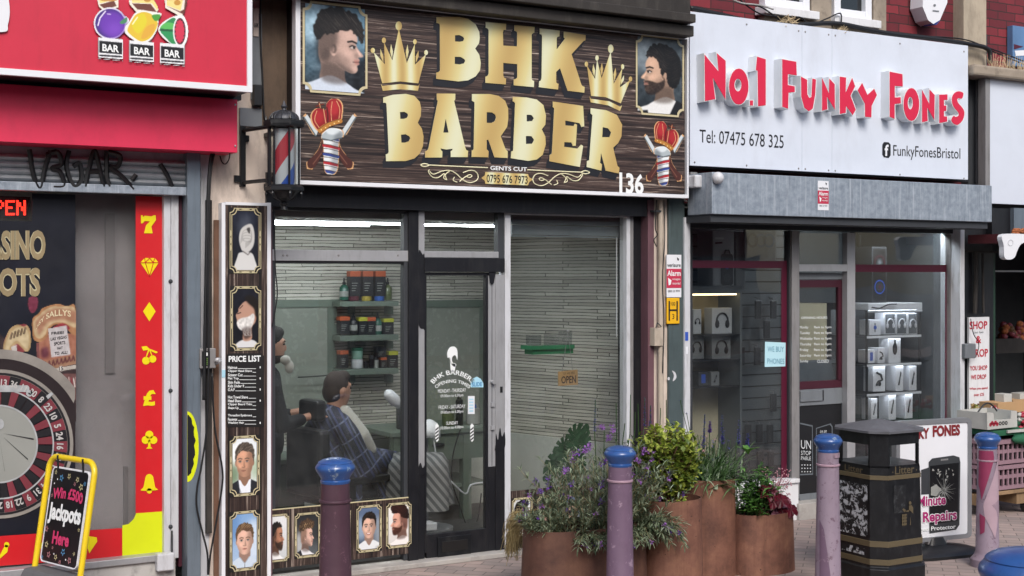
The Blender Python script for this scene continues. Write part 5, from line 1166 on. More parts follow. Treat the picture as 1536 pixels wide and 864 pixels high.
cable('cable', [[(318, 228), (314, 260), (311, 330), (309, 420), (307, 520), (306, 600)]], .011, 'thick black cable bundle dropping from the red cover between two shops', y=-.12)
cable('cable', [[(322, 228), (316, 262), (313, 340), (312, 440), (313, 540), (310, 640), (302, 700), (296, 730), (295, 760), (304, 800), (311, 830), (312, 862)], [(318, 560), (322, 640), (333, 700), (333, 730), (325, 780), (316, 830), (313, 862)]], .006, 'pair of thin black cables bowing apart low down beside the price board', y=-.13)
cable('cable', [[(345, 229, -.2), (343, 240, -.18), (338, 246, -.15), (333, 243, -.1), (330, 234, -.08)]], .004, 'short black wire loop hanging under the end of the red cover')
cable('cable', [[(409, 300), (411, 330), (413, 400), (416, 440), (412, 470), (408, 490)]], .004, 'thin dark wire hanging down the left edge of the barber window', y=-.055)
m = MB(M['dark_timber']); m.boxp(310, 318, 300, 800, -.07, .03, 316); m.build('trunking', label='dark weathered cable trunking strip beside the brown timber strip', cat='trunking')
ic = thing('intercom', P(312, 553, -.1), 'grey metal door intercom with keypad between the arcade and price board', 'intercom')
m = MB(M['silver_dull']); m.boxp(300, 324, 523, 553, -.12, .06); m.build('casing', ic, bevel=.005); m = MB(M['black_plastic']); m.boxp(303, 315, 527, 549, -.123, .004); m.use(M['text_white']).boxp(305, 312, 529, 534, -.125, .003); m.use(mm('key_green', '#6f8f4a', .5))
for r in range(4):
    for c in range(3): m.boxp(305+2.5*c, 306.8+2.5*c, 537+2.8*r, 538.8+2.8*r, -.125, .003)
m.build('keypad', ic)
m = MB(M['silver']); m.tube([P(324, 546, -.12), P(331, 541, -.15)], .008, 8); m.ell(P(327, 540, -.14), (.022, .012, .016), 12, 8); m.build('door_chime', ic, smooth=True)
# right pilaster: pipes, fuse box, signs
mm('pipe_cream', '#b3a697', .6, var=.15, dirt=.6)
m = MB(M['pipe_cream']); m.tube([P(991, 300, -.1), P(991, 640, -.1), P(989, 840, -.1)], .022, 10); dpn = m.build('downpipe', smooth='auto', label='cream painted pipe running down the pilaster right of the barber window', cat='pipe')
m = MB(M['dark_grey']); m.boxp(981, 993, 315, 318, -.12, .06)
m.build('pipe_clip', dpn)
m = MB(M['pipe_cream']); m.boxp(982, 995, 492, 519, -.13, .07); m.use(M['dark_grey']).tube([P(984, 492, -.13), P(986, 484, -.13), P(992, 490, -.13)], .005, 5); m.build('fuse_box', bevel=.004, label='broken cream fuse box on the pipe at the barber shop corner', cat='fuse box')
cable('cable', [[(985, 300), (983, 340), (986, 352), (981, 360), (985, 370)], [(996, 300), (997, 360), (994, 420), (996, 480), (994, 560)]], .004, 'thin dark wires tangled over the cream pipe by the alarm sign', y=-.13)
# ------------------------------------------------------------------ phone shop
YH = 1.9
pho = thing('phone_shop', (X(1240), .1, 0), 'phone shopfront at right with maroon banded windows under a galvanised shutter box', 'shop')
mm('slat_grey', '#5f6467', .5, var=.05); mm('phone_wall', '#4c5054', .7); mm('floor_dark', '#39393b', .5)
shell(pho, XB, XC, YH, 2.4, M['phone_wall'], M['floor_dark'], M['ceiling_white'])
m = MB(M['guide_steel']); m.use(mm('guide_green', '#4d5a5c', .5, .2, var=.15, dirt=.6, dcol='#242b2d', dscale=(20, 20, 2))).boxp(1003, 1027, 296, 850, -.08, .2, 1010); m.build('shutter_guide', pho, bevel=.004)
m = MB(M['white_frame']); m.boxp(1027, 1035.5, 326, 850, -.1, .22, 1030); m.boxp(1440.5, 1447, 340, 800, -.1, .22, 1443); build_each(m, 'white_post', pho, bevel=.003)
m = MB(mm('tag_blue', '#2f55b5', .5)); m.boxp(1028, 1032.5, 498, 511, -.103, .003); m.use(M['white_clean']).boxp(1029, 1032, 520, 531, -.103, .003); build_each(m, 'post_tag', pho)
def pf(mk, name, *boxes, y=.02, d=.06, parent=None, bev=.002):
    m = MB(M[mk])
    for b in boxes: m.boxp(*b[:4], y, d, b[4] if len(b) > 4 else None)
    o_ = build_each(m, name, parent or pho, bevel=bev); return o_[0]
m = MB(M['black_paint']); m.boxp(1034, 1447, 318, 346, -.02, .12, 1240); m.build('head_frame', pho)
wf = pf('silver_dull', 'window_frame', (1188, 1199, 346, 742, 1190), y=.0); pf('dark_grey', 'frame_edge', (1035.5, 1039, 340, 726, 1036), (1183.5, 1188, 346, 730, 1185), y=.02, parent=wf)
pf('silver', 'door_frame', (1199, 1271, 396.5, 407, 1235), (1271, 1283, 349, 735, 1277), y=.0)
pf('silver_dull', 'window_frame', (1426, 1434, 352, 720, 1430), y=.0); pf('black_plastic', 'reveal', (1434, 1441, 345, 770, 1437), y=.06)
m = MB(M['white_paint']); m.boxp(1112, 1198, 727, 792, -.03, .1, 1160); m.boxp(1036, 1112, 727, 805, -.03, .1, 1112); m.boxp(1283, 1441, 727, 790, -.03, .1, 1300); m.boxp(1036, 1200, 722, 728, -.05, .14, 1160); build_each(m, 'stall_riser', pho, bevel=.004)
def pg(px0, px1, pt, pb, ref, name='pane', y=.05, parent=None): return glass(px0, px1, pt, pb, name, y, ref, parent or pho, 'glass_clear2')
M['glass_clear2'] = glassmat('glass_clear2', '#eaeced', 1.0, .06)
pg(1037, 1186, 342, 728, 1110); pg(1283, 1428, 350, 728, 1350); pg(1199, 1271, 350, 397, 1235, 'transom_pane')
m = MB(M['maroon_red']); yv = .046
m.boxp(1037, 1172, 391, 402, yv, .002, 1100); m.boxp(1172, 1185.5, 391, 728, yv, .002, 1180); m.boxp(1283, 1418, 397, 408, yv, .002, 1350); m.boxp(1418, 1426, 397, 720, yv, .002, 1420); build_each(m, 'window_band', pho)
# door
m = MB(M['mid_grey']); yd = .06
m.boxp(1192, 1271, 409, 419, yd, .05, 1235); m.boxp(1263.5, 1271, 419, 748, yd, .05, 1267); m.boxp(1192, 1199.5, 419, 748, yd, .05, 1195); m.boxp(1199.5, 1263.5, 583, 607, yd, .05, 1235); m.boxp(1199.5, 1263.5, 738, 752, yd, .05, 1235)
dr = m.build('door', pho, bevel=.003)
m = MB(M['maroon']); m.boxp(1199.5, 1263.5, 420, 431, yd+.005, .03, 1235); m.boxp(1199.5, 1263.5, 571, 582.5, yd+.005, .03, 1235); m.boxp(1257.5, 1263.5, 431, 571, yd+.005, .03, 1260); m.build('door_band', dr)
glass(1199.5, 1257.5, 431, 571, 'door_glass', yd+.02, 1235, dr, 'glass_clear2')
m = MB(M['mid_grey']); m.boxp(1201, 1234, 586, 602, yd-.012, .015, 1220); m.use(M['black_plastic']).boxp(1234, 1236, 586, 602, yd-.008, .012, 1220); m.build('letter_slot', dr, bevel=.003)
m = MB(M['black_plastic']); m.boxp(1199.5, 1263.5, 607, 738, yd+.01, .02, 1235); m.build('door_panel', dr)
mm('screen_ink', '#c4c9cc', .5); mm('phone_edge', '#5f666c', .4)
m = MB(M['text_white']); y = yd-.001+.01
m.use(M['phone_edge'])
for q in (([(1200, 634), (1219, 638), (1219.5, 712), (1200, 713)], [(1200, 636), (1218, 640), (1218.5, 710), (1200, 711)]), ([(1224, 642), (1246, 635), (1249, 640), (1249, 712), (1224, 714)], [(1225, 643), (1245, 637), (1247.5, 641), (1247.5, 710), (1225, 712)])): m.pxs(list(q), y)
m.use(M['screen_ink'])
tx_px(m, 'UN', (1201.5, 660, 673, 1216.5, 661, 674), y-.001, .0); tx_px(m, 'STOP', (1201.5, 676, 682.5, 1216.5, 676.5, 683), y-.001); tx_px(m, 'PABLE', (1201.5, 684.5, 690, 1216.5, 685, 690.5), y-.001); tx_px(m, '09:30', (1230, 646, 650, 1240, 645, 649), y-.001)
for r in range(3):
    for c in range(4): m.pxs(circ(1203+4.2*c, 697.5+5*r, 1, 6), y-.001)
m.build('door_poster', dr)
m = MB(M['text_white']); y = yd+.018
tx_px(m, 'OPENING HOURS', (1202, 475, 478.5, 1241, 474.5, 478), y)
for i, (dname, hrs) in enumerate((('Monday', '9am to 5pm'), ('Tuesday', '9am to 5pm'), ('Wednesday', '9am to 5pm'), ('Thursday', '9am to 5pm'), ('Friday', '9am to 5pm'), ('Saturday', '9am to 5pm'), ('Sunday', 'CLOSED'))):
    py = 489+8.45*i; tx_px(m, dname, (1200, py, py+5, 1200+2.1*len(dname), py-.2, py+4.8), y); tx_px(m, hrs, (1221 if i < 6 else 1226, py, py+4.6, 1247 if i < 6 else 1243, py-.3, py+4.3), y)
m.build('opening_hours', dr)
m = MB(M['concrete']); m.boxp(1199, 1283, 752, 790, -.06, .2, 1235); m.build('doorstep', pho, bevel=.006)
# paper notice
mm('notice_blue', '#b4dbe6', .6, var=.03); mm('notice_ink', '#5f97ad', .6)
nt_ = thing('paper_notice', P(1163, 551, yv), 'pale blue WE BUY PHONES notice taped to the phone shop window', 'notice')
m = MB(M['notice_blue']); m.pxs([(1147.5, 512.5), (1178.5, 514), (1178, 549.5), (1147, 550.5)], yv-.004); m.build('sheet', nt_)
m = MB(M['notice_ink']); tx_px(m, 'WE BUY', (1151.5, 519.5, 527.5, 1176, 520, 528), yv-.006); tx_px(m, 'PHONES', (1151, 537.5, 545.5, 1176.5, 538, 546), yv-.006); m.build('lettering', nt_)
# sign board
YF = -.14
x0, x1, z0, z1 = R(1035, 1452, 17, 248, YF, 1035)
fs = thing('shop_sign', ((x0+x1)/2, YF, z0), 'white fascia sign with raised red lettering for the phone shop', 'sign')
mm('sign_white', '#cfd6e2', .35, var=.04, dirt=.3, dcol='#a9aab0', dscale=(3, 3, 1))
m = MB(M['sign_white']); xs = [x0, X(1203, YF), X(1248, YF), x1]
m.box(x0, X(1203, YF)-.001, YF, YF+.04, z0, z1); m.box(X(1203, YF)+.001, X(1248, YF)-.001, YF, YF+.04, z0, z1); m.box(X(1248, YF)+.001, x1, YF, YF+.04, z0, z1); m.build('board', fs)
m = MB(M['silver_dull'])
for px in (1042, 1120, 1198, 1208, 1243, 1253, 1350, 1446):
    for pv in (26+.125*(px-1035), 243+.06*(px-1035)): m.ell(P(px, pv, YF-.001), (.008, .004, .008), 8, 5)
build_each(m, 'screw', fs)
ZF5, ZF6 = 5.4, 4.8
# letter fronts traced off the photo, each with its white box behind
LT = []
f5 = lambda p: za(p, 1040, 60, ZF5)
f6 = lambda p: za(p, 1240, 80, ZF6)
LT.append([f5([(92,118),(205,256),(192,108),(262,168),(262,482),(157,302),(178,478),(96,494)])])
LT.append([f5(circ(369, 377, 78, 24, 146)), f5(circ(362, 364, 29, 16, 52))])
LT.append([f5([(460,490),(484,490),(484,530),(460,530)])])
LT.append([f5([(518,134),(587,156),(587,528),(526,536),(522,248),(508,244)])])
LT.append([f5([(722,156),(834,176),(838,286),(766,276),(766,364),(822,376),(822,420),(772,426),(768,556),(722,540)])])
LT.append([f5([(874,298),(922,322),(924,440),(940,470),(958,460),(966,312),(994,320),(988,440),(968,555),(936,576),(900,548),(876,460)])])
LT.append([f6([(18,182),(57,218),(60,402),(22,330),(14,400),(-30,416),(-30,195)] if False else [(-32,178),(18,290),(20,182),(58,222),(60,406),(2,310),(6,402),(-32,412)])])
LT.append([f6([(96,168),(140,174),(137,285),(184,178),(205,236),(172,304),(210,406),(188,444),(140,378),(138,428),(96,436)])])
LT.append([f6([(256,214),(294,300),(343,256),(362,300),(324,378),(322,460),(278,456),(276,362),(224,266)])])
LT.append([f6([(455,132),(546,150),(548,238),(491,234),(491,318),(534,316),(534,360),(490,364),(490,472),(455,456)])])
LT.append([f6(circ(611, 368, 56, 24, 118)), f6(circ(603, 358, 19, 16, 46))])
LT.append([f6([(688,264),(740,366),(742,262),(778,300),(776,480),(724,388),(728,486),(688,496)])])
LT.append([f6([(812,298),(870,296),(870,334),(845,336),(845,376),(862,376),(862,413),(845,415),(845,454),(868,455),(868,490),(812,502)])])
LT.append([f6(cat_rom([(985,290),(975,325),(950,322),(940,335),(950,360),(980,395),(992,430),(980,480),(945,514),(915,506),(898,480),(915,450),(930,458),(950,448),(948,425),(915,385),(903,345),(910,300),(940,275),(970,277)],3))])
YLF = YF-.095
def grow(pts, d):
    A = sum(a*b2-a2*b for (a, b), (a2, b2) in zip(pts, pts[1:]+pts[:1])); s = 1 if A > 0 else -1; o = []; n = len(pts)
    for i in range(n):
        (x0, y0), (x1, y1), (x2, y2) = pts[i-1], pts[i], pts[(i+1) % n]
        a = Vector((x1-x0, y1-y0)); b = Vector((x2-x1, y2-y1)); a.normalize(); b.normalize()
        na = Vector((a.y, -a.x))*s; nb = Vector((b.y, -b.x))*s; q = na+nb; L2 = max(q.length_squared, .6); q = q*(2*d/L2); o.append((x1+q.x, y1+q.y))
    return o
mm('letter_red', '#cf2145', .4, var=.04); mm('letter_white', '#dcdfe2', .45, var=.04, dirt=.15, dcol='#9a9a98')
for l in LT:
    m = MB(M['letter_white']); m.pxp([grow(l[0], 1.1)]+[grow(h, -1.0) for h in l[1:]], YLF+.003, YF-YLF-.004); m.use(M['letter_red']); m.pxp(l, YLF, .0025); m.build('letter', fs)
m = MB(M['text_black']); y = YF-.002
tx_px(m, 'Tel: 07475 678 325', (1049.5, 194, 213.5, 1175.5, 203, 222.5), y, .0); tx_px(m, 'FunkyFonesBristol', (1340, 217.5, 238.5, 1440.5, 222.5, 243.5), y, .0)
m.pxs([(x, yy) for x, yy in [(1326, 213), (1333, 213.5), (1336, 217), (1336, 233), (1333, 237), (1326, 236), (1323.5, 232), (1323.5, 217)]], y)
m.use(M['white_clean']); tx_px(m, 'f', (1327, 217, 234, 1333, 217, 234), y-.002, .03)
m.build('lettering', fs)
m = MB(M['dark_grey']); m.boxp(1452.5, 1481, 50, 310, .02, .1, 1465); m.use(M['silver_dull']).boxp(1466, 1467.5, 80, 300, .0, .02); m.build('reveal_panel', pho)
m = MB(M['black_paint']); m.boxp(1036, 1452, 250, 262, -.06, .16, 1240); m.build('gap', pho)
# shutter box
YBX = -.42
x0, x1, z0, z1 = R(1068, 1488, 258, 321, YBX, 1068)
m = MB(M['galv']); m.box(x0, x1, YBX, -.13, z0, z1); bx = m.build('shutter_box', pho, bevel=.005)
m = MB(M['dark_grey']); m.box(x0+.01, x1-.02, YBX+.03, -.1, z0-.055, z0-.003); m.build('bottom_lip', bx)
mm('sticker_red', '#bb2f4d', .5)
def alarm_sticker(px0, px1, pt, pb, y, parent, words):
    m = MB(M['white_clean']); m.boxp(px0, px1, pt, pb, y-.002, .002); m.use(M['sticker_red'])
    h = pb-pt; m.boxp(px0, px1, pt+h*.33, pt+h*.78, y-.004, .002); m.use(M['text_white']); m.textp('Alarm', px0+1, px1-1, pt+h*.37, pt+h*.5, y-.006, .02); m.textp('images', px0+(px1-px0)*.4, px1-1.5, pt+h*.55, pt+h*.61, y-.006); m.textp('recorded', px0+(px1-px0)*.4, px1-1.5, pt+h*.64, pt+h*.7, y-.006)
    m.pxs([(px0+2, pt+h*.54), (px0+(px1-px0)*.33, pt+h*.6), (px0+(px1-px0)*.28, pt+h*.7), (px0+3, pt+h*.72)], y-.006)
    m.use(M['text_black']); m.textp('verisure', px0+1, px1-1, pt+h*.2, pt+h*.29, y-.004, .01); m.textp('0800 55 9999', px0+2, px1-2, pt+h*.83, pt+h*.88, y-.004); m.pxs([(px0+(px1-px0)*.7, pt+h*.06), (px0+(px1-px0)*.85, pt+h*.1), (px0+(px1-px0)*.8, pt+h*.15), (px0+(px1-px0)*.72, pt+h*.12)], y-.004)
    return m.build('alarm_sticker', parent, label=None)
alarm_sticker(1227, 1243, 271, 315, YBX, bx, 0)
al = MB(M['white_clean']); al.boxp(1000, 1022, 382, 446, -.094, .014); o = al.build('alarm_sign', label='white and red burglar alarm sign on the grey metal post', cat='sign')
alarm_sticker(1000, 1022, 382, 446, -.0945, o, 0)
mm('hydrant_yellow', '#e2ad12', .5, var=.05)
m = MB(M['hydrant_yellow']); m.boxp(1000.5, 1019.5, 447, 486, -.094, .012); o = m.build('hydrant_plate', bevel=.004, label='yellow fire hydrant plate with black H under the alarm sign', cat='sign')
m = MB(M['text_black']); y = -.096
m.boxp(1003, 1005, 451.5, 481, y, .001); m.boxp(1014.8, 1016.8, 451.5, 481, y, .001); m.boxp(1005, 1014.8, 464, 466.5, y, .001); m.textp('100', 1006.5, 1013, 453, 458.5, y); m.textp('3', 1008.5, 1011.5, 471, 478.5, y); m.build('lettering', o)
m = MB(M['white_frame']); m.pxs(cat_rom([(1008, 556), (1013, 559), (1014.5, 567), (1009, 572), (1011, 563)], 3), -.083); m.pxs(circ(1003, 568, 1.8, 8, 2.6), -.083); m.build('peeled_sticker', pho)
# security light and camera
sc_ = thing('security_light', P(1056, 280, -.3), 'white security light and round camera head at the shutter box end', 'security light')
m = MB(M['white_frame']); m.boxp(1043, 1062, 262, 281, -.3, .16); m.build('light_box', sc_, bevel=.012)
m = MB(M['white_frame']); p = P(1077, 267, -.44); m.ell(p, (.043, .045, .045), 16, 10); m.build('camera_head', sc_, smooth=True)
m = MB(M['silver_dull']); m.tube([P(1062, 272, -.3), P(1072, 270, -.42)], .012, 8); m.tube([P(1046, 281, -.2), P(1040, 306, -.15), P(1026, 300, -.1)], .007, 6); m.boxp(1036, 1046, 258, 282, -.14, .08); m.build('bracket', sc_)
# upper wall features
def win(px0, px1, pb, lab):
    t = thing('upper_window', P((px0+px1)/2, pb, .02), lab, 'window')
    x0, x1, z0, z1 = R(px0, px1, -260, pb, .02, px0)
    f = .07; m = MB(M['white_clean']); m.box(x0, x0+f, .02, .1, z0, z1); m.box(x1-f, x1, .02, .1, z0, z1); m.box(x0+f, x1-f, .02, .1, z0, z0+f); m.box(x0+f, x1-f, .02, .1, z1-f, z1); m.build('frame', t, bevel=.006)
    m = MB(M['glass_dark']); m.box(x0+f, x1-f, .07, .08, z0+f, z1-f); m.build('pane', t)
    m = MB(M['white_paint']); m.box(x0-.05, x1+.05, -.04, .09, z0-.07, z0-.004); m.build('sill', t, bevel=.006)
M['glass_dark'] = mat('glass_dark', '#0e1114', .08, var=.02, spec=.8)
win(1148, 1215, 9, 'white upstairs window, the left of the two above the white fascia'); win(1252, 1308, 24, 'white upstairs window right of the worn stone mullion')
mm('stone_worn', '#93887a', .9, var=.2, bump=.6, bscale=30, dirt=.8, dcol='#55493f', dscale=(8, 8, 8))
m = MB(M['stone_worn']); m.boxp(1218, 1248, -260, 60, .01, .12, 1230); m.boxp(1311, 1330, -260, 60, .01, .12, 1320); m.boxp(1146, 1330, 22, 62, .03, .1, 1230); build_each(m, 'window_surround', pho, bevel=.008)
m = MB(M['stone']); m.boxp(1446, 1480, -400, 105, -.02, .14, 1460); m.build('stone_pilaster', pho, bevel=.008)
ab = thing('alarm_box', P(1400, 36, -.06), 'white shield shaped burglar alarm box on the red brick', 'alarm box')
m = MB(M['white_clean']); sh_ = [(1386, -30), (1420, -30), (1421, 4), (1410, 30), (1400, 36), (1392, 30), (1384, 10)]; m.pxp(sh_, -.06, .14); m.build('cover', ab, bevel=.012)
m = MB(M['tag_blue']); m.pxp([(1393, 29), (1410, 31), (1405, 37), (1397, 37)], -.04, .08); m.use(M['mid_grey']).pxs(circ(1402, 8, 2, 10), -.063); m.pxs([(1399, 15), (1409, 16), (1408, 18), (1399, 17)], -.063); m.build('lens', ab)
# cables over the fascia, nest debris
cable('cable', [[(1035, 12), (1080, 22), (1130, 33), (1180, 38), (1215, 36), (1260, 36), (1330, 50), (1400, 58), (1452, 66), (1482, 74), (1485, 95)]], .02, 'thick black cable bundle sagging along the top of the white fascia', y=-.1)
cable('cable', [[(1085, -10), (1110, 5), (1140, 10), (1170, 30), (1182, 38)], [(1100, -10), (1125, 12), (1150, 23), (1200, 26), (1212, 38), (1240, 28), (1260, 20), (1262, 34)], [(1050, 17), (1090, 30), (1140, 37), (1185, 36)], [(1325, 50), (1400, 56), (1470, 68), (1536, 92)], [(1328, 52), (1380, 54), (1450, 60), (1500, 82), (1540, 98)]], .006, 'thin wires looping across brick and window sills above the white fascia', y=-.06)
cable('cable', [[(1090, -6), (1110, 4), (1140, 8), (1160, 14)]], .007, 'pale grey wire crossing the brick above the cornice end', 'cable_grey', y=-.08)
m = MB(mm('straw', '#b9a787', .8, var=.25)); 
for c_ in ((1185, 33), (1263, 48)):
    for i in range(40):
        p = P(c_[0]+rnd.gauss(0, 5), c_[1]+rnd.gauss(0, 2.4), -.12+rnd.uniform(0, .05)); d = Vector((rnd.gauss(0, 1), rnd.gauss(0, .5), rnd.gauss(-.2, .6))).normalized()*.05; m.tube([p-d, p+d], .003, 4)
m.build('nest_straw', label='tufts of old straw nest on top of the white fascia', cat='nest')

# ------------------------------------------------------------------ display goods inside the phone shop
YD = .55
sw = thing('slatwall', P(1110, 720, YD), 'grey slatted display wall behind the left phone shop window', 'display wall')
x0, x1 = X(1030, YD+.25), X(1196, YD+.25); m = MB(M['slat_grey'])
yy = YD+.25; zt = 2.36; z = .3
while z < zt: m.box(x0, x1, yy, yy+.02, z, z+.088); z += .1
m.use(M['black_plastic']).box(x0, x1, yy+.02, yy+.03, .1, 2.38); m.build('slats', sw)
slat2 = thing('slatwall', P(1350, 720, 1.2), 'slatted display wall behind the glass cabinet of white boxes', 'display wall')
x0, x1 = X(1290, 1.2), X(1412, 1.2); m = MB(M['slat_grey']); z = .1
while z < zt: m.box(x0, x1, 1.2, 1.22, z, z+.107); z += .125
m.use(M['black_plastic']).box(x0, x1, 1.22, 1.23, .1, 2.38); m.build('slats', slat2)
m = MB(mm('panel_pale', '#8a9093', .6)); m.boxp(1372, 1398, 352, 730, .9, .05, 1385); m.build('panel', label='tall pale panel beside the glass cabinet in the phone shop', cat='panel')
# lit cabinet left
cb = thing('display_cabinet', P(1075, 640, .3), 'lit grey cabinet of headphone boxes in the left phone shop window', 'cabinet')
mm('cab_grey', '#62686b', .5); mm('cab_cream', '#c9bf9f', .6); 
y0 = .3; x0, x1, z0, z1 = R(1030, 1113, 440, 700, y0, 1075)
m = MB(M['cab_grey']); m.box(x0, x1, y0, y0+.3, z1, z1+.06); m.box(x1-.02, x1, y0, y0+.3, z0, z1); m.box(x0, x0+.02, y0, y0+.3, z0, z1); m.build('frame', cb)
m = MB(M['cab_cream']); m.box(x0+.02, x1-.02, y0+.28, y0+.3, z0, z1); m.build('back_panel', cb)
m = MB(M['cabinet_lamp']); m.box(x0+.04, x1-.04, y0+.02, y0+.04, z1-.015, z1-.003); m.build('light_strip', cb)
shelfz = [P(1075, py, y0).z for py in (502, 540, 580)]
m = MB(M['black_plastic'])
for z in shelfz: m.box(x0+.02, x1-.02, y0, y0+.27, z-.008, z)
m.build('shelf', cb)
mm('box_white', '#b9bdbf', .5, var=.04); mm('box_side', '#8f9496', .5); mm('box_grey', '#76797a', .5)
def headphones(m, x, z, s, y, mt='black_plastic'):
    m.use(M[mt]); m.tube([(x+s*.5*math.cos(t), y, z+s*.55*math.sin(t)) for t in [math.pi*(-.08+1.16*i/12) for i in range(13)]], s*.07, 6)
    for q in (-1, 1): m.ell((x+q*s*.46, y, z-s*.22), (s*.2, .006, s*.3), 10, 8)
def goods(px0, px1, pt, pb, y, lab, icon, d=.1, col='box_white', group=None, name='headphone_box', cat='box'):
    x0, x1, z0, z1 = R(px0, px1, pt, pb, y); 
    t = thing(name, ((x0+x1)/2, y+d/2, z0), lab, cat, group)
    m = MB(M[col]); m.box(x0, x1, y, y+d, z0, z1); m.build('carton', t, bevel=.003)
    m = MB(M['black_plastic']); w, h = x1-x0, z1-z0; xc, zc = (x0+x1)/2, (z0+z1)/2
    if icon == 'phones': headphones(m, xc, zc, min(w, h)*.55, y-.004)
    elif icon == 'phones_white': m.use(M['mid_grey']).box(x0+.01, x1-.01, y-.003, y-.0005, z0+.01, z1-.01); headphones(m, xc, zc, min(w*1.2, h)*.5, y-.006, 'white_clean')
    elif icon == 'brush': m.ell((xc, y-.003, zc+h*.08), (w*.2, .005, h*.25), 12, 8); m.box(xc-w*.05, xc+w*.05, y-.006, y-.001, zc+h*.1, zc+h*.45)
    elif icon == 'stick': m.sheet([(xc-w*.25, zc-h*.25), (xc-w*.05, zc-h*.28), (xc+w*.22, zc+h*.2), (xc+w*.1, zc+h*.3)], y-.002); m.use(M['mid_grey']).sheet([(xc-w*.1, zc-h*.1), (xc+w*.03, zc-h*.12), (xc+w*.12, zc+h*.1), (xc+w*.02, zc+h*.12)], y-.003)
    elif icon == 'mount': m.tube([(xc-w*.25, y-.004, zc+h*.25), (xc+w*.1, y-.004, zc+h*.15), (xc+w*.22, y-.004, zc-h*.05), (xc-w*.1, y-.004, zc-h*.1), (xc-w*.28, y-.004, zc-h*.25)], w*.07, 6); m.ell((xc, y-.004, zc-h*.2), (w*.14, .005, h*.09), 10, 8)
    elif icon == 'blue': m.use(M['tag_blue']).sheet(rrect(xc-w*.22, xc+w*.22, zc-h*.32, zc+h*.32, w*.08), y-.002)
    elif icon == 'watch': m.use(M['tag_blue']).sheet(circ(xc, zc, w*.14, 14), y-.002); m.use(M['mid_grey']).box(xc-w*.05, xc+w*.05, y-.001, y, zc-h*.3, zc+h*.3)
    elif icon == 'speaker':
        m.use(M['black_plastic']).sheet(rrect(x0+w*.38, x1-w*.05, z0+h*.1, z0+h*.62, w*.1), y-.002); m.tube([(x0+w*.55, y-.003, z0+h*.62), (x0+w*.58, y-.003, z0+h*.68), (x1-w*.25, y-.003, z0+h*.68), (x1-w*.2, y-.003, z0+h*.62)], w*.025, 5); m.use(M['dark_grey']).sheet(circ(x0+w*.66, z0+h*.22, w*.17, 14), y-.003); m.use(M['tag_blue']).sheet(circ(x0+w*.66, z0+h*.42, w*.12, 14), y-.003); m.use(M['maroon_red']).sheet([(x0+w*.1, z0+h*.78), (x0+w*.45, z0+h*.79), (x0+w*.45, z0+h*.82), (x0+w*.1, z0+h*.81)], y-.002); m.use(M['text_white']).sheet([(x0+w*.1, z0+h*.86), (x0+w*.5, z0+h*.86), (x0+w*.5, z0+h*.89), (x0+w*.1, z0+h*.89)], y-.002)
    elif icon == 'tower':
        m.use(M['black_plastic']).sheet(rrect(x0+w*.08, x1-w*.08, z0+h*.03, z1-h*.03, w*.15), y-.002)
        for q, cc in ((.28, 'maroon_red'), (.72, 'mid_grey')): m.use(M['tag_blue' if q < .5 else 'maroon']).sheet([circ(xc, z0+h*q, w*.36, 20), circ(xc, z0+h*q, w*.29, 20)], y-.004); m.use(M['dark_grey']).sheet(circ(xc, z0+h*q, w*.22, 16), y-.005); m.use(M[cc]).sheet(circ(xc, z0+h*q, w*.1, 12), y-.006)
    m.build('printed_picture', t); return t
yb_ = y0+.06
goods(1040, 1052, 464, 501, yb_, 'headphone box at the left edge of the upper lit cabinet shelf', 'phones'); goods(1068, 1098, 462, 501, yb_, 'white box with black headphones on the upper lit cabinet shelf', 'phones')
goods(1034, 1056, 504, 539, yb_, 'headphone box at the left end of the lower cabinet shelf', 'phones', col='box_grey'); goods(1068, 1096, 504, 539, yb_, 'grey box with dark headphones centred on the lower cabinet shelf', 'phones', col='box_grey')
goods(1048, 1062, 558, 579, yb_, 'small dark box on the bottom shelf of the lit cabinet', 'blue', col='dark_grey'); goods(1067, 1079, 558, 579, yb_, 'small pale red edged box on the bottom shelf of the lit cabinet', 'stick', col='box_grey')
goods(1069, 1101, 346, 437, .5, 'tall carton picturing a black party speaker on top of the lit cabinet', 'speaker', .2, 'box_white', name='speaker_carton')
goods(1104, 1118, 348, 434, .52, 'narrow grey carton with maroon foot beside the party speaker carton', 'none', .2, 'box_grey', name='speaker_carton')
# oval hanging sign with coloured rings
m = MB(M['mid_grey']); x0, z0 = P(1141, 368, .5).x, P(1141, 368, .5).z; m.prism(rrect(x0-.17, x0+.17, z0-.2, z0+.2, .1), .5, .52); hg = m.build('hanging_sign', label='rounded grey sign with three blue rings inside the phone shop window', cat='sign')
m = MB(M['dark_grey'])
for i, c_ in enumerate(('dark_grey', 'tag_dull', 'tag_dull')):
    if c_ == 'tag_dull' and c_ not in M: mm('tag_dull', '#3d5470', .5)
    m.use(M[c_]).sheet([circ(x0-.09+.09*i, z0+.04, .06, 20), circ(x0-.09+.09*i, z0+.04, .04, 20)], .497)
m.build('rings', hg)
tv = MB(mm('case_black', '#1d1f23', .35)); 
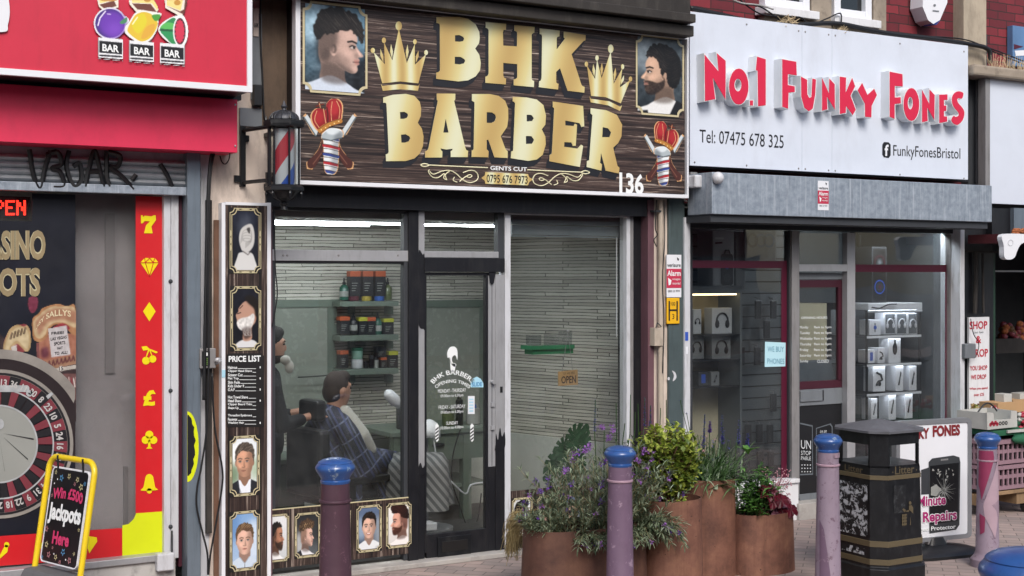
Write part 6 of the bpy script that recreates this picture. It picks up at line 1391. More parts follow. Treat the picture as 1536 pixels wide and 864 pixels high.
# hanging phone cases on hooks
case0 = None; k_ = 0
rows = [(445, 478, (1137, 1160)), (489, 508, (1150,)), (520, 548, (1112, 1136)), (590, 618, (1160,)), (632, 664, (1060, 1088, 1122, 1139, 1155)), (678, 705, (1120, 1140, 1156))]
for pt_, pb_, xs_ in rows:
    for px in xs_:
        k_ += 1; y = YD+.19; x0, x1, z0, z1 = R(px-6, px+6, pt_, pb_, y)
        if case0 is None:
            t = case0 = thing('phone_case', ((x0+x1)/2, y, z0), None, 'phone case'); 
            m = MB(tv.mats[0]); m.box(-.033, .033, -.01, .01, 0, .155); m.v = [(a+t.location.x, b+t.location.y, c+t.location.z) for a, b, c in m.v]; m.build('case', t, bevel=.006)
            m = MB(M['silver_dull']); m.tube([(t.location.x, t.location.y, t.location.z+.15), (t.location.x, t.location.y, t.location.z+.175), (t.location.x, t.location.y+.055, t.location.z+.178)], .003, 5); m.build('hook', t)
        else: t = copy_tree(case0, loc=((x0+x1)/2, y, z0))
        t['label'] = 'black phone case hanging on a hook of the grey slatted wall'; t['group'] = 'phone cases hanging on the slatted wall'
# glass cabinet right
yc = .35
M['case_fill_lamp'] = emis('case_fill_lamp', '#f2f8ff', 15.0)  # added emission, only there to brighten the boxes in the glass cabinet
gc = thing('display_cabinet', P(1330, 640, yc), 'tall glass cabinet of white gadget boxes in the right phone shop window', 'cabinet')
x0, x1, z0, z1 = R(1300, 1381, 465, 740, yc, 1340)
m = MB(M['white_clean']); m.box(x0, x1, yc-.02, yc+.34, z1, z1+.062); m.build('top', gc, bevel=.004)
m = MB(M['black_plastic']); m.box(x0, x0+.015, yc, yc+.015, z0, z1); m.box(x1-.015, x1, yc, yc+.015, z0, z1)
szs = [P(1340, py, yc).z for py in (503, 545, 589, 632)]
for z in szs: m.box(x0-.12, x1, yc, yc+.33, z-.008, z)
m.build('shelf', gc)
m = MB(M['slat_grey']); m.box(x0-.1, x1, yc+.33, yc+.34, z0, z1); m.build('back_panel', gc)
m = MB(M['case_fill_lamp']); m.box(x0+.03, x1-.03, yc+.004, yc+.03, z1-.008, z1-.002)  # strips added under the top and shelves for their light
for z in szs[:3]: m.box(x0+.03, x1-.03, yc+.008, yc+.028, z-.013, z-.0085)
build_each(m, 'light_strip', gc); m = MB(M['white_clean']); m.box(x0, x1, yc-.02, yc-.012, z1-.016, z1-.001)
for z in szs[:3]: m.box(x0, x1, yc-.008, yc-.001, z-.02, z)
build_each(m, 'lip', gc)  # lips added to keep the added strips out of sight
cable('cable', [[(1308, 461), (1320, 462), (1332, 457), (1345, 456)]], .006, 'black lead lying along the white top of the glass cabinet', y=yc-.03)
yq = yc+.03
GB = 'white gadget boxes in the glass cabinet'
for px0, px1, pt, pb, ic_, lab in ((1304, 1321, 480, 503, 'watch', 'white watch box alone at left of the top cabinet shelf'), (1327, 1343, 469.5, 502, 'phones_white', 'leftmost of three white headphone boxes on the top cabinet shelf'), (1344.5, 1360, 469.5, 502, 'phones_white', 'middle of three white headphone boxes on the top cabinet shelf'), (1361.5, 1376, 469.5, 502, 'phones_white', 'rightmost of three white headphone boxes on the top cabinet shelf'),
    (1302, 1312, 525, 545, 'blue', 'small white box with a blue phone on the second cabinet shelf'), (1317, 1327, 522, 545, 'mount', 'small white box with a clip on the second cabinet shelf'), (1333, 1351, 508, 545, 'brush', 'white box with a black hairbrush on the second cabinet shelf'), (1310, 1328, 549, 588, 'mount', 'large white box with a phone mount on the third cabinet shelf'), (1344, 1355, 549, 587, 'stick', 'middle white box with a stick gadget on the third cabinet shelf'), (1364, 1375, 549, 586, 'stick', 'right hand white box with a clamp on the third cabinet shelf'),
    (1307, 1316, 598, 630, 'stick', 'slim white box at left of the bottom cabinet shelf'), (1333, 1344, 590.5, 630, 'stick', 'middle white box on the bottom cabinet shelf above the litter bin'), (1358, 1369, 590, 628, 'stick', 'rightmost white box on the bottom cabinet shelf')): goods(px0, px1, pt, pb, yq, lab, ic_, .12, 'white_clean', GB)
goods(1308, 1330, 370, 454, yc+.04, 'tall black party speaker carton standing on the glass cabinet', 'tower', .2, 'dark_grey', name='speaker_carton')
m = MB(M['cab_cream']); m.boxp(1199, 1240, 455, 540, .7, .2, 1220); m.use(M['mid_grey']).boxp(1199, 1256, 541, 600, .65, .3, 1220); m.use(M['slat_grey']).boxp(1180, 1275, 345, 455, 1.2, .05); m.build('counter_unit', label='cream and grey counter unit seen through the phone shop door', cat='counter')

# ------------------------------------------------------------------ greengrocer at the right edge
gro = thing('grocer_shop', (XC+1.5, .1, 0), 'dark open fronted greengrocer at the right edge of the row', 'shop')
shell(gro, XC, XC+4.5, 3.0, 2.62, M['phone_wall'], M['floor_dark'], M['dark_grey'])
m = MB(M['black_paint']); m.boxp(1447, 1490, 310, 800, -.03, .3, 1465); m.build('pilaster', gro)
m = MB(mm('fascia_white', '#cdd4e0', .4, var=.03)); x0, x1, z0, z1 = R(1484, 1700, 118, 305, -.12, 1484); m.box(x0, x1, -.12, -.05, z0, z1); m.use(M['silver_dull']).box(x0-.06, x0-.003, -.13, -.05, z0, z1); fw_ = m.build('blank_fascia', label='blank white fascia board over the greengrocer', cat='sign')
m = MB(M['stone_worn']); x0, x1, z0, z1 = R(1462, 1700, 98, 118, -.2, 1484); m.box(x0, x1, -.2, .1, z0+.02, z1); m.build('ledge', gro, bevel=.02)
m = MB(M['straw'])
for i in range(60):
    p = P(rnd.uniform(1484, 1536), 100, -.15); p.z = z1; m.tube([p, p+Vector((rnd.gauss(0, .03), 0, rnd.uniform(.05, .13)))], .0018, 4)
m.build('bird_spikes', label='row of thin bird spikes on the ledge above the white fascia', cat='bird spikes')
m = MB(M['black_paint']); m.boxp(1488, 1700, 312, 356, -.1, .4, 1490); m.use(M['guide_steel']).boxp(1521, 1700, 312, 352, -.14, .04, 1525); m.build('shutter_box', gro)
pos_ = thing('poster_plate', P(1520, 95, .0), 'blue picture panel on brick at the top right corner', 'poster'); m = MB(mm('sky_blue', '#5b7ea8', .5, var=.2)); m.boxp(1519, 1560, 38, 98, .03, .06); m.build('panel', pos_)
m = MB(M['white_clean']); m.pxs([(1522, 76), (1560, 74), (1560, 82), (1524, 84)], .027); m.use(M['maroon_red']).pxs([(1521, 66), (1535, 70), (1521, 74)], .027); m.build('printed_picture', pos_)
ak = thing('awning_bracket', P(1520, 380, -.6), 'white curved awning end plate beside the dark greengrocer opening', 'awning')
m = MB(M['white_clean']); sh_ = cat_rom([(1505, 352), (1536, 351), (1545, 352), (1545, 360), (1532, 366), (1526, 376), (1522, 386), (1514, 389.5), (1507, 386), (1506, 370)], 4); m.pxp(sh_, -.55, .05); m.use(M['white_frame']).pxp([circ(1516, 364, 4.2, 16, 5), circ(1516, 364, 3.2, 16, 4)], -.553, .003); m.build('end_plate', ak, bevel=.003)
m = MB(mm('awning_red', '#4a1820', .7)); x0, x1, z0, z1 = R(1509, 1700, 356, 364, -.5, 1510); m.box(x0, x1, -.5, -.1, z0, z1+.03); m.build('rolled_cloth', ak)
mm('terracotta_leaf', '#9c5b34', .8, var=.3)
m = MB(M['terracotta_leaf']); 
for i in range(40): p = P(rnd.uniform(1519, 1545), rnd.uniform(344, 351), -.45); m.ell(p, (.02, .02, .012), 6, 4)
m.build('dead_leaves', label='heap of brown dead leaves on top of the awning', cat='leaves')
m = MB(M['dark_timber']); m.boxp(1450, 1500, 376, 378.5, -.06, .02); m.tube([P(1463, 378, -.06), P(1464, 420, -.06), P(1462, 470, -.06)], .02, 8); m.tube([P(1474, 380, -.06), P(1475, 470, -.06)], .012, 8); m.build('dark_pipe', label='black pipes on the dark pier above the grocer notice', cat='pipe')
m = MB(mm('green_post', '#1f3a2c', .5)); m.boxp(1487, 1493, 380, 640, -.02, .05, 1490); m.build('green_post', gro)
m = MB(M['silver']); m.boxp(1492, 1600, 405.5, 408, .3, .03); m.build('tube_rail', gro)
gs = thing('shop_notice', P(1468, 620, -.06), 'tall white board with maroon SHOP and DROP lettering on the dark pier', 'sign')
m = MB(M['white_paint']); m.boxp(1453.5, 1484, 476, 620.5, -.06, .02); m.build('board', gs)
m = MB(M['text_red']); y = -.063
for t, a, b, tp, bt in (('SHOP', 1454.5, 1481, 482, 494), ('&', 1464, 1472, 504, 515), ('DROP', 1456, 1482, 524, 536), ('YOU SHOP', 1455, 1481, 549, 556), ('WE DROP', 1456.5, 1479.5, 562.5, 569.5), ('When you spend', 1454.5, 1481.5, 581.5, 586), ('over £25', 1461, 1476, 590, 594.5)): m.textp(t, a, b, tp, bt, y, .02)
m.use(M['dark_grey']).textp('Local · Fresh', 1461, 1475, 497, 500, y); m.build('lettering', gs)
m = MB(M['vinyl_yellow']); mm('fruit_green', '#6f7d33', .5, var=.3); mm('fruit_brown', '#5e4224', .5, var=.3); mm('fruit_cream', '#c2b27f', .5, var=.2)
for i in range(60): m.use(M[('fruit_green', 'fruit_brown', 'fruit_cream', 'dull_gold')[i % 4]]); m.pxs(circ(rnd.uniform(1456, 1482), rnd.uniform(606, 618), rnd.uniform(1, 2.2), 8), -.0625-.0001*i)
m.build('fruit_picture', gs)
mb_ = thing('meter_box', P(1455, 535, -.1), 'grey electric box beside the grocer notice', 'electric box'); m = MB(M['mid_grey']); m.boxp(1448, 1464, 516, 538, -.14, .09); m.build('casing', mb_, bevel=.006); m = MB(M['cable']); m.tube(cat_rom([tuple(P(a, b, -.1)) for a, b in ((1456, 478), (1460, 500), (1468, 515), (1466, 530), (1462, 536))], 6, False), .004, 5); m.build('lead', mb_)
# ------------------------------------------------------------------ inside the barber shop
def cfix(px, py, w, y0, lab):
    p = P(px, py, y0); t = thing('ceiling_light', (p.x, y0, 2.29), lab, 'ceiling light')
    m = MB(M['white_clean']); m.box(p.x-w/2, p.x+w/2, y0-.05, y0+.05, 2.322, 2.329); m.build('housing', t)
    m = MB(M['lamp']); m.box(p.x-w/2+.02, p.x+w/2-.02, y0-.02, y0+.02, 2.311, 2.3215); m.build('tube', t)
cfix(505, 330, 1.2, .55, 'lit strip light on the ceiling nearest the left barber window'); cfix(470, 330, .9, .95, 'lit strip light on the ceiling farther back in the barber shop'); cfix(688, 330, .75, .6, 'lit strip light seen through the pane over the barber door')
# unseen strip light added to brighten the goods in the right phone shop window
for px, lab in ((1350, 'added unseen strip light behind the head of the right phone shop window'),):
    p = P(px, 400, .14); t = thing('ceiling_light', (p.x, .17, 2.34), lab, 'ceiling light'); m = MB(M['lamp']); m.box(p.x-.55, p.x+.55, .14, .2, 2.365, 2.378); m.build('tube', t); m = MB(M['white_clean']); m.box(p.x-.57, p.x+.57, .14, .2, 2.379, 2.399); m.build('housing', t)
yw = YB-.002
mr = thing('mirror', P(450, 630, yw), 'wide pale mirror in a stepped sage green frame behind the barber', 'mirror')
m = MB(M['mirror_pale']); m.boxp(380, 492, 461, 640, yw-.03, .02, 450); m.build('mirror_glass', mr)
m = MB(M['sage']); m.boxp(376, 510, 450, 461, yw-.04, .035, 450); m.boxp(492, 502, 461, 640, yw-.04, .035, 495)
for py in (452, 486, 526, 560, 600): m.boxp(502, 511 if (py//2) % 2 else 506, py, py+24, yw-.04, .03, 505)
m.build('frame', mr)
mr2 = thing('mirror', P(680, 630, yw), 'pale mirror in a sage green frame seen through the barber door', 'mirror')
m = MB(M['mirror_pale']); m.boxp(626, 720, 461, 640, yw-.03, .02, 680); m.build('mirror_glass', mr2)
m = MB(M['sage']); m.boxp(620, 732, 450, 461, yw-.04, .035, 680); m.boxp(720, 732, 461, 640, yw-.04, .035, 725); m.build('frame', mr2)
ysf = YB-.2
for py, pb_, lab in ((452, 459.5, 'topmost sage green wall shelf of hair products'), (503, 511, 'middle sage green wall shelf of hair products'), (554, 562, 'lowest sage green wall shelf of hair products')):
    t = thing('wall_shelf', P(555, pb_, ysf), lab, 'shelf', 'sage shelves on the barber shop wall')
    m = MB(M['sage']); m.boxp(510, 598, py, pb_, ysf, .19, 555); m.build('board', t, bevel=.002)
    m = MB(M['sage']); m.boxp(525, 533, pb_+.3, pb_+12, YB-.06, .05, 530); m.boxp(580, 590, pb_+.3, pb_+12, YB-.06, .05, 585); m.build('bracket', t)
mm('tin_black', '#16171c', .35); mm('lid_orange', '#b5542a', .45); mm('lid_yellow', '#b7b636', .45); mm('pot_red', '#5d2030', .4); mm('pot_yellow', '#a9973d', .4); mm('pot_blue', '#2456a8', .4); mm('bottle_green', '#2c5a4c', .25); mm('bottle_olive', '#55603c', .3); mm('label_pale', '#9a9c98', .5); mm('tub_green', '#7fa296', .4); mm('tub_lid', '#1f5a44', .4)
YI = YB-.13
def carton(px0, px1, pt, pb, lid, lab):
    x0, x1, z0, z1 = R(px0, px1, pt, pb, YI); t = thing('product_carton', ((x0+x1)/2, YI, z0), lab, 'carton', 'hair product cartons on the shelves'); h = z1-z0
    m = MB(M['tin_black']); m.box(x0, x1, YI, YI+.07, z0, z1-h*.22); m.build('body', t)
    m = MB(M[lid]); m.box(x0-.001, x1+.001, YI-.001, YI+.071, z1-h*.22, z1); m.build('lid', t)
    m = MB(M['label_pale']); w = x1-x0
    for k in range(4): m.box(x0+w*.15, x0+w*(.5+.08*k), YI-.002, YI, z0+h*(.2+.1*k), z0+h*(.225+.1*k))
    m.build('label', t)
def bottle(px, w, pt, pb, mt, lab, neck=.3, lbl=True):
    x0, x1, z0, z1 = R(px-w/2, px+w/2, pt, pb, YI); r = (x1-x0)/2; h = z1-z0; c = ((x0+x1)/2, YI+.04, z0); t = thing('spray_bottle', c, lab, 'bottle', 'hair product bottles on the shelves')
    m = MB(M[mt]); m.lathe([(r*.95, 0), (r, .01), (r, h*.55), (r*.75, h*.63), (r*.35, h*.7)], c, 14); m.build('bottle', t, smooth='auto')
    m = MB(M['black_plastic']); m.lathe([(r*.38, h*.7), (r*.38, h*.8), (r*.2, h*.82), (r*.16, h)], c, 10); m.build('nozzle', t, smooth='auto')
    m = MB(M['label_pale']); m.lathe([(r*1.02, h*.15), (r*1.02, h*.4)], c, 14); m.build('label', t) if lbl else None
def pot(px0, px1, pt, pb, mt, lab, lid=None):
    x0, x1, z0, z1 = R(px0, px1, pt, pb, YI); r = (x1-x0)/2; h = z1-z0; c = ((x0+x1)/2, YI+.03, z0); t = thing('wax_pot', c, lab, 'pot', 'hair product pots on the shelves')
    m = MB(M[mt]); m.lathe([(r*.92, 0), (r, h*.1), (r, h*.72), (0, h*.72)], c, 16); m.build('jar', t, smooth='auto'); m = MB(M[lid or mt]); m.lathe([(r*1.03, h*.73), (r*1.03, h), (0, h)], c, 16); m.build('lid', t, smooth='auto')
bottle(519, 13, 417, 450, 'bottle_green', 'green spray bottle at the left end of the topmost shelf')
for px, l_, mt in ((525.5, 'left', 'pot_red'), (544.5, 'middle', 'pot_yellow'), (563.5, 'right', 'pot_blue')):
    carton(px, px+15, 406.5, 444, 'lid_orange', f'{l_} one of three tall orange topped black cartons on the topmost shelf'); pot(px+.5, px+14.5, 444.5, 451.5, mt, {'left': 'flat dark red pot', 'middle': 'flat yellow pot', 'right': 'flat blue pot'}[l_]+' under a tall carton on the topmost shelf')
bottle(584.5, 12, 417, 450, 'bottle_olive', 'olive spray bottle at the right end of the topmost shelf', lbl=False)
carton(510, 524.5, 475, 501, 'lid_orange', 'orange topped carton at the left end of the middle shelf'); bottle(533, 12, 468, 501, 'tin_black', 'black patterned spray bottle on the middle shelf'); carton(539, 551, 476, 502, 'lid_yellow', 'yellow topped carton beside the patterned bottle on the middle shelf'); carton(551.5, 563.5, 476, 502, 'lid_orange', 'orange topped carton in the centre of the middle shelf'); bottle(569.5, 12, 468, 502, 'bottle_green', 'green spray bottle on the middle shelf'); carton(576, 590.5, 478, 502, 'lid_yellow', 'yellow topped carton at the right end of the middle shelf')
carton(510.5, 522.5, 526, 552, 'lid_orange', 'orange topped carton alone at the left of the lowest shelf'); pot(530, 546, 522, 539, 'tub_green', 'pale green tub with dark lid stacked on a white tub', 'tub_lid'); pot(530, 546, 539.5, 553, 'white_frame', 'white tub under the green tub on the lowest shelf')
pot(547.5, 555, 543, 552.5, 'tin_black', 'squat black pot beside the tubs on the lowest shelf'); pot(556, 563, 533, 552.5, 'tin_black', 'tall black jar with dull label on the lowest shelf', 'dark_grey'); pot(564, 570, 536, 552.5, 'label_pale', 'grey jar left of the black box on the lowest shelf', 'dark_grey'); carton(565.5, 579, 520, 536, 'tin_black', 'plain black box raised at the back of the lowest shelf'); carton(571.5, 580, 536.5, 553, 'lid_orange', 'small orange topped carton on the lowest shelf'); carton(583.5, 597, 527, 553, 'lid_yellow', 'yellow topped carton at the right end of the lowest shelf')
# counter
yc = 1.05; ct = thing('counter', (X(670, yc), yc+.3, .05), 'sage green counter with drawers behind the barber door', 'counter')
x0, x1 = X(585, yc), X(740, yc); zt = P(670, 644, yc).z
m = MB(M['sage']); m.box(x0, x1, yc, YB-.02, zt-.035, zt); m.build('top', ct, bevel=.003)
m = MB(M['sage']); m.box(x0+.02, x1-.02, yc+.03, yc+.05, zt-.24, zt-.037); m.build('drawer', ct)
d_ = None
for px in (660,): m = MB(M['black_iron']); p = P(px, 668, yc); m.ell((p.x, yc+.02, p.z), (.055, .02, .018), 12, 6); m.build('drawer_handle', ct)
m = MB(M['sage'])
for px in (592, 697, 734): a = X(px, yc); m.box(a, a+.07, yc+.02, yc+.09, .05, zt-.037)
m.box(x0+.02, x1-.02, yc+.05, YB-.05, .3, .33); m.build('legs_and_shelf', ct)
c2 = thing('cabinet', (X(430, 1.2), 1.4, .05), 'low sage green cabinet at the left of the barber shop', 'cabinet')
m = MB(M['sage']); x0, x1 = X(340, 1.2), X(462, 1.2); z1 = P(430, 690, 1.2).z; m.box(x0, x1, 1.2, YB-.02, z1-.03, z1); m.build('top', c2); m = MB(mm('dark_sage', '#3a463e', .6)); m.box(x0+.02, x1-.02, 1.22, YB-.03, .05, z1-.032); m.build('body', c2)
m = MB(mm('tub_red', '#93303a', .5)); m.boxp(451, 462, 698, 727, 1.05, .1); m.use(M['white_frame']).boxp(451, 462, 690, 697.6, 1.05, .1); m.build('tub', label='red and white tub standing low by the left cabinet', cat='tub')
# things on the counter
def ctr(name, px, r, h, mt, lab, lidm=None, y=1.25):
    c = (X(px, y), y, zt); t = thing(name, c, lab, name.replace('_', ' ')); m = MB(M[mt]); m.lathe([(r*.85, 0), (r, .01), (r, h*.8), (r*.8, h*.82), (0, h*.82)], c, 14); m.build('body', t, smooth='auto'); m = MB(M[lidm or 'black_plastic']); m.lathe([(r*.6, h*.82), (r*.5, h), (0, h)], c, 12); m.build('lid', t, smooth='auto')
ctr('jar', 672, .05, .13, 'bottle_olive', 'olive jar on the sage counter behind the opening times'); ctr('bottle', 689, .03, .25, 'tin_black', 'tall black bottle on the sage counter behind the door'); ctr('box_tub', 709, .055, .16, 'label_pale', 'pale labelled tub with blue lid on the sage counter', 'pot_blue'); ctr('pot', 604, .05, .2, 'dark_grey', 'dark cup of tools on the counter beside the lamp'); ctr('bottle', 608, .022, .3, 'white_frame', 'slim white bottle on the counter by the window edge', 'white_frame', 1.15)
# lamp on chrome arm
la = thing('hair_lamp', (X(632, .8), .8, .05), 'white hair lamp on a chrome arm standing inside the barber shop', 'lamp')
m = MB(M['silver']); p0, p1 = P(604, 604, .85), P(622, 640, .85); m.tube([p0, p1, P(640, 655, .85)], .012, 8); q = P(640, 655, .85); m.tube([q, (q.x, q.y, .1)], .014, 8); m.lathe([(.2, 0), (.2, .02), (.03, .05)], (q.x, q.y, .05), 20); m.build('stand', la, smooth='auto')
m = MB(M['white_clean']); a, b = P(579, 587, .85), P(600, 609, .85); m.tube([a, a+(b-a)*.15, a+(b-a)*.6, b], [.018, .04, .046, .025], 12); m.build('lamp_head', la, smooth=True)
m = MB(M['white_clean']); c = P(644, 655, .75); m.lathe([(.085, 0), (.082, .05), (.06, .1), (.02, .125), (0, .13)], (c.x, c.y, c.z), 20); m.build('hood', la, smooth=True)
cable('cable', [[(650, 657), (656, 690), (668, 712), (690, 735), (700, 740), (706, 728), (722, 724), (735, 725)]], .006, 'white power lead looping below the lamp hood inside the door', 'white_clean', y=.7)
cable('cable', [[(692, 640), (680, 680), (678, 720), (690, 760), (702, 790), (716, 780), (722, 740)]], .005, 'black lead hanging in front of the sage counter', y=.95)
cable('cable', [[(447, 566), (480, 564), (496, 562)]], .006, 'black lead stretched across the lower part of the wide mirror', y=1.6)

# ------------------------------------------------------------------ people
mm('skin', '#a97f6b', .5, var=.06); mm('hair_dark', '#1a1513', .8, var=.3, bump=.5, bscale=200); mm('hair_brown', '#2c211b', .8, var=.3, bump=.5, bscale=200); mm('black_cloth', '#101116', .85, var=.2); mm('white_cloth', '#aaa9a3', .8, var=.06, bump=.3, bscale=40); mm('trousers', '#1d2029', .8)
def remesh(v, it=4):
    def f(o):
        r = o.modifiers.new('remesh', 'REMESH'); r.mode = 'VOXEL'; r.voxel_size = v; r.use_smooth_shade = True
        s = o.modifiers.new('smooth', 'SMOOTH'); s.factor = .5; s.iterations = it
    return f
def rotz(p, a): return (p[0]*math.cos(a)-p[1]*math.sin(a), p[0]*math.sin(a)+p[1]*math.cos(a), p[2])
class Fig:
    """a figure in its own frame: x forward, y to its left, z up"""
    def __init__(s, org, face): s.o = Vector(org); s.a = face
    def w(s, p): return s.o+Vector(rotz(p, s.a))
    def cap(s, m, a, ra, b, rb): m.cap(s.w(a), ra, s.w(b), rb, 14)
    def ell(s, m, c, r):
        n0 = len(m.v); m.ell((0, 0, 0), r, 16, 12); m.v[n0:] = [tuple(s.w((x+c[0], y+c[1], z+c[2]))) for x, y, z in m.v[n0:]]
def head(f, m, c):
    for p, r in (((0, 0, 0), (.098, .076, .112)), ((.028, 0, -.035), (.072, .064, .098)), ((.035, 0, -.092), (.052, .047, .042)), ((.103, 0, -.025), (.02, .013, .026)), ((.09, 0, .025), (.02, .05, .016)), ((.088, 0, -.068), (.016, .026, .012)), ((-.005, .078, -.015), (.02, .011, .034)), ((-.005, -.078, -.015), (.02, .011, .034))):
        f.ell(m, (c[0]+p[0], c[1]+p[1], c[2]+p[2]), r)
    f.cap(m, (c[0]-.02, c[1], c[2]-.08), .056, (c[0]-.04, c[1], c[2]-.22), .062)
def hairdo(f, parent, c, mt, long=0):
    m = MB(M[mt]); f.ell(m, (c[0]-.012, c[1], c[2]+.024), (.098, .081, .106)); f.ell(m, (c[0]-.045, c[1], c[2]-.02), (.07, .078, .085)); f.ell(m, (c[0]+.045, c[1], c[2]+.085), (.055, .062, .045))
    if long: f.ell(m, (c[0]+.03, c[1], c[2]-.09), (.066, .06, .05)); f.ell(m, (c[0]-.02, c[1], c[2]+.06), (.11, .09, .09))
    return m.build('hair', parent, smooth=True, mods=remesh(.008, 3))
def eyes(f, parent, c):
    m = MB(M['hair_dark'])
    for q in (-1, 1): f.ell(m, (c[0]+.092, c[1]+q*.03, c[2]+.002), (.008, .013, .007)); f.ell(m, (c[0]+.096, c[1]+q*.031, c[2]+.024), (.009, .022, .005))
    m.build('eyes', parent, smooth=True)
def hand(f, m, wrist, d, curl=.5, side=1):
    """palm, four unequal bent fingers and a thumb leaving the side of the palm"""
    d = Vector(d).normalized(); up = Vector((0, 0, 1)); s = d.cross(up).normalized()*side; n = s.cross(d)*side
    w = Vector(wrist); pe = w+d*.085
    for k in (-1, 0, 1): f.cap(m, w+s*.014*k, .017, pe+s*.02*k, .014)
    for i, ln in enumerate((.062, .074, .07, .054)):
        b = pe+s*(.033-.022*i); d1 = (d-n*.35*curl).normalized(); d2 = (d-n*1.2*curl).normalized()
        k = b+d1*ln*.55; f.cap(m, b, .0095, k, .0085); f.cap(m, k, .0085, k+d2*ln*.45, .0072)
    t0 = w+d*.02+s*.03; t1 = t0+(d*.6+s*.7-n*.2).normalized()*.038; f.cap(m, t0, .013, t1, .0105); f.cap(m, t1, .0105, t1+(d+s*.1-n*.3).normalized()*.032, .0085)
# client
hc = P(506, 583, .8)
cl = Fig((hc.x, .8, 0), math.radians(12)); hz = hc.z
t = thing('person', (hc.x, .8, .05), 'seated client with short brown hair under a dark checked cape seen from behind', 'person')
m = MB(M['skin']); head(cl, m, (0, 0, hz)); cl.cap(m, (-.06, 0, hz-.24), .1, (-.1, 0, hz-.55), .13)
for q in (-1, 1):
    cl.cap(m, (-.06, q*.12, hz-.27), .06, (-.05, q*.19, hz-.29), .05); cl.cap(m, (-.05, q*.2, hz-.3), .048, (.02, q*.22, hz-.55), .04); cl.cap(m, (.02, q*.22, hz-.55), .038, (.24, q*.15, hz-.56), .03)
    cl.cap(m, (-.1, q*.09, hz-.62), .09, (.36, q*.12, hz-.6), .07); cl.cap(m, (.36, q*.12, hz-.6), .062, (.42, q*.12, hz-.98), .045); cl.cap(m, (.42, q*.12, hz-1.0), .04, (.56, q*.13, hz-1.03), .035); hand(cl, m, (.24, q*.15, hz-.55), (1, -q*.1, -.1), .6, q)
bd_ = m.build('body', t, smooth=True, mods=remesh(.011, 3)); hairdo(cl, t, (0, 0, hz), 'hair_brown'); eyes(cl, t, (0, 0, hz))
def plaid():
    m, b, lk = newmat('plaid'); g = _n(m, 'ShaderNodeTexCoord'); out = None
    base = ramp(m, [(.3, '#10131f'), (.7, '#1d2235')]); v = coords(m, (1, 1, 1)); n = noise(m, v, 9, 3); lk.new(n.outputs[0], base.inputs[0]); o = base.outputs[0]
    for rot, sc, cc, w in (((0, .5, .3), 5.2, '#555a70', .965), ((0, -1.0, .2), 4.6, '#666c86', .965), ((0, .5, .3), 10.4, '#3a4164', .8)):
        mp = coords(m, (1, 1, 1), True, rot); wv = _n(m, 'ShaderNodeTexWave'); wv.bands_direction = 'X'; wv.inputs['Scale'].default_value = sc*.55; wv.inputs['Distortion'].default_value = .5; lk.new(mp.outputs[0], wv.inputs['Vector'])
        o = mix(m, ramp_of(m, wv, [(w, (0, 0, 0)), (w+.04, (.8, .8, .8))]), o, cc)
    lk.new(o, b.inputs['Base Color']); b.inputs['Roughness'].default_value = .75; return m
M['plaid'] = plaid()
m = MB(M['plaid'])
cl.cap(m, (-.06, 0, hz-.2), .1, (-.08, 0, hz-.52), .17)
for q in (-1, 1):
    cl.cap(m, (-.05, q*.1, hz-.24), .085, (-.05, q*.22, hz-.31), .078); cl.cap(m, (-.05, q*.23, hz-.32), .078, (.05, q*.27, hz-.58), .085); cl.cap(m, (.05, q*.25, hz-.56), .085, (.3, q*.17, hz-.52), .07); cl.cap(m, (-.05, q*.1, hz-.55), .12, (.4, q*.13, hz-.56), .095); cl.cap(m, (.4, q*.13, hz-.56), .09, (.46, q*.14, hz-.74), .06)
    cl.cap(m, (-.05, q*.24, hz-.5), .07, (-.05, q*.3, hz-.78), .05); cl.cap(m, (.2, q*.2, hz-.6), .07, (.22, q*.27, hz-.82), .04)
cl.cap(m, (.38, -.1, hz-.55), .09, (.38, .1, hz-.55), .09); cl.cap(m, (.1, -.2, hz-.5), .08, (.1, .2, hz-.5), .08)
m.build('cape', t, smooth=True, mods=remesh(.016, 4))
m = MB(M['white_cloth']); cl.cap(m, (.03, -.05, hz-.17), .055, (.12, -.12, hz-.34), .07); cl.cap(m, (.12, -.12, hz-.34), .07, (.2, -.14, hz-.44), .04); cl.cap(m, (.03, .05, hz-.17), .055, (.1, .1, hz-.3), .05); cl.cap(m, (.0, 0, hz-.17), .068, (-.02, 0, hz-.19), .07); m.build('neck_towel', t, smooth=True, mods=remesh(.012, 3))
# barber
hb = P(399, 517, .95); bz = hb.z
bf = Fig((hb.x, .95, 0), math.radians(-8)); t2 = thing('person', (hb.x, .95, .05), 'standing barber in black with dark hair half hidden behind the price board', 'person')
m = MB(M['skin']); head(bf, m, (.03, 0, bz)); bf.cap(m, (-.01, 0, bz-.26), .1, (-.02, 0, bz-.62), .12)
for q in (-1, 1):
    bf.cap(m, (0, q*.12, bz-.27), .06, (0, q*.18, bz-.28), .052); bf.cap(m, (0, q*.2, bz-.3), .048, (.06, q*.24, bz-.55), .04); bf.cap(m, (.06, q*.24, bz-.55), .038, (.28, q*.17, bz-.5), .029); hand(bf, m, (.29, q*.17, bz-.5), (1, -q*.15, -.05), .7, q)
    bf.cap(m, (-.02, q*.09, bz-.65), .085, (0, q*.1, bz-1.05), .06); bf.cap(m, (0, q*.1, bz-1.05), .058, (-.02, q*.1, bz-1.43), .042); bf.cap(m, (-.03, q*.1, .09), .04, (.15, q*.11, .085), .035)
m.build('body', t2, smooth=True, mods=remesh(.011, 3)); hairdo(bf, t2, (.03, 0, bz), 'hair_dark', 1); eyes(bf, t2, (.03, 0, bz))
m = MB(M['black_cloth']); bf.cap(m, (-.01, 0, bz-.25), .12, (-.02, 0, bz-.7), .15)
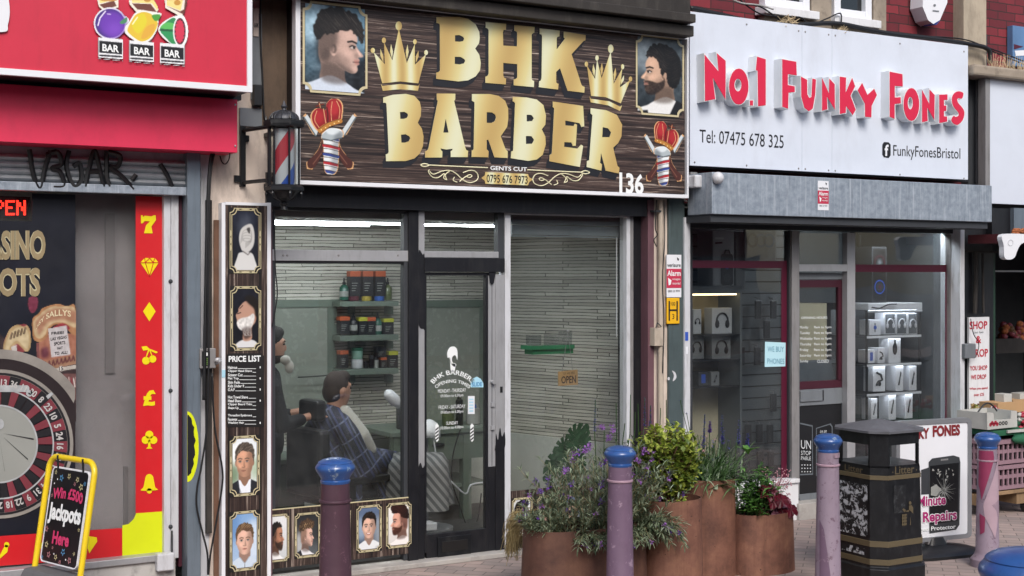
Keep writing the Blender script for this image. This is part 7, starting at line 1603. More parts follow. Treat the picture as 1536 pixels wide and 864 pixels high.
for q in (-1, 1): bf.cap(m, (0, q*.11, bz-.25), .085, (0, q*.19, bz-.29), .075); bf.cap(m, (0, q*.2, bz-.3), .072, (.06, q*.245, bz-.55), .06); bf.cap(m, (.06, q*.245, bz-.55), .056, (.2, q*.2, bz-.52), .046)
bf.cap(m, (-.02, -.07, bz-.7), .13, (-.02, .07, bz-.7), .13); m.build('jacket', t2, smooth=True, mods=remesh(.013, 4))
m = MB(M['trousers'])
for q in (-1, 1): bf.cap(m, (-.02, q*.085, bz-.68), .11, (0, q*.1, bz-1.05), .08); bf.cap(m, (0, q*.1, bz-1.05), .078, (-.02, q*.1, .14), .062)
m.build('trousers', t2, smooth=True, mods=remesh(.013, 3))
m = MB(M['white_cloth']); p = P(428, 540, .78); m.ell(p, (.04, .03, .035), 12, 8); m.ell(p+Vector((.03, 0, -.05)), (.035, .025, .05), 12, 8); m.build('towel', smooth=True, mods=remesh(.008, 4), label='crumpled white towel on the barber\'s shoulder', cat='towel')
# barber chair
bc = thing('barber_chair', (hc.x-.02, .8, .05), 'black barber chair with headrest and chrome footrest under the seated client', 'chair')
cm = 'black_plastic'; m = MB(M[cm]); 
def cb_(c, s_): 
    m.obox(cl.w(c), Vector(rotz((s_[0], 0, 0), cl.a)), Vector(rotz((0, s_[1], 0), cl.a)), Vector((0, 0, s_[2])))
cb_((.05, 0, hz-.76), (.25, .25, .05)); m.build('seat', bc, bevel=.02); m = MB(M[cm]); cb_((-.25, 0, hz-.5), (.05, .22, .24)); m.build('backrest', bc, bevel=.03); m = MB(M[cm]); cb_((-.2, .02, hz-.14), (.045, .12, .075)); m.build('headrest', bc, bevel=.025)
for q in (-1, 1): m = MB(M[cm]); cb_((.02, q*.31, hz-.62), (.2, .03, .025)); cb_((-.1, q*.31, hz-.72), (.03, .025, .09)); m.build('armrest', bc, bevel=.01)
m = MB(M['silver']); b_ = cl.w((.03, 0, 0)); m.lathe([(.28, .0), (.28, .02), (.06, .06), (.05, hz-.87)], (b_.x, b_.y, .05), 24); m.build('pedestal', bc, smooth='auto')
m = MB(M['silver']); m.tube([cl.w((.28, -.18, hz-.8)), cl.w((.55, -.18, hz-1.0)), cl.w((.55, .18, hz-1.0)), cl.w((.28, .18, hz-.8))], .014, 8); cb_((.5, 0, hz-.99), (.1, .16, .01)); m.build('footrest', bc)
# striped cloth over a stool
def stripes():
    m, b, lk = newmat('stripe_cloth'); mp = coords(m, (1, 1, 1), True, (0, .7, .2)); wv = _n(m, 'ShaderNodeTexWave'); wv.bands_direction = 'X'; wv.inputs['Scale'].default_value = 7; lk.new(mp.outputs[0], wv.inputs['Vector']); r = ramp(m, [(.45, '#54575a'), (.55, '#8a8b8b')]); lk.new(wv.outputs[0], r.inputs[0]); lk.new(r.outputs[0], b.inputs['Base Color']); b.inputs['Roughness'].default_value = .8; return m
M['stripe_cloth'] = stripes()
st_ = thing('stool', (X(628, .55), .55, .05), 'low black stool under a striped grey cloth inside the barber shop', 'stool')
c = Vector((X(628, .55), .55, .05)); zs = P(628, 672, .55).z
m = MB(M['black_plastic']); m.lathe([(.17, zs-.1), (.18, zs-.07), (.0, zs-.06)], (c.x, c.y, 0), 20); m.build('seat', st_); m = MB(M['silver']); m.lathe([(.2, .05), (.2, .07), (.03, .1), (.03, zs-.1)], (c.x, c.y, 0), 16); m.build('leg', st_)
m = MB(M['stripe_cloth']); n = 40; rows_ = []
for j in range(9):
    tj = j/8; rr = .03+.17*min(tj*2.2, 1)+.04*tj; z = zs-.045 if tj < .4 else zs-.045-(tj-.4)*.62
    rows_.append([(c.x+rr*(1+.14*tj*math.sin(6*a+j*.3))*math.cos(a), c.y+rr*(1+.14*tj*math.sin(6*a+j*.3))*math.sin(a), z-.01*math.sin(3*a)*tj) for a in [2*math.pi*i/n for i in range(n)]])
m.add([p for r in rows_ for p in r], [(j*n+i, j*n+(i+1) % n, (j+1)*n+(i+1) % n, (j+1)*n+i) for j in range(8) for i in range(n)]); m.build('barber_cape', smooth=True, label='grey diagonal striped barber cape draped over a stool', cat='cape', recalc=False)
m = MB(M['white_frame']); m.boxp(638, 656, 786, 797, .2, .12); m.build('plug_box', bevel=.006, label='small white plug box on the floor just inside the barber door', cat='plug box')
# window dressing on the right
bl = thing('window_blind', P(855, 345, .1), 'raised pale blind headrail behind the right barber window', 'blind'); mm('blind_pale', '#8b979d', .5)
m = MB(M['blind_pale']); m.boxp(768, 940, 331, 337.5, .1, .05, 850); m.boxp(768, 940, 339, 353, .11, .03, 850); m.boxp(768, 940, 354, 356, .11, .03, 850); m.build('headrail', bl)
m = MB(M['white_clean']); m.tube([P(925, 356, .1), P(925, 505, .1)], .004, 5); m.build('cord', bl)
op = thing('open_sign', P(852, 579, .075), 'small wooden OPEN sign hanging on a string in the right barber window', 'sign'); mm('pale_wood', '#b08c5a', .6, var=.2)
m = MB(M['pale_wood']); m.pxp([(838, 557.5), (866.5, 554.5), (867, 577), (838, 579)], .075, .012); m.build('board', op); m = MB(mm('brown_ink', '#3a281b', .6)); tx_px(m, 'OPEN', (842, 564.5, 575.5, 864, 563, 574.5), .073, .02); tx_px(m, 'YES WE ARE', (844, 559, 562, 862, 557.5, 560.5), .073); m.build('lettering', op)
m = MB(M['silver_dull']); m.tube([P(843, 557, .08), P(852, 498, .08), P(859, 555, .08)], .0025, 5); m.ell(P(852, 497, .072), (.012, .01, .012), 10, 6); m.build('string', op)
tr = thing('glass_tray', P(830, 530, .5), 'green glass shelf tray with clear pots behind the OPEN sign', 'tray'); mm('green_glass', '#2f7a52', .2)
m = MB(M['green_glass']); m.boxp(797, 862, 518, 524, .5, .16, 830); m.boxp(799, 860, 524, 531, .52, .12, 830); m.build('tray', tr)
m = MB(M['glass_clear2']); m.boxp(797, 812, 503, 517.6, .5, .08); m.boxp(824, 838, 502, 517.6, .5, .08); m.boxp(846, 858, 496, 517.6, .5, .08); m.build('clear_pots', tr)
# ------------------------------------------------------------------ bollards
mm('bollard_blue', '#29508c', .3, var=.12, coat=.3, dirt=.45, chips=.15, ccol='#7d8fa8', dcol='#1a2c50', dscale=(30, 30, 12)); mm('bollard_mauve', '#6b566a', .45, var=.08, dirt=.5, chips=.3, ccol='#8f7a8a', dcol='#54404e', dscale=(16, 16, 8)); mm('bollard_plum', '#4a323d', .45, var=.1, dirt=.4, chips=.3, ccol='#6a4d58', dcol='#2f1c24', dscale=(16, 16, 8)); mm('bollard_lilac', '#897a88', .5, var=.08, dirt=.6, chips=.3, ccol='#6a5564', dcol='#6f5a68', dscale=(16, 16, 8)); mm('paint_pink', '#ab939e', .45); mm('paint_rose', '#8a3455', .45); mm('ring_pink', '#9d828f', .4); mm('paint_grey', '#8f7b88', .5)
def bollard(px, y, top, D, H_, body, ring, lab, patches=(), flare=True, name='bollard'):
    x = X(px, y); c = (x, y, 0); zt = H_
    t = thing(name, c, lab, 'bollard', 'cast bollards along the pavement')
    q = lambda r, d: (r*D, zt-d*D)
    m = MB(M['bollard_blue']); m.lathe([q(.36, .64), q(.375, .6), q(.375, .57), q(.35, .545), q(.37, .5), q(.415, .42), q(.47, .34), q(.497, .28), q(.5, .25), q(.485, .21), q(.45, .165), q(.425, .14), q(.43, .125), q(.41, .1), q(.33, .055), q(.2, .02), q(.001, 0)], c, 40); m.build('cap', t, smooth='auto')
    m = MB(M[body]); m.lathe([(.62*D, 0), (.62*D, .05), (.5*D, .075), (.44*D, .1), q(.375, 1.4), q(.355, .64)], c, 40); m.build('post', t, smooth='auto')
    m = MB(M[ring]); m.lathe([q(.36, 1.12), q(.4, 1.11), q(.41, 1.08), q(.4, 1.05), q(.36, 1.035)], c, 40); m.build('ring', t, smooth='auto')
    if patches:
        m = MB()
        for mt, poly in patches:      # painted shapes wrapped on the post: (angle, height) polygons
            m.use(M[mt])
            n0 = 14
            fl = []
            ptl = [(a, z) for a, z in poly]
            zs = sorted(set([z for a, z in ptl])); z0, z1 = zs[0], zs[-1]; rows = 24
            grid = []
            for j in range(rows+1):
                z = z0+(z1-z0)*j/rows; xs = []
                for (a0, b0), (a1, b1) in zip(ptl, ptl[1:]+ptl[:1]):
                    if (b0 <= z < b1) or (b1 <= z < b0) or (j == rows and max(b0, b1) == z and b0 != b1): xs.append(a0+(a1-a0)*(z-b0)/(b1-b0))
                if len(xs) >= 2:
                    a0, a1 = min(xs), max(xs); rr = (.44+( .36-.44)*(z-.1)/(zt-.64*D-.1))*D+.0035 if z < zt-1.4*D else .379*D+.0025
                    rr = max(rr, .375*D+.003) if z < zt-1.4*D else rr
                    grid.append([(x+rr*math.cos(a0+(a1-a0)*i/8), y+rr*math.sin(a0+(a1-a0)*i/8), z) for i in range(9)])
            for r0, r1 in zip(grid, grid[1:]): m.add(r0+r1, [(i, i+1, 10+i, 9+i) for i in range(8)])
        build_each(m, 'painted_shape', t, smooth=True)
    return t
VA = lambda px: math.atan2(-(SP*0+CP), -SP)    # direction that faces the camera, roughly
fa = math.radians(-118)
bollard(503, -1.95, 685, .198, 1.05, 'bollard_plum', 'bollard_plum', 'dark plum bollard with blue cap in front of the left barber window', [('bollard_mauve', [(fa-.3, .0), (fa+.9, .0), (fa+.5, .2), (fa+.3, .3), (fa+.05, .34), (fa-.2, .28)])])
bollard(930, -1.95, 668, .181, 1.0, 'bollard_mauve', 'ring_pink', 'plain mauve bollard with blue cap in front of the flower planters')
bollard(1242, -1.95, 650, .1786, .975, 'bollard_lilac', 'ring_pink', 'pale lilac bollard with blue cap beside the litter bin', [('bollard_mauve', [(fa-.9, .0), (fa+.1, .0), (fa-.3, .25), (fa-.6, .4), (fa-1.0, .45)]), ('paint_grey', [(fa+.3, .83), (fa+1.2, .83), (fa+1.2, .86), (fa+.3, .858)])])
bollard(1481, -1.95, 649, .174, .9, 'bollard_lilac', 'ring_pink', 'patterned pink and mauve bollard with blue cap in front of the fruit crates', [('paint_rose', [(fa-1.1, .52), (fa-.9, .45), (fa+.3, .73), (fa+.2, .78), (fa-1.3, .78), (fa-1.3, .55)]), ('paint_pink', [(fa-.75, .42), (fa+1.0, .76), (fa+1.2, .5), (fa+.3, .2), (fa-.3, .3), (fa-.6, .34)]), ('paint_rose', [(fa-1.1, .36), (fa-.55, .34), (fa-.6, .24), (fa-1.0, .22)]), ('paint_grey', [(fa+.0, .42), (fa+1.0, .46), (fa+1.1, .4), (fa+.8, .3), (fa+.5, .38)])])
bollard(1540, -5.2, 823, .3, 1.07, 'bollard_mauve', 'ring_pink', 'large glossy blue bollard cap cut off at the bottom right corner')

# ------------------------------------------------------------------ litter bin
gold_ = mm('bin_gold', '#5a503c', .45); mm('bin_black', '#141518', .38, .1, var=.2, dirt=.35, dcol='#45464a', dscale=(18, 18, 8)); mm('bin_roof', '#5a5b60', .5, var=.15, dirt=.5)
def peeled(name, base, col, lo, hi):
    m, b, lk = newmat(name); v = coords(m, (1, 1, 1)); n = noise(m, v, 20, 9, .72, .6); o = mix(m, ramp_of(m, n, [(lo, (0, 0, 0)), (hi, (1, 1, 1))]), base, col); lk.new(o, b.inputs['Base Color']); b.inputs['Roughness'].default_value = .55; return m
M['peeled'] = peeled('peeled', '#131417', '#b5b9be', .5, .53); M['smeared'] = peeled('smeared', '#131417', '#4a4d50', .5, .75)
YBN = -1.8; bw = .215; xb = .9506*0+ (X(1388, YBN-bw-.005)-bw); xb = (X(1388, YBN-bw)-bw+X(1250, YBN+bw)+bw)/2
lb = thing('litter_bin', (xb, YBN, 0), 'black litter bin with gold bands and pitched roof beside the lilac bollard', 'litter bin')
pzz = lambda py: P(1326, py, YBN-bw+.03).z
def octp(h, ch):
    h *= 1.075; ch *= 1.075
    return [(-h, -h+ch), (-h+ch, -h), (h-ch, -h), (h, -h+ch), (h, h-ch), (h-ch, h), (-h+ch, h), (-h, h-ch)]
def ost(m, levels, capb=True, capt=True):
    vs_ = []
    for h, ch, z in levels: vs_ += [(xb+a, YBN+b, z) for a, b in octp(h, ch)]
    N = len(levels); fs = [(i*8+k, i*8+(k+1) % 8, (i+1)*8+(k+1) % 8, (i+1)*8+k) for i in range(N-1) for k in range(8)]
    if capb: fs.append(tuple(range(8))[::-1])
    if capt: fs.append(tuple(range(8*(N-1), 8*N)))
    m.add(vs_, fs)
CH = .075
m = MB(M['bin_black']); zA, zB, zC, zD = pzz(720), pzz(811), pzz(821), pzz(838)
ost(m, [(.225, CH, .0), (.225, CH, .1), (.212, CH, .11), (.212, CH, pzz(847)), (.212, CH, zC), (.21, CH, zB), (.205, CH, zA), (.203, CH, pzz(702))], True, False); m.build('body', lb, bevel=.004)
m = MB(M['bin_gold'])
for a, b, h in ((713, 720, .2075), (811, 820, .2145), (838, 847, .2145)): ost(m, [(h-.004, CH, pzz(b)), (h, CH, pzz(b)+.002), (h, CH, pzz(a)-.002), (h-.004, CH, pzz(a))])
build_each(m, 'gold_band', lb)
# hood with open sides
m = MB(M['bin_black']); z0, z1, z2 = pzz(702), pzz(668), pzz(650); zo = pzz(699)
ost(m, [(.2, CH, z1), (.2, CH, z2)], True, False)
for sx in (-1, 1):
    for sy in (-1, 1):
        pts = [(1.075*a_, 1.075*b_) for a_, b_ in [(sx*.2, sy*(.2-CH)), (sx*(.2-CH), sy*.2), (sx*(.2-CH-.012), sy*.2), (sx*(.2-CH-.012), sy*.185), (sx*.185, sy*(.2-CH-.012)), (sx*.2, sy*(.2-CH-.012))]]
        vs_ = [(xb+a, YBN+b, z) for z in (z0-.01, z1) for a, b in pts]; m.add(vs_, [tuple(range(6)), tuple(range(6, 12))]+[(k, (k+1) % 6, 6+(k+1) % 6, 6+k) for k in range(6)])
ost(m, [(.2, CH, z0), (.2, CH, z0+.012)], True, True)
m.build('hood', lb)
m = MB(M['bin_roof']); za_ = pzz(634)
ost(m, [(.225, CH+.01, z2), (.225, CH+.01, z2+.014), (.012, .005, za_)], True, True); m.build('roof', lb)
# writing, figure and torn posters on the two visible faces
yf = YBN-.2085*1.075
m = MB(M['bin_gold']); m.text('Litter', xb-.085, xb+.085, pzz(712), pzz(703)+.014, yf+.002, .01); m.sheet(circ(xb-.105, pzz(708), .005, 8), yf+.002); m.sheet(circ(xb+.105, pzz(708), .005, 8), yf+.002)
zf = pzz(790); s = .115
def mf(l): return [(xb+.005+a*s, zf+b*s) for a, b in l]
m.sheet(mf(circ(.32, 1.22, .1, 14)), yf-.004)
m.sheet(mf([(.22, 1.08), (.42, 1.1), (.55, .95), (.56, .6), (.5, 0), (.38, 0), (.36, .5), (.3, 0), (.18, 0), (.22, .55), (.24, .85), (.02, .82), (.0, .75), (.22, .74)]), yf-.004)
for k in range(3): m.sheet(mf([(-.3+.12*k, .62), (-.22+.12*k, .62), (-.22+.12*k, .0), (-.28+.12*k, .0)]), yf-.004)
for k in range(4): m.sheet(mf([(-.32, .64-.17*k), (.06, .64-.17*k), (.06, .56-.17*k), (-.31, .56-.17*k)]), yf-.0045)
m.sheet(mf([(-.28, .9), (-.2, .98), (.0, .86), (-.08, .72)]), yf-.004)
m.build('lettering', lb)
def side(p, q, off): return (xb-.2085*1.075-off, YBN-p, q)
m = MB(M['bin_gold']); v, f, _ = text_data('Litter', .01); m.add([side(-.08+.16*a, pzz(712)+(pzz(702)-pzz(712))*b, -.003) for a, b in v], f); m.build('lettering', lb)
m = MB(M['peeled']); z0_, z1_ = pzz(806), pzz(728); m.add([side(-.12, z0_, .004), side(.125, z0_, .004), side(.125, z1_, .001), side(-.12, z1_, .001)], [(0, 1, 2, 3)]); m.add([side(-.1, pzz(834), .005), side(.1, pzz(834), .005), side(.1, pzz(824), .005), side(-.1, pzz(824), .005)], [(0, 1, 2, 3)])
m.use(M['smeared']).add([(xb-.1, yf-.0006, pzz(770)), (xb+.0, yf-.0006, pzz(770)), (xb+.01, yf-.0006, pzz(728)), (xb-.1, yf-.0006, pzz(728))], [(0, 1, 2, 3)]); m.build('torn_poster', lb)
m = MB(M['black_plastic']); ost(m, [(.17, .05, .3), (.17, .05, pzz(700))], True, True); m.build('liner', lb)

# ------------------------------------------------------------------ phone shop pavement sign
yA = -1.5; gx = X(1400, yA); sA = FPX/((gx)*SP+(yA+DIST)*CP)
asg = thing('pavement_sign', (gx, yA, 0), 'white framed pavement sign showing a phone with cracked screen behind the litter bin', 'pavement sign', rz=math.radians(-7))
ax = lambda px: gx+(px-1400)*.59/100
az = lambda py: CAMH-(py-HZN)/sA
W0, W1, Z0, Z1 = ax(1343), ax(1455), az(811), az(629)
m = MB(mm('alu', '#96989c', .35, .5, var=.05)); yy = yA-.02
m.prism([rrect(W0, W1, Z0, Z1, .035), rrect(W0+.032, W1-.032, Z0+.03, Z1-.03, .02)], yy, yy+.05); m.build('frame', asg, bevel=.004)
m = MB(M['white_clean']); m.box(W0+.02, W1-.02, yy+.008, yy+.042, Z0+.02, Z1-.02); m.build('panel', asg)
yt = yy+.006
def A(l): return [(ax(a), az(b)) for a, b in l]
m = MB(M['dark_grey']); m.sheet(A([(1380, 703), (1392, 700), (1412, 705), (1415, 718), (1414, 740), (1380, 740)]), yt); m.use(mm('phone_face', '#3a3d40', .35)).sheet(A([(1391, 692), (1396, 687), (1428, 684.5), (1437, 688), (1438.5, 696), (1437, 790), (1432, 797), (1392, 799)]), yt-.0006)
m.use(mm('crack_black', '#121316', .3)).sheet(A([(1393, 698), (1436, 696), (1434.5, 784), (1393, 786)]), yt-.0012); m.use(M['silver_dull']).sheet(A([(1409, 689), (1420, 688.5), (1420, 691), (1409, 691.5)]), yt-.0012)
m.build('phone_picture', asg)
m = MB(M['label_pale']); cx_, cz_ = 1413, 736
r2 = random.Random(3)
for k in range(30):
    a = k*math.pi/15+r2.uniform(-.1, .1); l1 = r2.uniform(8, 30); wv_ = r2.uniform(.25, .6); ex, ez = cx_+math.cos(a)*min(l1, 20), cz_+math.sin(a)*l1
    if 1394 < ex < 1435 and 699 < ez < 784: m.sheet(A([(cx_+math.sin(a)*wv_, cz_-math.cos(a)*wv_), (ex, ez), (cx_-math.sin(a)*wv_, cz_+math.cos(a)*wv_)]), yt-.002)
for k in range(14):
    x0_, z0_ = r2.uniform(1396, 1430), r2.uniform(700, 730); m.sheet(A([(x0_, z0_), (x0_+r2.uniform(1, 4), z0_+r2.uniform(-1, 4)), (x0_+r2.uniform(-2, 2), z0_+r2.uniform(2, 6))]), yt-.0022)
m.sheet(A([(1394, 730), (1402, 726), (1410, 735), (1402, 744), (1394, 742)]), yt-.0021)
m.build('crack_lines', asg)
m = MB(M['text_white']); mm('magenta', '#a2256a', .45)
def atx(t, a, b, tp, bt, y, off): m.text(t, ax(a), ax(b), az(bt), az(tp), y, off)
for dx, dy in ((-.7, 0), (.7, 0), (0, -.9), (0, .9), (-.5, .6), (.5, .6), (-.5, -.6), (.5, -.6)):
    atx('5 Minute', 1363+dx, 1416+dx, 742+dy, 757.5+dy, yt-.003-.0001*(dx+dy), .04); atx('Repairs', 1382+dx, 1432.5+dx, 766+dy, 786+dy, yt-.003-.0001*(dx+dy), .04)
atx('Screen Protector', 1366, 1431, 788.6, 795, yt-.003, .02); m.use(M['magenta']); atx('5 Minute', 1363, 1416, 742, 757.5, yt-.0045, .03); atx('Repairs', 1382, 1432.5, 766, 786, yt-.0045, .03)
m.use(mm('brown_red', '#7c2328', .5)); atx('FUNKY', 1353, 1392, 641, 657, yt-.001, .05); atx('FONES', 1397, 1438, 638, 655, yt-.001, .05); m.build('lettering', asg)
m = MB(M['black_plastic'])
for sx in (-.05, .05): m.tube([(gx+.02+sx, yA, .12), (gx+.02+sx, yA, Z0)], .018, 10)
build_each(m, 'spring', asg); m = MB(M['silver_dull']); m.box(gx-.06, gx+.1, yA-.02, yA+.02, Z0-.02, Z0); m.build('bracket', asg)
m = MB(M['black_plastic']); ev = [(.34, 0), (.34, .02), (.31, .035), (.2, .05), (.08, .07), (.055, .12), (0, .125)]; m.lathe(ev, (gx+.02, yA, 0), 32, 1.0, .55, e=.6); m.build('base', asg, smooth='auto')

# ------------------------------------------------------------------ casino pavement sign
yC = -.55; cx0 = X(97, yC); sC = FPX/(cx0*SP+(yC+DIST)*CP)
cz = lambda py: CAMH-(py-HZN)/sC
rzc = math.radians(-70); cs = thing('pavement_sign', (cx0, yC, 0), 'yellow hoop pavement sign with black Win 500 pound Jackpots Here board', 'pavement sign', rz=rzc)
mm('hoop_yellow', '#e3c41d', .35, var=.05, coat=.2, dirt=.15); zb_, zt_ = cz(858), cz(690)
ln_ = lambda z: yC+(z-.62)*.16
hw = .225; r_ = .07
pts = [(cx0-hw-.0, ln_(zb_), zb_), (cx0-hw, ln_(zt_-r_), zt_-r_)]+[(cx0-hw+r_-r_*math.cos(t), ln_(zt_-r_+r_*math.sin(t)), zt_-r_+r_*math.sin(t)) for t in [math.pi/2*i/6 for i in range(1, 7)]]
pts += [(2*cx0-a, b, c) for a, b, c in pts[::-1]]
m = MB(M['hoop_yellow']); m.tube(pts, .0165, 12); m.build('hoop', cs, smooth='auto')
bx0, bx1, bz0, bz1 = cx0-.178, cx0+.178, cz(845), cz(706)
bd0 = MB(mm('sign_black', '#131216', .4)); bd0.prism(rrect(bx0, bx1, bz0, bz1, .025), 0, .012); sl_ = lambda mb: setattr(mb, 'v', [(a, b+ln_(c), c) for a, b, c in mb.v])
sl_(bd0); bd0.build('board', cs); m = MB(M['white_clean']); m.prism([rrect(bx0-.004, bx1+.004, bz0-.004, bz1+.004, .028), rrect(bx0+.002, bx1-.002, bz0+.002, bz1-.002, .023)], -.003, .014); sl_(m); m.build('edge', cs)
mm('neon_pink', '#c73a68', .45); mm('star_blue', '#5da0cf', .45); mm('star_cream', '#d9cf9e', .45); mm('star_pink', '#c98a90', .45)
m = MB(M['neon_pink']); bxz = lambda u, v_: (bx0+(bx1-bx0)*u, bz1+(bz0-bz1)*v_)
def ctext(t, u0, u1, v0, v1, off, sag=0.0, y=-.004):
    v, f, _ = text_data(t, off); o = []
    for p, s in v:
        a, b = bxz(u0+(u1-u0)*p, v1+(v0-v1)*s+sag*math.sin(math.pi*p)); o.append((a, y, b))
    m.add(o, f)
ctext('Win £500', .1, .93, .22, .34, .04, -.03); ctext('Here', .26, .72, .66, .8, .04, .0); m.use(M['text_white']); ctext('Jackpots', .05, .95, .37, .6, .045, .0)
def star(u, v_, r, mt):
    a, b = bxz(u, v_); m.use(M[mt]); o = [(a+rr*math.sin(k*math.pi/5+u), b+rr*math.cos(k*math.pi/5+u)) for k in range(10) for rr in [r if k % 2 == 0 else r*.45]]; i_ = [(a+rr*math.sin(k*math.pi/5+u), b+rr*math.cos(k*math.pi/5+u)) for k in range(10) for rr in [r*.68 if k % 2 == 0 else r*.28]]; m.sheet([o, i_], -.004)
for u, v_, r, mt in ((.28, .1, .022, 'star_blue'), (.48, .07, .018, 'star_cream'), (.72, .09, .018, 'star_cream'), (.84, .16, .022, 'star_cream'), (.66, .14, .012, 'star_pink'), (.93, .12, .014, 'star_blue'), (.1, .05, .014, 'star_cream'), (.08, .3, .012, 'star_pink'), (.06, .66, .02, 'star_pink'), (.12, .82, .02, 'star_cream'), (.22, .92, .02, 'star_pink'), (.42, .93, .018, 'star_cream'), (.6, .86, .022, 'star_blue'), (.55, .97, .014, 'star_pink'), (.8, .93, .02, 'star_pink'), (.94, .6, .012, 'star_cream'), (.3, .84, .01, 'star_pink'), (.05, .96, .012, 'star_blue'), (.9, .85, .012, 'star_cream')): star(u, v_, r, mt)
for u, v_ in ((.1, .17), (.17, .12), (.9, .25), (.36, .9), (.7, .93)): m.use(M['text_white']).sheet(circ(*bxz(u, v_), .005, 8), -.004)
sl_(m); m.build('lettering', cs)
m = MB(M['black_plastic'])
for u in (.15, .85): a = bx0+(bx1-bx0)*u; m.tube([(a, ln_(bz1)-.004, bz1-.01), (a, ln_(zt_)-.018, zt_+.012)], .006, 6)
build_each(m, 'strap', cs)
mm('base_grey', '#5c5d60', .7, var=.1, dirt=.3); m = MB(M['base_grey']); m.add([(cx0+a*(.26 if z < .2 else .235), yC+b*(.2 if z < .2 else .06)-.05, z) for z in (0, .06, zb_+.01) for a, b in ((-1, -1), (1, -1), (1, 1), (-1, 1))], [(0, 1, 5, 4), (1, 2, 6, 5), (2, 3, 7, 6), (3, 0, 4, 7), (4, 5, 9, 8), (5, 6, 10, 9), (6, 7, 11, 10), (7, 4, 8, 11), (8, 9, 10, 11), (3, 2, 1, 0)]); m.build('base', cs, bevel=.015)

# ------------------------------------------------------------------ steel planters and their plants
mm('soil', '#241c17', .95, var=.3)
def planter(px0, px1, py, y, ryr, lab, e=1.0, tap=1.06):
    """px0..px1 the rim as seen, py the near rim"""
    xc = (X(px0, y)+X(px1, y))/2; s = FPX/(xc*SP+(y+DIST)*CP); rx = (px1-px0)/s/2/ (1.0); zt = CAMH-(py-HZN)/s
    # the outline of an ellipse seen 30-odd degrees off its axis
    a = math.atan2(xc, y+DIST); rx = math.sqrt(max(rx*rx-(ryr*math.sin(a))**2, .01))/math.cos(a)
    t = thing('planter', (xc, y, 0), lab, 'planter', 'rusty steel planters on the pavement')
    m = MB(M['corten_dark' if rx > .3 else 'corten']); n = 56
    m.lathe([(tap, 0), (tap*.995+.005*0, .02), (1, zt), (.975, zt), (.965, zt-.06)], (xc, y, 0), n, rx, ryr, e=e)
    m.f = [f for f in m.f if not (len(f) == n and abs(m.v[f[0]][2]-(zt-.06)) < 1e-6)]; m.mi = m.mi[:len(m.f)]
    m.build('tub', t, smooth='auto'); m = MB(M['soil']); m.lathe([(.97, zt-.075), (.6, zt-.05), (0, zt-.04)], (xc, y, 0), 32, rx, ryr, e=e); m.build('soil', t)
    return xc, y, zt, rx, ryr
PL1 = planter(788, 962, 785, -1.45, .2, 'widest low dark rusty planter holding the lavender like plant', .75)
PL3 = planter(1024, 1101, 716, -1.2, .15, 'tallest rusty steel planter behind the bollard and yellow shrub', .9)
PL2 = planter(960, 1050, 746, -1.5, .16, 'rusty steel planter holding the yellow green shrub', .9)
PL4 = planter(1094, 1187, 766, -1.28, .16, 'rightmost rusty steel planter holding the dark red foliage', .9)
def leafmat(name, c0, c1, tr=.3):
    m, b, lk = newmat(name); nd = m.node_tree.nodes; v = coords(m, (1, 1, 1)); n = noise(m, v, 24, 2); r = ramp(m, [(.3, c0), (.7, c1)]); lk.new(n.outputs[0], r.inputs[0]); lk.new(r.outputs[0], b.inputs['Base Color']); b.inputs['Roughness'].default_value = .5
    t = _n(m, 'ShaderNodeBsdfTranslucent'); lk.new(r.outputs[0], t.inputs[0]); s = _n(m, 'ShaderNodeMixShader'); s.inputs[0].default_value = tr; lk.new(b.outputs[0], s.inputs[1]); lk.new(t.outputs[0], s.inputs[2]); lk.new(s.outputs[0], nd['Material Output'].inputs[0]); return m
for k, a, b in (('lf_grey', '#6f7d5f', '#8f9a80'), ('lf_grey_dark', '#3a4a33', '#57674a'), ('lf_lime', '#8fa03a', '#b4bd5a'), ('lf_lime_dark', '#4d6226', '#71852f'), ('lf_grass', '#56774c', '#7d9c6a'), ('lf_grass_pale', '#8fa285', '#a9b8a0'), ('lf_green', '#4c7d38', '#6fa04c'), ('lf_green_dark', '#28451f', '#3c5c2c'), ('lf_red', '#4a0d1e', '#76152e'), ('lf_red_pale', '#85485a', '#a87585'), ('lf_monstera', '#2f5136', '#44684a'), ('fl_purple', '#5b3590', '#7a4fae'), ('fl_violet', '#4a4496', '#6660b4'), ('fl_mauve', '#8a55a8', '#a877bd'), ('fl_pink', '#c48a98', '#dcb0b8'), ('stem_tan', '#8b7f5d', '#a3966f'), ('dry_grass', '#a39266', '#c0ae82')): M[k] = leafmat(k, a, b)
def leaf(m, p, d, L_, W_, bend=.3, fold=.25, up=None):
    d = d.normalized(); up = up or Vector((0, 0, 1)); s = d.cross(up)
    if s.length < .05: s = d.cross(Vector((1, 0, 0)))
    s.normalize(); n = s.cross(d).normalized()
    c1 = p+d*L_*.4+n*L_*bend*.12; c2 = p+d*L_*.75-n*L_*bend*.05; t = p+d*L_-n*L_*bend*.3
    m.add([p, c1+s*W_*.5+n*W_*fold, c1, c1-s*W_*.5+n*W_*fold, c2+s*W_*.36+n*W_*fold*.6, c2, c2-s*W_*.36+n*W_*fold*.6, t], [(0, 1, 2), (0, 2, 3), (1, 4, 5, 2), (2, 5, 6, 3), (4, 7, 5), (5, 7, 6)])
def rv(g, z=0.0): return Vector((g.gauss(0, 1), g.gauss(0, 1), g.gauss(z, .6))).normalized()
def stemcurve(p, d, L_, g, n=7, droop=.0, wob=.12):
    pts = [p]; 
    for i in range(n):
        d = (d+Vector((g.gauss(0, wob), g.gauss(0, wob), -droop))).normalized(); pts.append(pts[-1]+d*L_/n)
    return pts
g = random.Random(21)
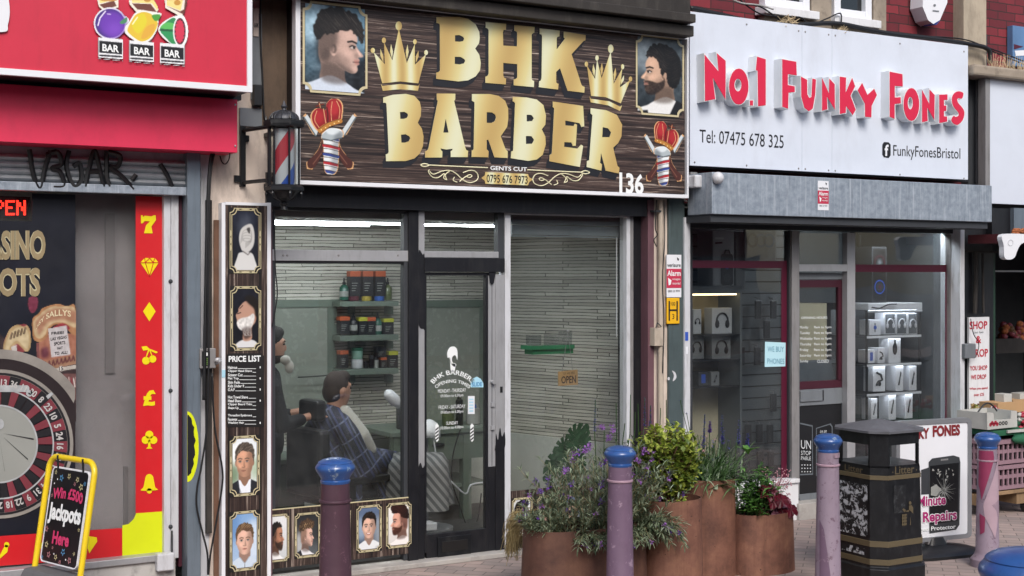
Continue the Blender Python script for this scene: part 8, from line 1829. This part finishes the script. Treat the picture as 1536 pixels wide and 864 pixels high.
def petalball(m, p, r, n, g):
    for i in range(n):
        d = rv(g); leaf(m, p+d*r*.3, d, r*1.1, r*.8, .2, .1)
def spike(m, pts, r, per, g):
    for i in range(len(pts)-1):
        for k in range(per):
            t = g.random(); p = pts[i]*(1-t)+pts[i+1]*t; f = 1-.55*(i+t)/(len(pts)-1); a = g.uniform(0, 6.3); d = Vector((math.cos(a), math.sin(a), .5)); leaf(m, p, d, r*1.5*f, r*.9*f, .2, .2)
# grey leaved wallflower over the wide planter
def wallflower():
    xc, y, zt, rx, ry = PL1; t = thing('wallflower', (xc, y, zt-.06), 'straggly grey leaved plant with purple flowers in the widest planter', 'plant')
    st = MB(M['stem_tan']); lf = MB(M['lf_grey']); fl_ = MB(M['fl_mauve'])
    for i in range(270):
        a = g.uniform(0, 6.283); q = math.sqrt(g.random()); fx = math.cos(a)*q; p = Vector((xc+fx*rx*.95, y+math.sin(a)*q*ry*.95, zt-.05))
        hgt = .09+.42*min(max((fx+.75)/.95, 0), 1.0)
        d = Vector((math.cos(a)*q*.5+g.gauss(0, .16), math.sin(a)*q*.6-.12+g.gauss(0, .2), 1.0)); L_ = min(hgt*g.uniform(.6, 1.2)+.06, .46)
        dr = .0
        if i < 34: d = Vector((g.gauss(.1, .5), -.8, .8)); dr = .24; p.y = y-ry*.8; L_ = g.uniform(.1, .22)*(1.35 if .0 < (i % 17)/17 < .3 else 1); p.x = xc+rx*g.uniform(-.5, 1.05)
        if 34 <= i < 60: d = Vector((.25, -.6, .9)); dr = .2; p.x = xc+rx*.75; p.y = y-ry*.7; L_ = g.uniform(.15, .3)
        if i >= 215: p.x = xc+rx*g.uniform(.2, .95); d = Vector((g.gauss(.1, .2), g.gauss(-.1, .2), 1)); L_ = g.uniform(.2, .5)
        if i >= 60 and p.x > xc+rx*.55: d.x -= .12
        pts = stemcurve(p, d, L_, g, 7, dr); st.tube(pts, .0015, 4, False)
        for j in range(1, len(pts)):
            for k in range(5):
                dd = ((pts[j]-pts[j-1]).normalized()*.8+rv(g)*.8); lf.use(M['lf_grey'] if g.random() < .62 else (M['lf_grey_dark'] if g.random() < .75 else M['lf_grass_pale'])); leaf(lf, pts[j], dd, g.uniform(.035, .065), g.uniform(.006, .0105), .3)
        if g.random() < .2 and i > 20:
            fl_.use(M['fl_mauve'] if g.random() < .6 else M['fl_purple']); petalball(fl_, pts[-1], g.uniform(.012, .02), 12, g)
    for px, py in ((402, 0),): pass
    for px, py in ((915, 655), (905, 640), (885, 665), (878, 675), (924, 640), (965, 672), (980, 678), (955, 688), (905, 690), (850, 705), (972, 715), (980, 745), (976, 795), (870, 805), (812, 738)):
        fl_.use(M['fl_mauve'] if g.random() < .6 else M['fl_purple'])
        for k in range(3): petalball(fl_, P(px+g.gauss(0, 3), py+g.gauss(0, 3), y-.1+g.uniform(-.1, .1)), .017, 10, g)
    st.build('stems', t, smooth=True, recalc=False); lf.build('foliage', t, recalc=False); fl_.build('flowers', t, recalc=False)
wallflower()
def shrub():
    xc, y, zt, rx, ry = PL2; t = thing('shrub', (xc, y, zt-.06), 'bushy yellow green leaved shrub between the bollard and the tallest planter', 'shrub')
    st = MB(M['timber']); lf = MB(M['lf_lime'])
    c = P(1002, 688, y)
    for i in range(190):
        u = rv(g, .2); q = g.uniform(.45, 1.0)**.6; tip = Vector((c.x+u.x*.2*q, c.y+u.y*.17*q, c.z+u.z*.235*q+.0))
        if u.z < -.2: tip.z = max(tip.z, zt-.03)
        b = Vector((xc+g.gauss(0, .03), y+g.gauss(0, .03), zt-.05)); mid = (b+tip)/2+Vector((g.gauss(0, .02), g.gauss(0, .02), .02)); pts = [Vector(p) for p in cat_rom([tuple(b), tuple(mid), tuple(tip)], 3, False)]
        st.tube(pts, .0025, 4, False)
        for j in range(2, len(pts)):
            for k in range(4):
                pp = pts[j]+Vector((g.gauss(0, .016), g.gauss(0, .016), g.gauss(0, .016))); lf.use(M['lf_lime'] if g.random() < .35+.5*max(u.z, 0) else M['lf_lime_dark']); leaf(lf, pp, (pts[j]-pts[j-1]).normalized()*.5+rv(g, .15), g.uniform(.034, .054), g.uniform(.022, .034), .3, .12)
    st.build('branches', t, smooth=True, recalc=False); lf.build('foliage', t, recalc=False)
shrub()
def grassy():
    xc, y, zt, rx, ry = PL3; t = thing('salvia', (xc, y, zt-.06), 'arching strappy leaves with upright violet flower spikes in the tallest planter', 'plant')
    lf = MB(M['lf_grass']); fl_ = MB(M['fl_violet']); st = MB(M['lf_green_dark'])
    for i in range(330):
        a = g.uniform(0, 6.283); p = Vector((xc+g.gauss(0, rx*.45), y+g.gauss(0, ry*.45), zt-.05)); el = g.uniform(.5, 1.4); d = Vector((math.cos(a)*math.cos(el)+.12, math.sin(a)*math.cos(el), math.sin(el))); L_ = g.uniform(.16, .36); pts = stemcurve(p, d, L_, g, 6, g.uniform(.08, .3), .05)
        lf.use(M['lf_grass'] if g.random() < .6 else (M['lf_grass_pale'] if g.random() < .6 else M['lf_green_dark'])); w = g.uniform(.005, .011); n0 = len(lf.v); s = d.cross(Vector((0, 0, 1))).normalized()
        vv = []
        for j, q in enumerate(pts): ww = w*(1-(j/6)**2)+.0005; vv += [q-s*ww, q+s*ww]
        lf.add(vv, [(2*j, 2*j+1, 2*j+3, 2*j+2) for j in range(6)])
    for i in range(60):
        p = Vector((xc+g.gauss(.03, rx*.5), y+g.gauss(0, ry*.4), zt)); tip = p+Vector((g.gauss(.02, .05), g.gauss(0, .04), g.uniform(.12, .3))); st.tube([p, tip], .002, 4, False)
        for k in range(7): leaf(st, p*(1-k/8)+tip*(k/8), rv(g, .3), .03, .009)
        if i < 18: fl_.use(M['fl_pink'] if i % 4 == 0 else M['fl_violet']); petalball(fl_, tip, .009, 8, g)
    for px, p0, p1 in ((1056, 672, 622), (1082, 668, 622), (1108, 668, 630), (1064, 650, 632), (1121, 672, 650)):
        a, b = P(px+g.gauss(0, 1), p0, y), P(px+1, p1, y); base = Vector((xc+(a.x-xc)*.4, y, zt)); st.tube([base, a, b], .0028, 5, False); pts = [a+(b-a)*k/5 for k in range(6)]; fl_.use(M['fl_violet'] if px != 1064 else M['fl_purple']); spike(fl_, pts, .016, 16, g)
    for px, py in ((1020, 660), (1010, 640), (1030, 620), (1020, 600)):
        b = P(px, py, y+.05); st.tube([Vector((xc-.08, y, zt)), b], .002, 4, False); leaf(st, b, rv(g, .4), .04, .008); petalball(fl_, b, .007, 6, g)
    lf.build('foliage', t, recalc=False); st.build('stems', t, recalc=False); fl_.build('flowers', t, recalc=False)
grassy()
def tallspikes():
    xc, y, zt, rx, ry = PL1; t = thing('salvia', (xc+.2, y+.1, zt-.06), 'tall thin stems with slender violet spikes rising behind the mauve bollard cap', 'plant')
    st = MB(M['lf_green_dark']); fl_ = MB(M['fl_violet']); yy = y+.12
    for px, p0, p1, fl in ((892, 650, 600, 1), (925, 660, 605, 0), (945, 650, 592, 0), (967, 640, 596, 1), (975, 640, 608, 1), (952, 650, 618, 0), (906, 660, 640, 0), (935, 655, 635, 0), (958, 660, 606, 0), (990, 640, 612, 0), (1000, 640, 600, 0)):
        a, b = P(px, p0, yy), P(px+g.gauss(0, 1), p1, yy); base = Vector((xc+.15+(a.x-xc-.15)*.5, yy-.05, zt-.03)); st.use(M['lf_green_dark']).tube([base, a, b], .003, 5, False)
        pts = [a+(b-a)*k/6 for k in range(7)]
        if fl: spike(fl_, pts, .011, 14, g)
        else: st.use(M['lf_grey_dark']); spike(st, pts, .006, 5, g)
        for k in range(14): q = g.random(); leaf(st.use(M['lf_grey'] if k % 2 else M['lf_green_dark']), base+(a-base)*q, rv(g, .3), .045, .012)
    st.build('stems', t, recalc=False); fl_.build('flowers', t, recalc=False)
tallspikes()
def leafy():
    xc, y, zt, rx, ry = PL4; t = thing('leafy_plant', (xc-.08, y, zt-.06), 'upright bright green broad leaved plant beside the dark red foliage', 'plant'); lf = MB(M['lf_green']); st = MB(M['lf_green_dark'])
    for i in range(46):
        p = Vector((xc-.1+g.gauss(0, .055), y+g.gauss(-.03, .05), zt-.05)); tip = p+Vector((g.gauss(0, .05), g.gauss(-.02, .04), g.uniform(.14, .36))); st.tube([p, tip], .003, 5, False)
        for k in range(10):
            q = p+(tip-p)*(k+3)/12; lf.use(M['lf_green'] if g.random() < .6 else M['lf_green_dark']); a = g.uniform(0, 6.28); leaf(lf, q, Vector((math.cos(a), math.sin(a), .45)), g.uniform(.06, .1), g.uniform(.018, .028), .6, .2)
    for i in range(9): a = g.uniform(0, 6.28); leaf(lf.use(M['lf_green']), P(1122, 682, y-.05), Vector((math.cos(a), math.sin(a), .9)), .1, .03, .6, .2)
    lf.build('foliage', t, recalc=False); st.build('stems', t, recalc=False)
    t = thing('heuchera', (xc+.1, y, zt-.06), 'dark red lobed foliage with a haze of tiny pink flowers in the rightmost planter', 'plant'); lf = MB(M['lf_red']); st = MB(M['lf_red']); fl_ = MB(M['fl_pink'])
    for px, py in [(1150, 742), (1140, 752), (1160, 752), (1170, 745), (1178, 758), (1183, 752), (1165, 768), (1176, 775), (1150, 730), (1158, 735), (1168, 735), (1145, 765), (1186, 765), (1180, 785), (1155, 760), (1172, 765)]:
        c = P(px+g.gauss(0, 2), py+g.gauss(0, 2), y-.12+g.uniform(-.05, .1)); nrm = Vector((g.gauss(0, .4), -.8+g.gauss(0, .3), .7)).normalized(); s = nrm.cross(Vector((0, 0, 1))).normalized(); b = s.cross(nrm); R_ = g.uniform(.035, .055)
        lf.use(M['lf_red'] if g.random() < .6 else M['lf_red_pale']); n = 22; ring_ = [c+(s*math.cos(k*6.283/n)+b*math.sin(k*6.283/n))*R_*(1+.18*math.cos(5*k*6.283/n)+.06*math.cos(11*k*6.283/n))-nrm*.012*(1+math.cos(5*k*6.283/n)) for k in range(n)]; lf.add([c]+ring_, [(0, k+1, (k+1) % n+1) for k in range(n)]); st.tube([Vector((xc+.08, y, zt-.04)), c], .002, 4, False)
    for i in range(22):
        b = Vector((xc+.08+g.gauss(0, .02), y, zt)); tip = P(g.uniform(1138, 1186), g.uniform(690, 740), y+g.gauss(0, .03)); st.tube([b, tip], .0012, 4, False)
        for k in range(9): q = b+(tip-b)*g.uniform(.55, 1.0)+Vector((g.gauss(0, .014), g.gauss(0, .01), g.gauss(0, .01))); fl_.ell(q, (.0045, .0045, .005), 6, 4)
    lf.build('foliage', t, recalc=False); st.build('stems', t, recalc=False); fl_.build('flowers', t, recalc=False)
leafy()
# dried grass bundle by the planter
t = thing('dried_grass', P(778, 835, -.75).to_tuple()[:2]+(0,), 'drooping bundle of dry straw coloured grass left of the widest planter', 'plant'); m = MB(M['dry_grass'])
for i in range(240):
    tp = P(795+g.gauss(0, 9), 772+g.gauss(0, 5), -1.0+g.gauss(0, .05)); md = P(776+g.gauss(0, 7), 782+g.gauss(0, 7), -.95); bt = P(768+g.gauss(0, 7), 822+g.gauss(0, 10), -.85+g.gauss(0, .04)); bt.z = max(bt.z, .003)
    pts = [Vector(p) for p in cat_rom([tuple(tp), tuple(md), tuple(bt)], 4, False)]; m.tube(pts, .0016, 3, False)
m.build('stalks', t, recalc=False)
# monstera in the barber window
ym = .3; t = thing('monstera', (X(858, ym), ym, .05), 'potted monstera with split dark leaves inside the right barber window', 'plant'); lf = MB(M['lf_monstera']); st = MB(M['lf_monstera'])
def mleaf(cx_, cy_, R_, ang, tilt):
    n = 90; o = []
    for k in range(n):
        a = 2*math.pi*k/n; r = R_*(1-.22*abs(math.cos(a/2)))*(1.0+.0*a); lobe = abs(math.sin(a*5.5)); cut = .42 if (lobe < .32 and .5 < a < 5.8) else 0; r *= (1-cut)*(1.0+.28*math.exp(-((a-math.pi)/.35)**2)); o.append((r*math.cos(a+math.pi)*.85, r*math.sin(a+math.pi)*.72))
    c = P(cx_, cy_, ym); ca, sa = math.cos(ang), math.sin(ang); vv = [c]+[c+Vector((x*ca-z*sa, tilt*x-.15*abs(z), x*sa+z*ca)) for x, z in o]; lf.add(vv, [(0, k+1, (k+1) % n+1) for k in range(n)])
    st.tube([c, P(862, 735, ym)], .007, 6)
mleaf(862, 658, .17, .5, .3); mleaf(846, 672, .14, 3.6, -.2); mleaf(866, 690, .12, -.9, .2); mleaf(833, 694, .15, 4.1, .1); mleaf(876, 664, .1, .9, .3); mleaf(850, 705, .12, 4.6, .1)
lf.build('foliage', t, recalc=False); st.build('stems', t, recalc=False); c = P(862, 745, ym); m = MB(M['white_frame']); m.lathe([(.09, .05), (.12, c.z-.02), (.11, c.z-.02), (.1, c.z-.05)], (c.x, ym, 0), 20); m.build('pot', t, smooth='auto')

# ------------------------------------------------------------------ greengrocer's goods
ygc = -.75
mm('crate_pink', '#8d717b', .5, var=.08); mm('pallet', '#8f7557', .85, var=.2, dirt=.4)
def crate(px0, px1, pt, pb, lab):
    x0, x1, z0, z1 = R(px0, px1, pt, pb, ygc, 1520); t = thing('plastic_crate', ((x0+x1)/2, ygc+.2, z0), lab, 'crate', 'pink plastic crates outside the greengrocer'); w = x1-x0; h = z1-z0
    m = MB(M['crate_pink']); m.box(x0-.012, x1+.012, ygc-.012, ygc+.41, z1-.03, z1); m.box(x0, x1, ygc, ygc+.4, z0, z0+.03)
    for yq in (ygc, ygc+.385): 
        n = 14
        for k in range(n+1): a = x0+(w-.018)*k/n; m.box(a, a+.018, yq, yq+.015, z0+.03, z1-.03)
        m.box(x0, x1, yq+.002, yq+.013, z0+h*.45, z0+h*.6)
    for xq in (x0, x1-.015):
        for k in range(9): b = ygc+.02+.36*k/9; m.box(xq, xq+.015, b, b+.02, z0+.03, z1-.03)
        m.box(xq+.002, xq+.013, ygc, ygc+.4, z0+h*.45, z0+h*.6)
    m.build('crate_body', t); m = MB(M['black_plastic']); m.box(x0+.02, x1-.02, ygc+.03, ygc+.37, z0+.03, z1-.06); m.build('contents', t)
crate(1483, 1582, 659, 695, 'upper pink plastic crate stacked outside the greengrocer'); crate(1483, 1582, 697, 733, 'lower pink plastic crate resting on the wooden dolly')
x0, x1, z0, z1 = R(1484, 1582, 735, 758, ygc, 1520); dl = thing('dolly', ((x0+x1)/2, ygc+.2, 0), 'wooden dolly on black castors under the pink crates', 'dolly'); m = MB(M['pallet']); m.box(x0, x1, ygc, ygc+.08, z1-.03, z1); m.box(x0, x1, ygc+.3, ygc+.4, z1-.03, z1); m.box(x0, x0+.09, ygc+.02, ygc+.38, z0, z1-.032); m.box(x0+.35, x0+.45, ygc+.02, ygc+.38, z0, z1-.032); m.build('deck', dl, bevel=.004)
for a in (x0+.09, x0+.5):
    m = MB(M['black_plastic']); n0 = len(m.v); m.lathe([(.0, -.02), (.05, -.02), (.055, 0), (.05, .02), (0, .02)], (0, 0, 0), 16); m.v = [(a+p, ygc+.05+r, .055+q) for p, q, r in m.v]; m.box(a-.03, a+.03, ygc+.02, ygc+.08, .09, max(z0, .1)); m.build('castor', dl, smooth='auto')
mm('cardboard', '#b08d66', .85, var=.1); mm('tray_white', '#b3b3ae', .6); mm('berry', '#9c2036', .4, var=.3); mm('green_cloth', '#1e5a3e', .8, var=.2)
tb = thing('trestle', (X(1512, ygc+.1), ygc+.4, 0), 'dark green cloth covered stand holding the fruit boxes', 'stand'); m = MB(M['green_cloth']); x0, x1, z0, z1 = R(1487, 1590, 645, 656, ygc+.02, 1510); m.box(x0, x1, ygc+.0, ygc+.8, z0+.02, z1); m.box(x0+.25, x1, ygc+.0, ygc+.015, z0-.06, z0+.02); m.use(M['dark_timber']).box(x0+.02, x0+.06, ygc+.5, ygc+.54, 0, z0+.02); m.box(x0+.02, x0+.06, ygc+.72, ygc+.76, 0, z0+.02); m.build('top_cloth', tb)
y2 = ygc+.03
tg = thing('punnet_box', P(1502, 644, y2), 'white cardboard cherry box with a dark arched handle on the stand', 'box')
x0, x1, z0, z1 = R(1481, 1526, 618, 643, y2, 1504); w = x1-x0; h = z1-z0
m = MB(M['tray_white']); m.prism([(x0, z0), (x1, z0+.005), (x1-.005, z1), (x1-w*.2, z1), (x1-w*.22, z0+h*.55), (x0+w*.22, z0+h*.55), (x0+w*.2, z1), (x0-.004, z1+.005)], y2, y2+.012); m.box(x0, x0+.01, y2+.013, y2+.3, z0, z1); m.box(x1-.01, x1, y2+.013, y2+.3, z0, z1); m.box(x0, x1, y2+.3, y2+.31, z0, z1); m.box(x0+.01, x1-.01, y2+.013, y2+.3, z0, z0+.01); m.build('carton', tg)
m = MB(M['black_plastic']); m.tube([(x0+w*.18+w*.64*k/10, y2+.15, z1-.01+.07*math.sin(math.pi*k/10)) for k in range(11)], .007, 6); m.build('handle', tg)
m = MB(M['berry']); 
for k in range(5): m.sheet(circ(x0+w*(.1+.055*k), z0+h*(.3+.1*(k % 2)), h*.12, 10), y2-.002)
m.use(M['black_plastic'])
for k in range(3): m.sheet([circ(x0+w*(.42+.1*k), z0+h*.33, h*.13, 6), circ(x0+w*(.42+.1*k), z0+h*.33, h*.06, 6)], y2-.002)
m.build('printed_fruit', tg)
FB = 'fruit heaps outside the greengrocer'
def heap(name, px0, px1, py0, py1, y, mt, r, n, lab):
    t = thing(name, P((px0+px1)/2, py1, y), lab, 'fruit', FB); m = MB()
    for i in range(n): m.use(M[mt[i % len(mt)]]); p = P(g.uniform(px0, px1), g.uniform(py0, py1), y+g.uniform(0, .1)); m.ell(p, (r, r, r*.95), 10, 7)
    m.build('fruit', t, smooth=True); return t
x0, x1, z0, z1 = R(1478, 1502, 612, 622, ygc+.35, 1490)
heap('berries', 1485, 1497, 611, 622, ygc+.4, ('berry', 'tray_white', 'berry'), .018, 60, 'red and white berries heaped at the left end of the fruit stand'); heap('berries', 1528, 1548, 620, 642, y2+.05, ('berry', 'berry', 'tray_white'), .018, 60, 'red berries piled right of the white cherry box')
m = MB(M['cardboard']); m.boxp(1497, 1524, 604, 622, ygc+.4, .2, 1510); m.build('carton', label='brown cardboard box behind the white cherry box', cat='box'); m = MB(M['cardboard']); m.boxp(1520, 1560, 600, 618, ygc+.6, .2, 1530); m.build('carton', label='brown cardboard box at the right edge behind the berries', cat='box')
m = MB(M['tray_white']); m.boxp(1506, 1518, 591, 603.5, ygc+.45, .1, 1510); m.build('carton', label='small white carton standing on the brown cardboard box', cat='box', bevel=.003); m = MB(M['tray_white']); m.boxp(1530, 1550, 590, 599.5, ygc+.65, .1, 1530); m.build('carton', label='white carton at the right edge on top of brown cardboard', cat='box', bevel=.003)
m = MB(M['green_cloth']); p = P(1530, 655, ygc-.03); m.ell(p+Vector((.02, .0, -.02)), (.13, .045, .04), 14, 10); m.ell(p+Vector((.16, .01, -.03)), (.14, .05, .055), 14, 10); m.ell(p+Vector((.1, .0, -.055)), (.09, .04, .03), 14, 10); m.build('green_bag', smooth=True, label='green bag bulging over the upper pink crate', cat='bag', mods=remesh(.02, 3))
m = MB(M['tray_white']); m.boxp(1512, 1560, 645, 649, ygc-.02, .015, 1520); m.build('price_strip', label='white strip along the edge of the fruit stand', cat='strip')
yq = .9; heap('oranges', 1500, 1536, 486, 508, yq, ('wheel_red', 'fruit_brown', 'terracotta_leaf'), .035, 40, 'dim fruit heaped inside the dark greengrocer')
m = MB(M['dark_timber']); m.boxp(1494, 1600, 508, 530, yq-.02, .3, 1510); m.build('shelf', gro)
